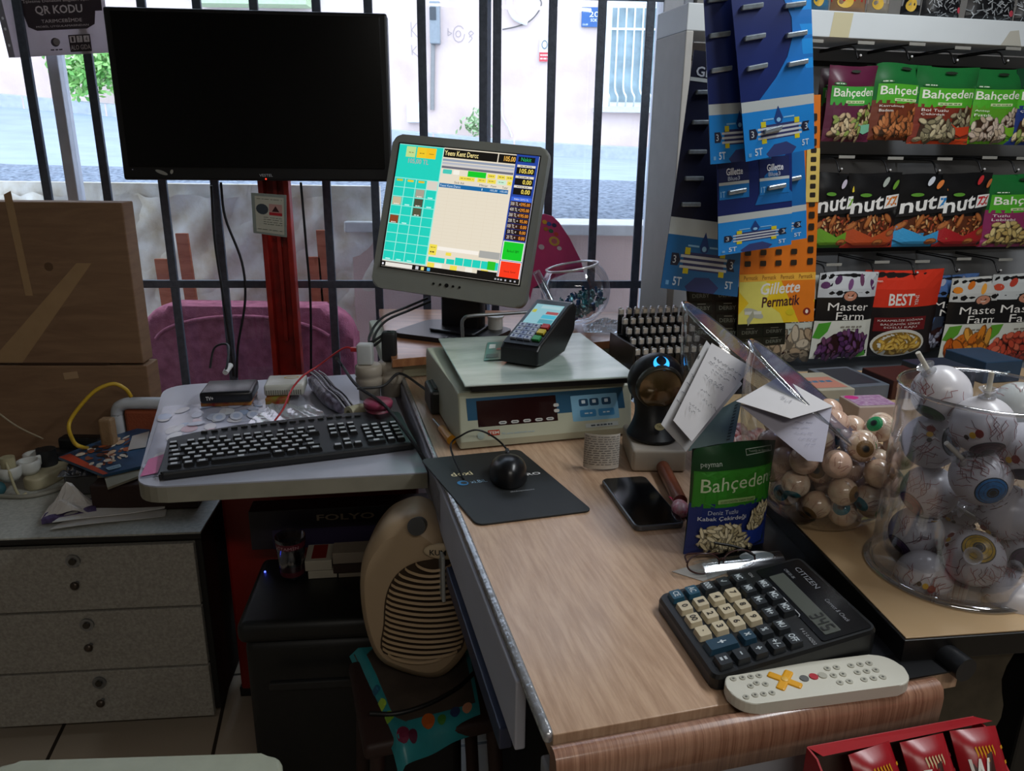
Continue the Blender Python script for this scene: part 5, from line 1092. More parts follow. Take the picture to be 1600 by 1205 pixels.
# red carton with snack bars at the lower right
CT = .935; A, B = on(1262, 1168, CT), on(1522, 1120, CT); yw = math.degrees(math.atan2((B-A).y, (B-A).x)); L_ = (B-A).length
cr = thing('display_carton', 'open red display carton of snack bars at the lower right in front of the counter', 'carton', (A.x, A.y, CT-.09), (0, 0, yw)); RD, KRF = mat('#a3121e', .45), mat('#4a4038', .8)
dpt = .14
for nm, c_, s_ in (('back_panel', (L_/2, 0, .045), (L_, .002, .09)), ('front_panel', (L_/2, -dpt, .03), (L_, .002, .06))): m = MB(); m.box(c_, s_, RD); m.box((c_[0], c_[1]+(-.0014 if nm[0] == 'b' else .0014), c_[2]), (s_[0]-.004, .0006, s_[2]-.002), KRF); m.obj(nm, cr)
for x, nm in ((0, 'side_panel'), (L_, 'side_panel')): m = MB(); m.add([(x-.001, 0, 0), (x-.001, -dpt, 0), (x-.001, -dpt, .06), (x-.001, -.05, .065), (x-.001, -.015, .09), (x-.001, 0, .09), (x+.001, 0, 0), (x+.001, -dpt, 0), (x+.001, -dpt, .06), (x+.001, -.05, .065), (x+.001, -.015, .09), (x+.001, 0, .09)], [[0, 1, 2, 3, 4, 5], [11, 10, 9, 8, 7, 6]]+[[i, (i+1) % 6, 6+(i+1) % 6, 6+i] for i in range(6)], RD); m.obj(nm, cr)
MB().box((L_/2, -dpt/2, .001), (L_, dpt, .002), RD).obj('bottom', cr)
m = MB(); m.add([(0, 0, .09), (L_, 0, .09), (L_+.01, -.012, .093), (.005, -.016, .093)], [[0, 1, 2, 3]], RD); m.obj('top_flap', cr)
tag(MB().box((A.x+.1, A.y-.06, (CT-.09)/2-.0005), (.22, .10, CT-.091), mat('#1a1816', .7), .004).obj('low_stand', recenter=True), 'dark low stand carrying the red display carton', 'stand')
rn = random.Random(12)
for i, (x, lab) in enumerate(((.045, 'red snack bar with yellow stripes, leftmost in the red carton'), (.10, 'red snack bar standing second from the left in the red carton'), (.155, 'red snack bar with brown and yellow lattice, at the right of the red carton'))):
    sb_ = thing('snack_bar', lab, 'snack', (A.x+.0, A.y+.0, CT-.087), (0, 0, yw), 'snack bars in the red carton')
    sb_.location = cr.matrix_basis @ V((x+.012, -.036, .035)); bpy_fix(sb_)
    m = MB(); m.mx = TR((0, -.012, .02), (52, 0, 8-6*i))
    fb_ = lambda u, v, h=0: V(((u-.5)*.05, (v-.5)*.1, .011*(1-abs(2*u-1)**3)*(1-abs(2*v-1)**6)+h))
    m.grid(fb_, 10, 14, mat('#9c1420', .3, noise=.1, ns=30), th=.001); m.grid(lambda u, v: fb_(1-u, v)*1-V((0, 0, 2*fb_(1-u, v).z)), 8, 8, mat('#9c1420', .3)); cv = Cv(m, fb_, base=1e-3)
    cv.poly([(.1, .2), (.5, .15), (.6, .8), (.15, .7)], ink('#3a1a14')); 
    for k in range(6): cv.line([(.55+.07*k, .15), (.3+.07*k, .85)], .035, ink('#c98f18' if i != 1 else '#c9b48a'))
    for k in range(5): cv.line([(.45, .2+.13*k), (.95, .3+.13*k)], .03, ink('#c98f18' if i != 1 else '#7a1018'))
    cv.text(('Nut', 'Zw', 'W')[i], .12, .45, .5, .75, ink('#e0dcd4'), bold=.04, shear=.3); m.obj('wrapper', sb_)
# ================================================================ shelf unit with hanging snack bags
SH = Fr((.72, 1.93, 0), 13)
su = thing('shelf_unit', 'white shelf unit with dark back panel and hanging hooks on the right', 'shelf', SH.o, (0, 0, 13))
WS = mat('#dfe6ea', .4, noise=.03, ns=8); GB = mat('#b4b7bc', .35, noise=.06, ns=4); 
x0, x1 = -.355, 1.25
m = MB(); m.box(((x0+x1)/2, .085, 1.752), (x1-x0, .17, .056), WS, .002); cv = Cv(m, lambda u, v, h: V((u, -h, v)))
cv.poly([(.0, 1.725), (.05, 1.725), (.055, 1.777), (.005, 1.777)], ink('#cfc7a4')); cv.poly([(.47, 1.725), (.53, 1.725), (.515, 1.76), (.49, 1.757)], ink('#bdbbb0')); m.obj('top_shelf', su)
MB().box((x0+.009, .085, .862), (.018, .17, 1.724), mat('#c4c2bd', .5, noise=.04), .002).obj('side_panel', su)
MB().box((x1-.009, .085, .862), (.018, .17, 1.724), WS, .002).obj('side_panel', su)
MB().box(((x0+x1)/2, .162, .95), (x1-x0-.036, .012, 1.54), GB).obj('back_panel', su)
m = MB()
for z in (1.685, 1.46, 1.215): m.box(((x0+x1)/2, .153, z), (x1-x0-.04, .006, .012), mat('#1c1c1e', .5))
m.obj('rail', su)['kind'] = 'stuff'
m = MB(); m.box(((x0+x1)/2, .0, .905), (x1-x0-.038, .3, .02), mat('#7c838c', .4, noise=.06, ns=8), .004); m.box(((x0+x1)/2, -.15, .915), (x1-x0-.038, .012, .05), mat('#6a7078', .4, noise=.06, ns=8), .004); m.obj('bottom_shelf', su)
MB().box(((x0+x1)/2, .03, .445), (x1-x0-.038, .26, .89), DK, .003).obj('base', su)
def hooks(lst, y0=-.005):
    for px, py in lst:
        p = SH.P(px, py, y0); m = MB(); z = p.z; x = p.x-.012
        m.tube([(x, .155, z), (x, .06, z), (x, .02, z-.003), (x, .0, z-.028), (x, -.004, z-.03), (x, -.008, z-.026)], .0022, mat('#1a1a1c', .35), 6, 3)
        m.tube([(x, .155, z+.004), (x+.004, .05, z+.005), (x+.012, .0, z+.004)], .0018, mat('#1a1a1c', .35), 6, 3)
        h = m.obj('hook', su); k = MB(); k.box((p.x, y0-.002, z+.004), (.044, .002, .007), mat('#9b9a94', .4), .0005); k.ell((x, -.01, z-.024), (.003, .003, .003), mat('#d4d4d4', .3), 8, 6); k.obj('price_tab', h)
hooks([(1272, 67), (1352, 70), (1432, 72), (1503, 78), (1582, 79)]); hooks([(1322, 248), (1398, 250), (1475, 251), (1545, 249), (1598, 250)]); hooks([(1302, 416), (1377, 412), (1440, 411), (1505, 407), (1570, 408)])

def nuts(cv, pts, cols, rx, ry, n, seed, dark='#3a2415', asp=1.0):
    rn = random.Random(seed)
    def inside(x, y):
        c = False
        for (xa, ya), (xb, yb) in zip(pts, pts[1:]+pts[:1]):
            if (ya > y) != (yb > y) and x < (xb-xa)*(y-ya)/(yb-ya)+xa: c = not c
        return c
    xs = [p[0] for p in pts]; ys = [p[1] for p in pts]; k = 0; out = []
    cv.poly(pts, ink(dark))
    while len(out) < n and k < n*30:
        k += 1; x = min(xs)+(max(xs)-min(xs))*rn.random(); y = min(ys)+(max(ys)-min(ys))*rn.random()
        if inside(x, y) and all((x-a)**2/(rx*rx)+(y-b)**2/(ry*ry) > .8 for a, b in out): out.append((x, y))
    for x, y in out:
        a = rn.random()*180; c = rn.choice(cols); d = '#%02x%02x%02x' % tuple(int(int(c[i:i+2], 16)*.62) for i in (1, 3, 5))
        cv.ell(x, y, rx, ry, ink(d), a, 9); cv.ell(x-rx*.08, y+ry*.12, rx*.8, ry*.75, ink(c), a, 9)
def bahceden(main, low, nut, bowl, title, lowmost=None, tcol='#f0f0e8', seed=1, nr=(.07, .036), field='#4fae2a'):
    def d(cv):
        cv.rect(0, .0, 1, .52, ink(low), 8, 6); 
        if lowmost: cv.rect(0, 0, 1, .1, ink(lowmost), 8, 2)
        cv.rect(.06, .48, .97, .73, ink(field), 8, 3); cv.text('Bahçeden', .1, .565, .95, .70, ink('#f4f8e8'), slope=.015, bold=.012); cv.rect(.34, .51, .74, .545, ink('#d4e6b0'), 3, 1); cv.scrib(.37, .522, .71, .532, ink('#2e6b1c'), 5)
        cv.ell(.2, .76, .11, .022, ink('#1c6b2c')); cv.scrib(.12, .755, .28, .768, ink('#e4f0e0'), 3)
        nuts(cv, [(.58, .16), (.96, .2), (.96, .46), (.8, .47), (.62, .38)], nut, nr[0]*.9, nr[1]*.9, 16, seed+5)
        cv.poly([(.58, .28), (.7, .22), (.97, .24), (.97, .14), (.8, .1), (.66, .14)], ink(bowl))
        nuts(cv, [(.1, .06), (.35, .04), (.72, .05), (.66, .22), (.4, .36), (.14, .32)], nut, nr[0], nr[1], 30, seed)
        for i, t in enumerate(title): cv.text(t, .1, .425-.055*i, .1+.045*len(t), .46-.055*i, ink(tcol))
        cv.ell(.5, .93, .1, .02, ink('#1c2a1c'), n=12)
    return d
def nutzz(zc, low, bowl, fl, seed):
    def d(cv):
        cv.rect(0, 0, 1, .2, ink(low), 8, 3); nuts(cv, [(.15, .12), (.85, .12), (.9, .34), (.7, .42), (.3, .42), (.1, .34)], ['#b8703a', '#c98f5a', '#9a4f28', '#d8b07c', '#a8482c'], .045, .02, 50, seed, '#5a2c16')
        cv.poly([(.1, .2), (.05, .3), (.0, .12), (.2, .04), (.8, .04), (1, .12), (.95, .3), (.9, .2), (.7, .1), (.3, .1)], ink(bowl))
        for (x, y, r) in ((.1, .3, 30), (.38, .36, 60), (.78, .4, -30), (.88, .2, 10), (.62, .08, 5)): cv.ell(x, y, .11, .045, ink('#8a4a24'), r, 12); cv.ell(x, y+.005, .085, .03, ink('#b8703a'), r, 10)
        W_, B_ = ink('#f4f4f2'), ink('#141418')
        cv.poly([(.02, .42), (.6, .47), (.98, .52), (.98, .73), (.75, .72), (.1, .62)], B_)
        cv.text('nut', .06, .46, .62, .64, W_, bold=.02, slope=.07); cv.poly([(.64, .53), (.97, .56), (.97, .72), (.66, .70)], W_)
        cv.text('zz', .67, .56, .94, .68, ink(zc), bold=.02, slope=.015)
        cv.ell(.28, .72, .1, .025, ink('#5e9c34'))
        for x, y, c in fl: cv.ell(x, y, .09, .035, ink(c), 40, 12)
    return d
def mfarm(sky, fruit, leaf, seed, t1='Master', t2='Farm', low='#d8d8cc', nr=(.06, .034), crest='#c98a70'):
    def d(cv):
        cv.rect(0, .72, 1, 1, ink(sky), 8, 3); cv.rect(0, 0, 1, .45, ink(low), 8, 5)
        for i in range(5): cv.ell(.1+.2*i, .86+.05*(i % 2), .07, .04, ink(fruit[i % len(fruit)]), 30*i, 10)
        cv.ell(.5, .72, .14, .07, ink('#1a1a1c')); cv.ell(.5, .73, .115, .055, ink(crest)); cv.ell(.46, .74, .012, .008, ink('#2a1a14')); cv.ell(.54, .74, .012, .008, ink('#2a1a14')); cv.line([(.46, .715), (.54, .715)], .008, ink('#f0e4d8'))
        LET = (t1, t2)
        cv.poly([(.0, .25), (.06, .42), (.24, .44), (.2, .33), (.1, .24)], ink(leaf)); cv.poly([(.72, .03), (.9, .12), (.96, .02), (.8, .0)], ink(leaf))
        cv.text(t1, .16, .57, .86, .66, ink('#f4f0e8'), slope=-.01); cv.text(t2, .3, .46, .8, .55, ink('#f4f0e8'), slope=-.01)
        cv.scrib(.4, .37, .8, .385, ink('#8a8478'), 5); cv.scrib(.45, .34, .75, .355, ink('#8a8478'), 4)
        nuts(cv, [(.1, .02), (.7, .01), (.92, .1), (.88, .26), (.6, .33), (.3, .3), (.08, .18)], fruit, nr[0], nr[1], 40, seed, '#2c1010')
    return d
def best(cv):
    cv.rect(0, .58, 1, 1, ink('#d8341c'), 8, 4); cv.rect(.16, .3, .84, .46, ink('#6e1418'), 4, 2); cv.text('BEST', .3, .60, .62, .74, ink('#f0ece4'), bold=.04); cv.text('YENİ', .62, .6, .68, .72, ink('#f0ece4'), rot=90)
    for i, t in enumerate(('KARAMELİZE SOĞANA', 'BALZAMİK SİRKE', 'SOSLU KAJU')): cv.text(t, .2+.04*i, .415-.045*i, .8-.04*i, .445-.045*i, ink('#e8d8d0'))
    cv.ell(.5, .15, .35, .17, ink('#d4d0c4'), n=28, rings=3); cv.ell(.5, .14, .32, .145, ink('#8a6a28'), n=28, rings=3)
    rn = random.Random(3)
    for i in range(24):
        a = rn.random()*6.28; r_ = rn.random()**.5; x, y = .5+.25*r_*cos(a), .14+.1*r_*sin(a); q = rn.random()*360
        cv.ell(x, y, .07, .035, ink('#a87c28'), q, 10, 1, 0, 230); cv.ell(x, y, .058, .027, ink('#d8b050'), q, 10, 1, 10, 220)
    cv.text('peyman', .06, .86, .2, .89, ink('#f0e4d8'))
BAGN = [0]
def pouch(name, label, cat, fr, x, y, z, w_, h_, t_, body, draw, group=None, rotz=0, tilt=0, gusset='#151515', world_obj=None, bot=None):
    o = thing(name, label, cat, fr.w((x, y, z)) if fr else (x, y, z), (tilt, 0, (fr.yaw if fr else 0)+rotz), group)
    rn = random.Random(BAGN[0]); BAGN[0] += 1; ph = [rn.random()*6 for _ in range(4)]
    def dep(u, v):
        f = (1-abs(2*u-1)**2.6)*min(1, (1-v)/.22)**.7*min(1, .35+v/.12) if v < 1 else 0
        return t_/2*max(0, f)+.0009*sin(ph[0]+11*u+5*v)*sin(ph[1]+9*v)*(v > .05)
    def fr_(u, v, h=0): return V(((u-.5)*w_*(1-.03*sin(pi*v)), -dep(u, v)-h, v*h_+.002*sin(ph[2]+5*u)*v))
    def bk_(u, v, h=0): return V(((u-.5)*w_*(1-.03*sin(pi*v)), dep(u, v)*.8+.0006, v*h_+.002*sin(ph[2]+5*u)*v))
    BM = mat(body, .28, noise=.05, ns=40)
    m = MB(); m.grid(fr_, 20, 26, BM); m.grid(lambda u, v: bk_(1-u, v), 10, 12, mat(gusset, .4)); cv = Cv(m, fr_, base=8e-4, tx=3e-4); draw(cv)
    if bot: cv.rect(0, 0, 1, .06, ink(bot), 8, 1)
    m.obj('bag', o)
    return o
def hang(px0, yt, px1, yb, y, *a, name='snack_bag', cat='snack bag', **k):
    A, B = SH.P(px0, yt, y), SH.P(px1, yb, y); label, body, draw = a
    return pouch(name, label, cat, SH, (A.x+B.x)/2, y, B.z, B.x-A.x, A.z-B.z, .032, body, draw, **k)
G1, G2_, G3 = 'nut bags on the top row of hooks', 'nut bags on the middle row of hooks', 'dried fruit bags on the bottom row of hooks'
PIS, ALM, SUN, PUM = ['#c9b08a', '#b89870', '#d8c49c', '#8fa050'], ['#b0683a', '#c47c48', '#9a5428'], ['#a89c7c', '#8c8464', '#c4b894', '#787058'], ['#d8c8b4', '#c4b0a0', '#b8a48c']
r1 = [((1297, 101, 1355, 222), .0, 'purple nut bag with a green name panel, leftmost on the top hooks', '#5c1f3c', bahceden('#5c1f3c', '#5c1f3c', PIS, '#7ac0a0', [], None, seed=1, field='#3fa43c')),
      ((1369, 98, 1437, 220), .0, 'green nut bag with brown almonds printed below, top hooks', '#1d6b34', bahceden('#1d6b34', '#6e3018', ALM, '#a85a30', ['Kavrulmuş', 'Badem'], None, seed=2)),
      ((1434, 103, 1510, 226), -.012, 'green bag with sunflower seeds and an orange bottom edge, top hooks', '#1d6b34', bahceden('#1d6b34', '#7a2c1c', SUN, '#c8401c', ['Bol Tuzlu', 'Çekirdek'], '#d4481c', seed=3)),
      ((1519, 106, 1586, 226), .0, 'green bag with pale pistachios and lime bottom edge, top hooks', '#1d6b34', bahceden('#1d6b34', '#5a9c24', PUM, '#7ab828', ['Antep', 'Fıstık'], '#68b424', seed=4)),
      ((1590, 108, 1660, 228), -.005, 'blue and green nut bag at the right edge, top hooks', '#16442c', bahceden('#16442c', '#1c3478', PIS, '#2c50a0', ['Çiğ'], None, seed=5))]
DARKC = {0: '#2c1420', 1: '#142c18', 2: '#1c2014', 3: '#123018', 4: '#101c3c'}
for i, (b, y, lab, body, dr) in enumerate(r1):
    hang(*b, y, 'front '+lab if i in (1, 3) else lab, body, dr, group=G1)
    bb_ = (b[0]-14, b[1]+4, b[2]-14, b[3]-2)
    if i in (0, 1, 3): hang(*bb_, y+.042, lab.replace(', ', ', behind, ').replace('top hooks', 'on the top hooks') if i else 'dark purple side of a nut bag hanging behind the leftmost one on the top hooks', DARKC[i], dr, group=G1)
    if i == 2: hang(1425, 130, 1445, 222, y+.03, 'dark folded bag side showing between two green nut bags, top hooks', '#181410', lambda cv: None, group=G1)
r2 = [((1276, 270, 1331, 386), .0, 'black nut bag with green ZZ letters, leftmost on the middle hooks', '#121214', nutzz('#7ab82c', '#3c7a24', '#6aa02c', [(.55, .86, '#b8b0c0'), (.8, .82, '#e0c83c')], 1)),
      ((1327, 270, 1392, 386), -.010, 'black nut bag with orange ZZ letters, middle hooks', '#121214', nutzz('#d87c2c', '#9c2c1c', '#b84c24', [(.65, .88, '#a0a8a0'), (.85, .84, '#6a9c34')], 2)),
      ((1404, 272, 1478, 384), .0, 'black nut bag with blue ZZ letters and blue bowl, middle hooks', '#121214', nutzz('#2c88d0', '#2c90c8', '#3ca0d8', [(.5, .9, '#c8ccd4'), (.65, .86, '#d87c3c'), (.85, .84, '#d8843c')], 3)),
      ((1474, 270, 1530, 384), -.010, 'black nut bag with red ZZ letters and red bowl, middle hooks', '#121214', nutzz('#c82c34', '#8c141c', '#a81c24', [(.7, .9, '#c02c30'), (.9, .86, '#c8703c')], 4)),
      ((1546, 272, 1625, 384), .0, 'green nut bag with a magenta lower half at the right, middle hooks', '#1d6b34', bahceden('#1d6b34', '#8c2c5c', ['#c8b070', '#b89c5c', '#d8c488'], '#9c3c78', ['Tuzlu', 'Leblebi'], '#a04474', seed=9))]
for i, (b, y, lab, body, dr) in enumerate(r2): hang(*b, y, lab, body, dr, group=G2_)
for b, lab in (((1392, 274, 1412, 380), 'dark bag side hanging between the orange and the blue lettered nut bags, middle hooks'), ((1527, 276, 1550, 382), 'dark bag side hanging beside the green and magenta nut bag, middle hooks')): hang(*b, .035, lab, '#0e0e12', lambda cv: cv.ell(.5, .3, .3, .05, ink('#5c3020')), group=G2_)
PUR, APR, STR, FIG = ['#5c3060', '#4a2450', '#744878', '#6a3c5c'], ['#e08420', '#d06c18', '#e8a03c', '#c85814'], ['#c84c34', '#b83c2c', '#d8684c'], ['#b8a488', '#a89074', '#c8b8a0']
r3 = [((1196, 432, 1279, 556), .012, 'dried fruit bag half hidden behind the orange razor card', '#141416', mfarm('#b8bcb4', FIG, '#4c8c2c', 1, 'Berry', 'Farm', '#c4c8bc', (.13, .07))),
      ((1281, 426, 1353, 556), -.008, 'dried fruit bag with purple raisins, bottom hooks', '#141416', mfarm('#c4c8cc', PUR, '#4ca02c', 2)),
      ((1352, 423, 1452, 550), .008, 'red and black cashew bag, widest on the bottom hooks', '#241c1c', best),
      ((1446, 430, 1508, 540), .02, 'narrow blue and black nut bag beside the red one, bottom hooks', '#14161c', mfarm('#4c6ca0', ['#8c8c9c', '#a8a8b8', '#6c6c80'], '#3c5c8c', 4, 'Masta', 'Nut', '#2c3444', (.05, .03), '#c8a038')),
      ((1488, 434, 1556, 558), -.008, 'dried fruit bag with orange apricots, bottom hooks', '#141416', mfarm('#c4c4c0', APR, '#5c9c2c', 5, nr=(.13, .07))),
      ((1552, 428, 1624, 558), -.016, 'dried fruit bag with red fruit at the right edge, bottom hooks', '#141416', mfarm('#c4c8c8', STR, '#5c9c2c', 6, nr=(.07, .045)))]
for i, (b, y, lab, body, dr) in enumerate(r3): hang(*b, y, lab, body, dr, group=G3)
# goods on top of the shelf
def topbag(px0, px1, yb, lab, c, col2, h_=.12, grid=True):
    A, B = SH.P(px0, yb, .03), SH.P(px1, yb, .03)
    def d(cv):
        rn = random.Random(px0)
        if grid:
            for i in range(90): x, y = rn.random()*.9+.05, rn.random()*.6; a = rn.random()*3; cv.line([(x, y), (min(1, x+.12*cos(a)), max(0, y+.1*sin(a)))], .018, ink(rn.choice(['#8c9094', '#6c7074', '#a8acb0'])))
            cv.ell(.86, .16, .07, .06, ink('#d04c5c'))
        else:
            cv.rect(0, .2, 1, .5, ink(col2), 4, 1); cv.ell(.3, .2, .2, .12, ink('#d8b040'))
    return pouch('top_pack', lab, 'snack bag', SH, (A.x+B.x)/2, .04, 1.7812, B.x-A.x, h_, .04, c, d, group='packs standing on the top shelf')
topbag(1266, 1298, 14, 'yellow and blue pack standing leftmost on the top shelf', '#3c6c8c', '#d8b83c', grid=False); topbag(1300, 1356, 16, 'red and cream pack standing on the top shelf beside the yellow one', '#8c6c50', '#b02424', grid=False)
topbag(1357, 1392, 20, 'beige pack with dark edge standing on the top shelf', '#8c8478', '#a89c90', grid=False)
for i, (a, b) in enumerate(((1410, 1440), (1442, 1503), (1512, 1588), (1590, 1650))): topbag(a, b, 23+i, ('narrow black pack standing left of the silver patterned packs on the top shelf', 'left one of the pair of silver patterned black packs on the top shelf', 'right one of the pair of silver patterned black packs on the top shelf', 'black pack at the right edge on the top shelf')[i], '#15161a', '#888', grid=i > 0)
# ---------------------------------------------------------------- small boxes behind the jars on the side counter
def sbox(px, py, w_, d_, h_, yaw, name, lab, c, z=.9805, draw=None, cat='box'):
    p = on(px, py, z); o = thing(name, lab, cat, (p.x, p.y, z), (0, 0, yaw)); m = MB(); m.box((w_/2, d_/2, h_/2), (w_, d_, h_), mat(c, .45, noise=.08, ns=20), .002)
    if draw: draw(Cv(m, lambda u, v, h: V((u*w_, -h, v*h_))), Cv(m, lambda u, v, h: V((u*w_, v*d_, h_+h))))
    m.obj('body', o); return o
sbox(1392, 625, .105, .10, .042, 14, 'gum_carton', 'dark red brown gum carton behind the lollipop tub', '#3c1612', draw=lambda a, b: (a.text('First', .08, .62, .5, .85, ink('#8c6a5c'), bold=.03), a.text('First', .3, .2, .8, .5, ink('#c4a08c'), bold=.03), a.ell(.85, .15, .12, .14, ink('#b8281c'))))
sbox(1455, 612, .11, .10, .045, 14, 'gum_carton', 'dark blue gum carton behind the top of the lollipop tub', '#1c2c40', draw=lambda a, b: a.text('First', .1, .6, .5, .85, ink('#6c8498'), bold=.03))
sbox(1535, 600, .10, .12, .05, 14, 'gum_carton', 'blue gum carton at the right behind the lollipop tub', '#24405c', draw=lambda a, b: a.text('First', .2, .3, .7, .6, ink('#88a4bc'), bold=.03))
sbox(1322, 628, .10, .14, .032, 14, 'grey_tray', 'grey cardboard tray standing between the slanted jar and the gum cartons', '#5c6470', draw=lambda a, b: b.rect(.12, .1, .88, .9, ink('#2a2e38')))
sbox(1268, 640, .09, .12, .04, 10, 'cream_carton', 'cream carton with coloured print behind the slanted jar', '#a8a494', draw=lambda a, b: (a.rect(.05, .1, .95, .5, ink('#7c94a4')), b.rect(.1, .1, .9, .7, ink('#b87c6c')), b.scrib(.2, .4, .8, .5, ink('#3c6c8c'), 4)))
sbox(1338, 668, .085, .07, .04, 8, 'open_carton', 'pale open carton with pink and purple sachets between the two jars', '#a89890', draw=lambda a, b: (b.rect(.05, .1, .95, .95, mat('#8c5c8c', .4, noise=.4, ns=120, col2='#b8a0b8')), b.ell(.2, .8, .16, .16, ink('#c02c80'))))
# ---------------------------------------------------------------- razor cards
GC = Fr((.5, 1.62, 0), 8)
NV, BL, SKY, CRD = mat('#14286c', .35, noise=.1, ns=6), mat('#1668b0', .35, noise=.05), ink('#2f8fd4'), ink('#b9c2c4')
def razor_logo(cv, k=1.0):
    W_, Y_, N_ = ink('#c4ccd4'), ink('#d4c820'), ink('#141c38')
    cv.poly([(.3, .02), (.42, .065), (.6, .07), (.74, .03), (.68, .0), (.34, .0)], ink('#2c3c78'))
    cv.rect(.24, .095, .78, .175, ink('#2c3468')); 
    for i in range(3): cv.rect(.2, .102+.024*i, .82, .114+.024*i, W_)
    for x in (.25, .72): cv.rect(x, .078, x+.07, .103, Y_); cv.rect(x, .165, x+.07, .195, Y_)
    for x, t in ((.08, 1), (.84, -1)): cv.poly([(x, .11), (x+.09, .11), (x+.09+.03*t, .137), (x+.09, .165), (x, .165), (x-.03*(t < 0), .137)], N_); cv.text('3', x+.025, .12, x+.065, .155, W_)
    cv.poly([(.5, .27), (.44, .205), (.455, .182), (.5, .172), (.545, .182), (.56, .205)], ink('#0f3c80')); cv.ell(.5, .195, .03, .012, ink('#8cc4ec'))
    cv.rect(.28, .2, .43, .208, ink('#88c0e8')); cv.rect(.57, .2, .72, .208, ink('#88c0e8')); cv.text('5T', .14, .02, .25, .06, ink('#c8dcf0'), bold=.02); cv.text('5T', .82, .03, .92, .065, ink('#c8dcf0'), bold=.02); cv.rect(.05, .02, .09, .04, ink('#6ca8dc'))
def vcard(name, label, Y, pts, base, draw, cat='razor card', th=.0015, parts=None, yaw=8):
    fr = Fr((.5, Y, 0), yaw); q = [fr.w(fr.P(x, y)) for x, y in pts]; c = (q[0]+q[1])/2
    o = thing(name, label, cat, c, (0, 0, yaw)); m = MB(); f0 = qmap(*q)
    f = lambda u, v, h=0: f0(u, v, h)+V((0, -.006*sin(pi*v*.9), 0)); m.grid(f, 6, 16, base, th=th); draw(Cv(m, f, base=8e-4)); m.obj('card', o, world=True)
    for (u, v, L_) in (parts or []):
        k = MB(); a, b = f(u-L_/2, v-.004, .004), f(u+L_/2, v+.006, .004); d = (b-a).normalized(); z_ = V((0, 0, 1)); n_ = d.cross(z_).normalized()
        M_ = Mx(((d.x, n_.x, 0, (a.x+b.x)/2), (d.y, n_.y, 0, (a.y+b.y)/2), (d.z, n_.z, 1, (a.z+b.z)/2), (0, 0, 0, 1)))
        k.box((0, 0, 0), ((b-a).length, .01, .009), mat('#9aa6b0', .2, .4, noise=.15, ns=120), .002, mx=M_); k.box((0, -.005, .001), ((b-a).length*.86, .003, .003), mat('#d4dce0', .15, .5), .0005, mx=M_); k.obj('razor_head', o, world=True)
    return o
def swoosh(cv, prof, m):
    P = []
    for y, x in prof: P += [(x, y), ((x+1)/2, y), (1, y)]
    cv.raw(P, [[3*i+k, 3*i+k+1, 3*i+k+4, 3*i+k+3] for i in range(len(prof)-1) for k in (0, 1)], m)
def gdraw(light=True):
    def d(cv):
        if light: swoosh(cv, ((.31, .25), (.42, .5), (.52, .66), (.62, .74), (.72, .74), (.85, .62), (1, .42)), mat('#1c78cc', .35, noise=.04)); swoosh(cv, ((.45, .9), (.55, .86), (.65, .86), (.8, .76), (1, .58)), mat('#1e96ec', .35, noise=.04))
        cv.rect(0, 0, 1, .27, mat('#1c88dc', .35, noise=.04), 2, 4); cv.rect(0, .255, 1, .31, CRD, 2, 1); razor_logo(cv)
    return d
vcard('razor_card', 'front blue razor card with white stripe, highest and rightmost of the hanging cards', 1.50, ((1165, 253), (1272, 232), (1264, -60), (1136, -60)), NV, gdraw(), parts=[(u, v, .27) for v in (.48, .63, .78, .93) for u in (.24, .78)]+[(.4, .145, .25)])
vcard('razor_card', 'razor card hanging behind the left edge of the highest card', 1.535, ((1110, 257), (1205, 248), (1190, -60), (1096, -60)), NV, gdraw(False), parts=[(.22, v, .34) for v in (.48, .65, .82, .96)])
def cdraw(cv):
    cv.poly([(1, .4), (1, 1), (.7, 1), (.62, .6), (.5, .4)], mat('#1668b0', .35)); cv.rect(0, 0, 1, .3, mat('#1c88dc', .35, noise=.04), 2, 3); cv.rect(0, .285, 1, .345, CRD, 2, 1)
    for x in (.02, .56):
        cv.rect(x, .48, x+.4, .8, ink('#0f2058')); cv.rect(x, .48, x+.4, .6, mat('#1874be', .35)); cv.rect(x, .6, x+.4, .625, CRD); cv.text('Gillette', x+.1, .68, x+.32, .74, ink('#e0e4ec'), bold=.03); cv.text('Blue3', x+.12, .635, x+.28, .67, ink('#a8b4cc'), bold=.02); cv.text('1T', x+.02, .5, x+.08, .55, ink('#9cc8ec'))
    razor_logo(cv)
vcard('razor_card', 'razor card with two small blister packs above its stripe, lowest in the middle', 1.57, ((1122, 400), (1236, 382), (1236, 205), (1118, 215)), NV, cdraw, parts=[(.25, .54, .24), (.78, .54, .24), (.27, .9, .24), (.76, .9, .24)])
vcard('razor_card', 'razor card whose right edge shows behind the middle card', 1.60, ((1150, 390), (1260, 372), (1254, 195), (1146, 205)), mat('#1668b0', .35), gdraw(False), parts=[(.82, .55, .2)])
def ddraw(cv):
    cv.rect(0, 0, 1, .25, mat('#1668a8', .35, noise=.04), 2, 4); cv.rect(0, .245, 1, .32, CRD, 2, 1); cv.rect(.0, .88, 1, .895, CRD); cv.text('Gillette', .08, .90, .7, .94, ink('#b9c0cc'), bold=.04); razor_logo(cv)
vcard('razor_card', 'long dark navy razor card slanting at the left of the hanging cards', 1.66, ((1032, 450), (1152, 464), (1178, 90), (1084, 78)), mat('#0b1230', .4, noise=.1, ns=6), ddraw, parts=[(.24, v, .26) for v in (.38, .49, .6, .72, .84)])
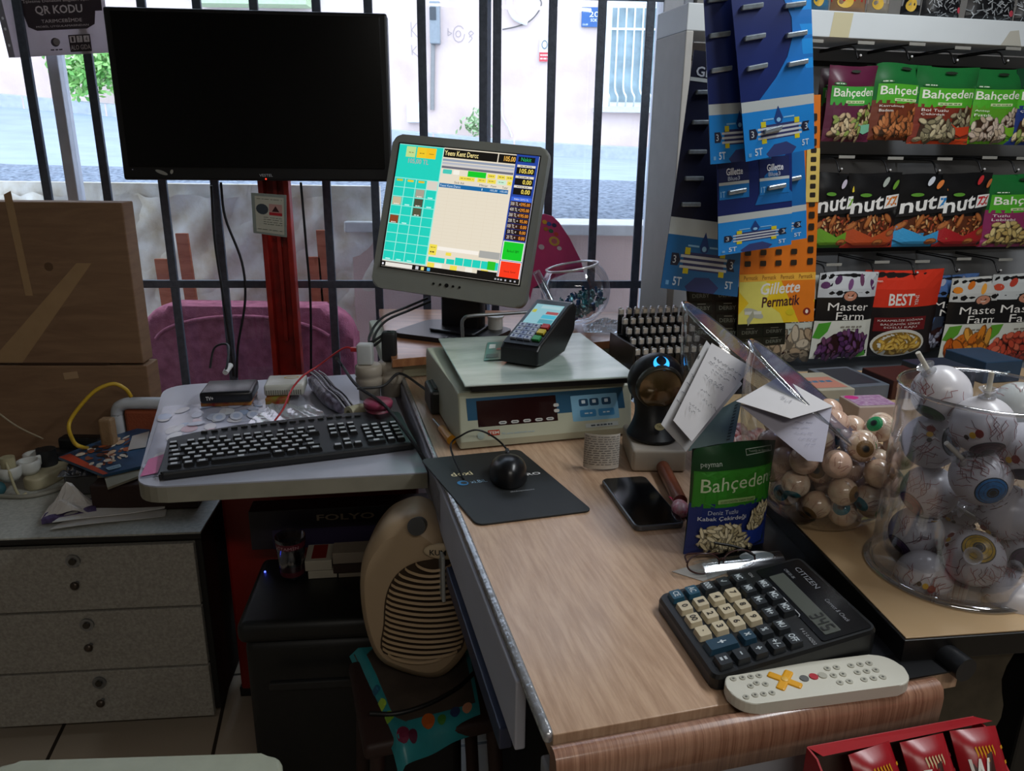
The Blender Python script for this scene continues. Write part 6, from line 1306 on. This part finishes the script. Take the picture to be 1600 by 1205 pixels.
# orange Permatik card
fr = Fr((.5, 1.68, 0), 8)
def pdraw(cv):
    cv.rect(0, 0, 1, .2, mat('#e0c020', .4), 4, 2); cv.poly([(0, .2), (.35, .2), (.6, 0), (0, 0)], mat('#d9d46a', .4)); cv.poly([(.55, .2), (1, .2), (1, 0), (.8, 0)], mat('#df7a18', .4))
    cv.rect(0, .2, 1, .235, mat('#e8b040', .4)); 
    for i in range(4): cv.text('Permatik', .06+.24*i, .207, .24+.24*i, .227, ink('#5c2410'))
    cv.text('Gillette', .28, .135, .8, .19, ink('#dcdcd8'), bold=.05, shear=.2, slope=.008); cv.text('Permatik', .3, .075, .8, .125, ink('#3c1420'), bold=.04, shear=.1, slope=.008)
    cv.ell(.2, .05, .13, .02, ink('#a8aca0'), -8); cv.rect(.08, .045, .3, .06, ink('#c8ccc4')); cv.line([(.2, .05), (.12, .005)], .035, ink('#9ca08c')); cv.ell(.9, .05, .05, .018, ink('#7c1c14')); cv.ell(.9, .05, .02, .01, ink('#e8dcd0')); cv.ell(.68, .05, .06, .015, ink('#c8b818'))
    for j in range(13): cv.rr(.88, .27+j*.052, .955, .3+j*.052, .008, ink('#241c14'), 1)
    cv.poly([(.83, .78), (1, .78), (1, .55), (.83, .55)], mat('#e0c46a', .4))
    for j in range(6): cv.rr(.88, .57+j*.038, .955, .592+j*.038, .008, ink('#241c14'), 1)
    for i in range(4): 
        for j in range(2): cv.rr(.06+i*.2, .27+j*.05, .14+i*.2, .295+j*.05, .008, ink('#241c14'), 1)
vcard('blade_card', 'tall orange and yellow razor blade card with a column of punched holes', 1.68, ((1153, 507), (1271, 502), (1282, 148), (1160, 150)), mat('#d9741a', .4, noise=.05), pdraw)
def derby(nr, nc):
    def d(cv):
        for j in range(nr):
            for i in range(nc):
                x, y = (i+.08)/nc, (j+.1)/nr; cv.rect(x, y, x+.86/nc, y+.82/nr, ink('#16201c')); cv.text('DERBY', x+.12/nc, y+.18/nr, x+.78/nc, y+.5/nr, ink('#7c8884'), bold=.02); cv.rect(x+.3/nc, y+.64/nr, x+.62/nc, y+.7/nr, ink('#98a09c'))
    return d
vcard('blade_card', 'black blade card with rows of small packs below the slanting navy card', 1.74, ((1078, 580), (1156, 585), (1154, 448), (1072, 452)), mat('#0a0d0c', .4), derby(7, 2), 'blade card')
vcard('blade_card', 'black card of small blade packs showing below the orange card', 1.73, ((1150, 545), (1226, 538), (1226, 490), (1150, 492)), mat('#0c2018', .4), derby(3, 2), 'blade card')
# rod carrying the cards
hp = Fr((.5, 1.60, 0), 8); p = hp.w(hp.P(1195, 0)); 
hr = thing('hanging_rail', 'black wire rail hanging from the ceiling with the razor cards', 'rail', (p.x, p.y, 1.9)); MB().tube([(p.x-.02, 1.49, 2.0), (p.x-.02, 1.6, 2.0), (p.x-.02, 1.78, 2.0)], .003, BLK).obj('rod', hr, world=True); MB().cyl((p.x-.02, 1.62, 2.0), (p.x-.02, 1.62, 2.7), .003, BLK).obj('cord', hr, world=True)
# ---------------------------------------------------------------- lighter rack
RK = Fr((.262, 1.60, .9505), 14)
rk = thing('lighter_rack', 'black stepped display rack full of lighters at the back of the cash counter', 'rack', RK.o, (0, 0, 14))
RKM = mat('#0e0e10', .35)
for j in range(5):
    zt_ = .05+.017*j; MB().box((.088, .012+.026*j, zt_/2), (.176, .022, zt_), RKM, .001).obj('step', rk)
for x in (-.004, .18): MB().box((x, .06, .06), (.006, .14, .12), RKM, .001).obj('side', rk)
m = MB(); m.tube([(-.012, -.05, .07), (-.045, -.05, .07), (-.045, .08, .07), (-.012, .08, .07)], .003, RKM, 6, 2); m.box((-.028, .015, .055), (.04, .13, .003), RKM); m.obj('side_tray', rk)
lt = None; HEAD = mat('#d8dadc', .25, .55, noise=.2, ns=200)
for j in range(5):
    for i in range(9):
        loc = RK.w((.012+.019*i, .012+.026*j, .0505+.017*j))
        if lt is None:
            lt = thing('lighter', 'black lighter with chrome head standing in the black stepped rack', 'lighter', loc, (0, 0, 14), 'lighters in the black rack')
            m = MB(); m.prism(rrect(.0135, .0095, .004, 4), 0, .044, mat('#121316', .25), .001); m.obj('body', lt)
            m = MB(); m.box((0, 0, .051), (.0125, .009, .014), HEAD, .002); m.cyl((-.0025, .003, .058), (-.0025, -.003, .058), .0032, STEEL, n=10); m.obj('head', lt)
        else: dup(lt, loc)
# ---------------------------------------------------------------- papers hanging from the slanted jars
def paper(name, lab, pts, mt, draw=None, curl=.008, cat='paper'):
    q = [at(*p) for p in pts]; m = MB(); f0 = qmap(*q); f = lambda u, v, h=0: f0(u, v, h)+ray(1100, 600)*(-curl*sin(pi*v)*sin(pi*(.2+.8*u))); m.grid(f, 10, 12, mt, th=.0006)
    if draw: draw(Cv(m, f, base=8e-4))
    return tag(m.obj(name, recenter=True), lab, cat)
def scribbles(cv, rows, seed=1, c='#3c3c44', wob=.01):
    rn = random.Random(seed)
    for (x0, y0, x1, n, hgt) in rows:
        x = x0
        while x < x1:
            p = [(x, y0)]; l = .05+.1*rn.random()
            for k in range(5): p.append((x+l*(k+1)/5, y0+hgt*(rn.random()-.5)))
            cv.line(p, .006, ink(c)); x += l+.03
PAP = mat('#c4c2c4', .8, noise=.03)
paper('receipt_paper', 'white handwritten note clipped to the left slanted lid', ((1052, 657, 1.06), (1081, 690, 1.05), (1174, 574, 1.10), (1112, 536, 1.13)), PAP,
      lambda cv: scribbles(cv, [(.2, .86, .9, 6, .03), (.15, .79, .9, 6, .03), (.3, .72, .8, 5, .02), (.2, .62, .8, 5, .05), (.35, .60, .75, 5, .05), (.3, .46, .6, 4, .03), (.5, .38, .9, 3, .04), (.2, .25, .6, 3, .03), (.25, .2, .5, 3, .05)]), .004)
paper('receipt_paper', 'spotted receipt hanging behind the handwritten note on the left', ((1033, 663, 1.075), (1072, 706, 1.07), (1160, 600, 1.12), (1104, 532, 1.14)), mat('#b0b0b2', .8, noise=.05), 
      lambda cv: (cv.ell(.02, .8, .02, .02, ink('#222')), scribbles(cv, [(.05, .3+.1*k, .5, 4, .02) for k in range(4)], 3)), .004)
paper('receipt_paper', 'pale teal printed slip hanging between the handwritten note and the folded note', ((1075, 705, 1.10), (1146, 692, 1.10), (1160, 620, 1.12), (1105, 650, 1.12)), mat('#6f8a8a', .6, noise=.08), lambda cv: [cv.rect(.82, .08+.07*k, .9, .11+.07*k, ink('#2c3c3c')) for k in range(12)], .004)
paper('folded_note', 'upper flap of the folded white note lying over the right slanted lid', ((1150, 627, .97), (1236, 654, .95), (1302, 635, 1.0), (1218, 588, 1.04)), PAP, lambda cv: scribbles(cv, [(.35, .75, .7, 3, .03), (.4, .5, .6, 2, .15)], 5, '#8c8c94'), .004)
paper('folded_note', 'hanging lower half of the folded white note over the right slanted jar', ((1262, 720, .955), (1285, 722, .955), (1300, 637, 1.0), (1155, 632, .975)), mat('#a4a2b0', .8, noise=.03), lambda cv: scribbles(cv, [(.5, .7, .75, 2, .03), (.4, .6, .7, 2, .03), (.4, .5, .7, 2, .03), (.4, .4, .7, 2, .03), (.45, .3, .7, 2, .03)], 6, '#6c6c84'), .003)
# ---------------------------------------------------------------- slanted clear jars
def slant_jar(name, lab, bc, rb, HL, LR, B, bulge, z0):
    o = thing(name, lab, 'jar', (bc.x, bc.y, z0)); C0 = (HL+LR)/2; A = (HL-LR)/2
    def rim(a): return C0+A*cos(a)+B*sin(a)
    dirA = V((A.x, A.y, 0)).normalized(); dirB = V((B.x, B.y, 0)).normalized()
    def f(u, v, h=0):
        a = 2*pi*u; q = V((bc.x, bc.y, z0+.002))+(dirA*cos(a)+dirB*sin(a))*rb; r_ = rim(a); mid = (q+r_)/2; out = V((mid.x-bc.x, mid.y-bc.y, 0))
        out = (dirA*cos(a)+dirB*sin(a)); c = V((bc.x, bc.y, z0+.05))+out*bulge
        return q*(1-v)**2+c*2*v*(1-v)+r_*v*v
    CL = clear('#f2f4f4', .05, .5, .06)
    m = MB(); m.grid(f, 48, 16, CL); m.grid(lambda u, v: V((bc.x, bc.y, z0+.002))+(dirA*cos(2*pi*u)+dirB*sin(2*pi*u))*rb*v, 32, 1, CL); m.obj('body', o, world=True)
    m = MB(); m.tube([rim(2*pi*i/96) for i in range(96)], .0032, clear('#e8ecee', .35, .6, .05), 8, 1, closed=True); m.obj('rim', o, world=True)
    m = MB(); n_ = A.cross(B).normalized()
    m.grid(lambda u, v: C0+(A*cos(2*pi*u)+B*sin(2*pi*u))*.97*v-n_*.002, 40, 4, clear('#6c7496', .12, .4, .08, .2)); m.obj('lid', o, world=True)
    return o
bc2 = V((.435, .985, .9805)); vd = V((.41, .93, -.14)).normalized()
bc2 = V((.440, .99, .9805))
HL, LR = at(1172, 533, 1.07), at(1412, 752, 1.06)
slant_jar('slanted_jar', 'clear slanted-mouth jar of veined gum balls beside the lollipop tub', bc2, .055, HL, LR, vd*.085, .138, .9805)
bc1 = V((.375, 1.22, .9805)); HL1, LR1 = at(1068, 473, 1.30), at(1225, 606, 1.28)
slant_jar('slanted_jar', 'clear slanted-mouth jar behind the handwritten note at the left', bc1, .05, HL1, LR1, vd*.07, .10, .9805)
# red sweets in the left jar
rn = random.Random(31); first = None
for i in range(26):
    a = rn.random()*6.28; r_ = .045*rn.random()**.5; k = i//13
    p = bc1+V((r_*cos(a), r_*sin(a), .014+.024*k))
    if first is None:
        first = thing('red_sweet', 'small red and white wrapped sweet in the left slanted jar', 'sweet', p, (0, 0, 0), 'sweets in the left slanted jar')
        m = MB(); m.ell((0, 0, 0), (.015, .011, .010), mat('#b01c24', .25, noise=.4, ns=70, col2='#d8c8c4'), 14, 8); m.obj('wrapper', first)
    else: dup(first, p, (rn.random()*90, 0, rn.random()*360))
# gum balls settle in the right jar
def gumball(lab, iris, c):
    o = thing('gum_ball', lab, 'gum ball', (0, 0, -5), (0, 0, 0), 'veined gum balls in the slanted jar'); r_ = .0188
    m = MB(); m.ell((0, 0, 0), r_, mat(c, .25, coat=.6, noise=.18, ns=70, col2='#c8a48c'), 22, 12)
    sp_ = lambda u, v, h=0: V((sin(u)*cos(v), -cos(u)*cos(v), sin(v)))*(r_+h)
    cv = Cv(m, sp_, base=4e-4)
    if iris: cv.ell(0, 0, .62, .62, ink(iris), n=18, rings=3); cv.ell(0, 0, .25, .25, ink('#14181a'), n=12, rings=2)
    rn = random.Random(len(lab))
    for i in range(14):
        a = rn.random()*6.28; p = [(.7*cos(a), .7*sin(a))]
        for k in range(3): a += .3*(rn.random()-.5); p.append(((.7+.22*(k+1))*cos(a), (.7+.22*(k+1))*sin(a)))
        cv.line(p, .03, ink('#8c5448'))
    m.obj('gum', o)
    m = MB(); m.tube([(.0182*cos(a*pi/10), .0182*sin(a*pi/10), 0) for a in range(20)], .0007, clear('#ffffff', .3, .4), 5, 1, closed=True); m.obj('capsule_seam', o)
    return o
protos = [gumball('cream veined gum ball with a green iris in the slanted jar', '#1f8a50', '#e4d6c0'), gumball('cream veined gum ball with a teal iris in the slanted jar', '#1f6a78', '#e2d4c0'), gumball('cream veined gum ball with a brown iris in the slanted jar', '#7c5c34', '#dcc6a8'), gumball('plain pink veined gum ball in the slanted jar', None, '#dcbcaa')]
rn = random.Random(77); balls = []; rB = .0196
def jar_ok(p): 
    d_ = p-(bc2+V((.005, .0, .1))); return V((d_.x, d_.y, d_.z*.95)).length < .106-rB and p.z > .983+rB
cand = []
for t_ in range(90000):
    p = bc2+V((rn.uniform(-.1, .1), rn.uniform(-.1, .1), rn.uniform(.0, .155)))
    if jar_ok(p) and (p.z < 1.12): cand.append(p)
cand.sort(key=lambda p: p.z+.004*rn.random())
for p in cand:
    if all((p-q).length > 2*rB*.965 for q in balls): balls.append(p)
    if len(balls) > 75: break
for i, p in enumerate(balls):
    pr_ = protos[[0, 3, 1, 2, 3, 1, 3][i % 7]]; e = (rn.uniform(-50, 70), rn.uniform(-30, 30), rn.uniform(-70, 60))
    if pr_.location.z < -1: pr_.location = p; pr_.rotation_euler = tuple(R(a) for a in e)
    else: dup(pr_, p, e)
# ---------------------------------------------------------------- lollipop tub
tc = V((.545, .845, .9805)); tubo = thing('lollipop_tub', 'tall clear round plastic tub full of eyeball lollipops', 'tub', tc); CLT = clear('#f0f1f4', .05, .42, .05)
m = MB(); m.lathe([(0, .003), (.088, .003), (.0905, .012), (.089, .03), (.090, .235)], CLT, 64); m.lathe([(.0885, .235), (.089, .03)], CLT, 64); m.obj('wall', tubo)
m = MB(); m.lathe([(.0885, .233), (.0905, .236), (.0925, .234), (.091, .231)], clear('#f0f2f4', .35, .55, .05), 64); m.obj('rim', tubo)
m = MB(); m.lathe([(.086, .0), (.097, .0005), (.098, .003), (.09, .005)], clear('#dfe2e4', .22, .5, .08), 64); m.obj('base_flange', tubo)
LR_ = .0325; LOL = []
def lolly(px, py, zc, lab, iris, ipx, ipy, stick, seed, c='#cfcdd2'):
    mxr = .0885-LR_-.001; best_ = None
    for k in range(80):
        z2 = .70+.006*k; p = at(px, py, z2); viol = max(0, math.hypot(p.x-tc.x, p.y-tc.y)-mxr)+max(0, .9845+LR_-p.z)
        for q_ in LOL: viol += max(0, 2*LR_*.98-(p-q_).length)*.8
        sc2 = viol*10+abs(z2-zc)*.25
        if best_ is None or sc2 < best_[0]: best_ = (sc2, z2)
    zc = best_[1]; p = at(px, py, zc); LOL.append(p)
    o = thing('eyeball_lollipop', lab, 'lollipop', p, (0, 0, 0), 'eyeball lollipops in the clear tub')
    m = MB(); m.ell((0, 0, 0), LR_, mat(c, .28, noise=.03, ns=30), 36, 20)
    q = (CR*(ipx-px)-CU*(ipy-py))*(zc/FPX); vd_ = (CC-p).normalized(); q = q-vd_*q.dot(vd_); L_ = min(q.length/LR_, .93); n_ = (q.normalized()*L_+vd_*(1-L_*L_)**.5).normalized() if q.length > 1e-4 else vd_
    t1 = n_.orthogonal().normalized(); t2 = n_.cross(t1)
    def sp_(u, v, h=0):
        a = math.hypot(u, v); 
        if a < 1e-6: return n_*(LR_+h)
        return (n_*cos(a)+(t1*u/a+t2*v/a)*sin(a))*(LR_+h)
    cv = Cv(m, sp_, base=2.5e-4); rn = random.Random(seed)
    if iris:
        cv.ell(0, 0, .56, .56, ink('#15202c'), n=26, rings=4); cv.ell(0, 0, .52, .52, mat(iris, .3, noise=.25, ns=160), n=26, rings=4); cv.ell(0, 0, .2, .2, ink('#08090a'), n=16, rings=2)
    for i in range(30):
        a = rn.random()*6.28; r0 = .62+.3*rn.random(); pp_ = [(r0*cos(a), r0*sin(a))]
        for k in range(5): a += .35*(rn.random()-.5); r0 += .13; pp_.append((r0*cos(a), r0*sin(a)))
        cv.line(pp_, .022, ink('#8c4a4c' if i % 3 else '#5c3440'))
        if i % 2: a2 = a+.25; cv.line([pp_[2], ((r0-.15)*cos(a2), (r0-.15)*sin(a2))], .016, ink('#9c6464'))
    ba = rn.random()*6.28
    for k, (cc, rr2) in enumerate((('#7c1c1c', .13), ('#c89c1c', .1), ('#2c1c1c', .08))): cv.ell(.95*cos(ba+.22*k), .95*sin(ba+.22*k), rr2, rr2, ink(cc), n=10, rings=2)
    m.obj('candy', o)
    if stick:
        s1 = (CR*(stick[0]-px)-CU*(stick[1]-py))*(zc/FPX)+CF*(-.02); k = MB(); k.cyl(s1.normalized()*LR_*.8, s1, .0028, mat('#d4d0c4', .4), n=12); k.obj('stick', o)
        k = MB(); k.lathe([(.003, -.002), (.009, .003), (.004, .006), (.010, .012)], clear('#eef0f4', .3, .5, .1, .25), 14, Mx.Translation(s1.normalized()*(LR_-.002)) @ s1.to_track_quat('Z', 'Y').to_matrix().to_4x4()); k.obj('wrapper_knot', o)
    return o
NG = '#1c5c2c'
lolly(1470, 614, .90, 'white lollipop with gold print leaning at the tub rim, stick to the upper left', NG, 1447, 655, (1420, 552, .93), 1)
lolly(1535, 664, .84, 'plain white lollipop with an upright stick in the middle of the tub top', '#4c2440', 1545, 712, (1532, 582, .86), 2)
lolly(1592, 640, .92, 'striped pale lollipop at the right edge of the tub top', None, 1592, 640, None, 3, '#b4b8b8')
lolly(1454, 690, .87, 'grey and white eyeball lollipop at the left side of the tub below the rim', '#6c7480', 1492, 690, None, 4)
lolly(1532, 745, .82, 'eyeball lollipop with a bright blue iris in the middle of the tub', '#1c7cc0', 1551, 770, (1463, 690, .80), 5)
lolly(1600, 705, .86, 'eyeball lollipop with blue lettering at the right side of the tub', '#241c4c', 1600, 748, None, 6)
lolly(1452, 768, .86, 'eyeball lollipop with a dark red patch below the grey one at the tub left', '#8c2434', 1420, 790, (1528, 817, .83), 7)
lolly(1432, 832, .87, 'eyeball lollipop with a purple iris at the lower left wall of the tub', '#5c3c74', 1400, 858, None, 8)
lolly(1573, 800, .85, 'heavily veined lollipop behind the yellow and the blue eyeballs', None, 1573, 800, None, 9)
lolly(1522, 872, .81, 'eyeball lollipop with a yellow iris near the bottom of the tub', '#c8a010', 1530, 856, (1505, 864, .76), 10)
lolly(1443, 902, .85, 'white veined lollipop in crumpled wrapper at the tub bottom left', NG, 1425, 950, None, 11)
lolly(1583, 935, .82, 'white lollipop with knotted wrapper at the tub bottom right', None, 1583, 935, None, 12)
lolly(1598, 865, .86, 'eyeball lollipop with a purple patch at the lower right wall of the tub', '#4c2450', 1605, 880, (1570, 878, .82), 14)
lolly(1483, 836, .93, 'pale lollipop deep in the middle of the tub', None, 1483, 836, None, 15)
lolly(1505, 780, .96, 'pale lollipop deep in the tub behind the blue eyeball', None, 1505, 780, None, 16)
# ---------------------------------------------------------------- seed bag in front
BG = Fr((.228, .923, .9515), 15.9)
pts = [(1068, 868), (1190, 862), (1203, 686), (1070, 702)]; a_, b_, c_, d_ = [BG.P(*p) for p in pts]
wd = (b_.x-a_.x+c_.x-d_.x)/2; ht = (c_.z+d_.z)/2
def seeddraw(cv):
    cv.rect(0, 0, 1, .50, ink('#1c2c6c'), 8, 8); cv.rect(.02, .46, .98, .80, ink('#2c7a1c'), 8, 5); cv.rr(.03, .47, .97, .79, .05, ink('#2f8420'), 1.2)
    cv.text('Bahçeden', .09, .575, .93, .73, ink('#c4d4b0'), slope=.03); cv.rr(.28, .495, .74, .535, .01, ink('#8cac6c')); cv.text('KUZEYİMİZİN TARIM İZLERİ', .31, .503, .72, .527, ink('#1c3c14'))
    cv.text('peyman', .08, .825, .3, .87, ink('#a8b4a8')); cv.line([(.6, .90), (.93, .92), (.93, .965), (.6, .945), (.6, .90)], .006, ink('#a8b4a8')); cv.text('Tazeliği Al Güvenle', .63, .92, .9, .94, ink('#a8b4a8'))
    cv.text('Deniz Tuzlu', .18, .40, .52, .44, ink('#b0b8cc')); cv.text('Kabak Çekirdeği', .08, .335, .63, .385, ink('#c8ccd8'), bold=.01)
    S_ = ['#e0d3ae', '#cdbf98', '#e8dcb8', '#b8aa82']
    nuts(cv, [(.66, .25), (.72, .4), (.86, .46), (.96, .44), (.9, .3), (.8, .22)], S_, .05, .018, 40, 3, '#6c6044'); cv.poly([(.56, .25), (.75, .22), (.92, .25), (.88, .1), (.7, .08), (.6, .14)], ink('#1c3488'))
    nuts(cv, [(.1, .24), (.2, .3), (.5, .31), (.58, .2), (.7, .08), (.5, .03), (.3, .04), (.14, .12)], S_, .065, .02, 90, 4, '#6c6044')
sd = pouch('seed_bag', 'green and blue bag of pumpkin seeds standing on the cash counter', 'snack bag', BG, (a_.x+b_.x)/2, .0, .0, wd, ht, .034, '#123c1c', seeddraw, tilt=0)
# ---------------------------------------------------------------- candy bowl behind the terminal
bo = V((.168, 2.06, 1.1055)); gb = thing('fish_bowl', 'round clear bowl with blue wrapped sweets on the wooden board', 'bowl', (bo.x, bo.y, 1.0085)); rb = .094
prof = [(max(.002, rb*sin(R(a))), -rb*cos(R(a))) for a in range(14, 140, 7)]
m = MB(); m.lathe([(0, prof[0][1])]+prof, clear('#f6fafc', .05, .5, .04), 48, TR((0, 0, .097), (0, -10, 0))); m.obj('bowl', gb)
m = MB(); pr_, pz_ = prof[-1]; m.lathe([(pr_-.002, pz_), (pr_, pz_+.004), (pr_+.004, pz_+.003), (pr_+.002, pz_-.002)], clear('#ffffff', .5, .4, .1, .4), 48, TR((0, 0, .097), (0, -10, 0))); m.obj('rim', gb)
rn = random.Random(5); fs_ = []
cols = [('#2c7c88', 'teal'), ('#1c5c94', 'blue'), ('#8cbcc0', 'pale aqua')]; pro = {}
cnt = 0; plc = []
for t_ in range(6000):
    p = V((rn.uniform(-.08, .08), rn.uniform(-.08, .08), rn.uniform(-.08, -.0)))
    if p.length < rb-.014 and p.z < -.015+.35*p.x and all((p-q).length > .017 for q in plc): plc.append(p)
    if len(plc) > 60: break
for i, p in enumerate(plc):
    c_, nm = cols[i % 3]; loc = bo+p; e = (rn.random()*180, rn.random()*180, rn.random()*180)
    if nm not in pro:
        o = thing('wrapped_sweet', '%s wrapped sweet in the round clear bowl' % nm, 'sweet', loc, e, 'sweets in the round bowl'); m = MB(); m.box((0, 0, 0), (.016, .011, .008), mat(c_, .2, .3, noise=.3, ns=120), .003); 
        m.add([(.007, 0, 0), (.014, .006, .002), (.014, -.006, -.002), (-.007, 0, 0), (-.014, .006, -.002), (-.014, -.006, .002)], [[0, 1, 2], [3, 4, 5]], mat(c_, .2, .3, noise=.3, ns=120)); m.obj('wrapper', o); pro[nm] = o
    else: dup(pro[nm], loc, e)
p = on(955, 520, 1.0095); m = MB(); m.grid(lambda u, v: V((p.x-.07+.13*u, p.y+.0+.10*v, 1.0095+.03*sin(pi*u)*(.4+.6*sin(9*u+7*v)**2)*sin(pi*v))), 22, 14, clear('#eef2f6', .2, .5, .1, .2), smooth=False)
tag(m.obj('clear_bag', recenter=True), 'crumpled clear bag lying right of the round bowl on the board', 'bag')
# pink card with coloured print
q = lambda x, y: oy(x, y, 2.20)
ol = [q(x, y) for x, y in ((830, 350), (838, 338), (850, 334), (864, 338), (874, 348), (890, 372), (908, 408), (912, 425), (890, 425), (850, 440), (832, 450), (828, 470), (824, 440))]
cx_ = sum((p.x for p in ol))/len(ol); m = MB(); m.prism([(p.x, p.z) for p in ol], 0, .003, mat('#cf3c78', .4, noise=.06), .0008, mx=Mx(((1, 0, 0, 0), (0, 0, -1, 2.20), (0, 1, 0, 0), (0, 0, 0, 1))))
cv = Cv(m, lambda u, v, h: oy(u, v, 2.1965-h), base=6e-4); rn = random.Random(9)
for (x, y, c, s_) in ((851, 347, '#d8a020', 4), (858, 350, '#3c4c9c', 4), (866, 352, '#2c2c5c', 4), (853, 358, '#a86c20', 4), (861, 361, '#2c6c4c', 4), (869, 366, '#c83c30', 4), (866, 377, '#c8a040', 9), (866, 377, '#b85c6c', 5), (874, 388, '#d8c8cc', 4), (846, 386, '#c8b8bc', 5)): cv.ell(x, y, s_, s_*.8, ink(c), 30, 10)
tag(m.obj('pink_card', recenter=True), 'pink rounded card with coloured print leaning behind the monitor edge', 'card')
A_ = oy(838, 425, 2.05); B_ = oy(866, 482, 2.0); tag(MB().cyl(A_, B_, .011, clear('#f2f6fa', .25, .5, .06)).obj('clear_tube', recenter=True), 'clear plastic tube leaning between the monitor and the round bowl', 'tube')
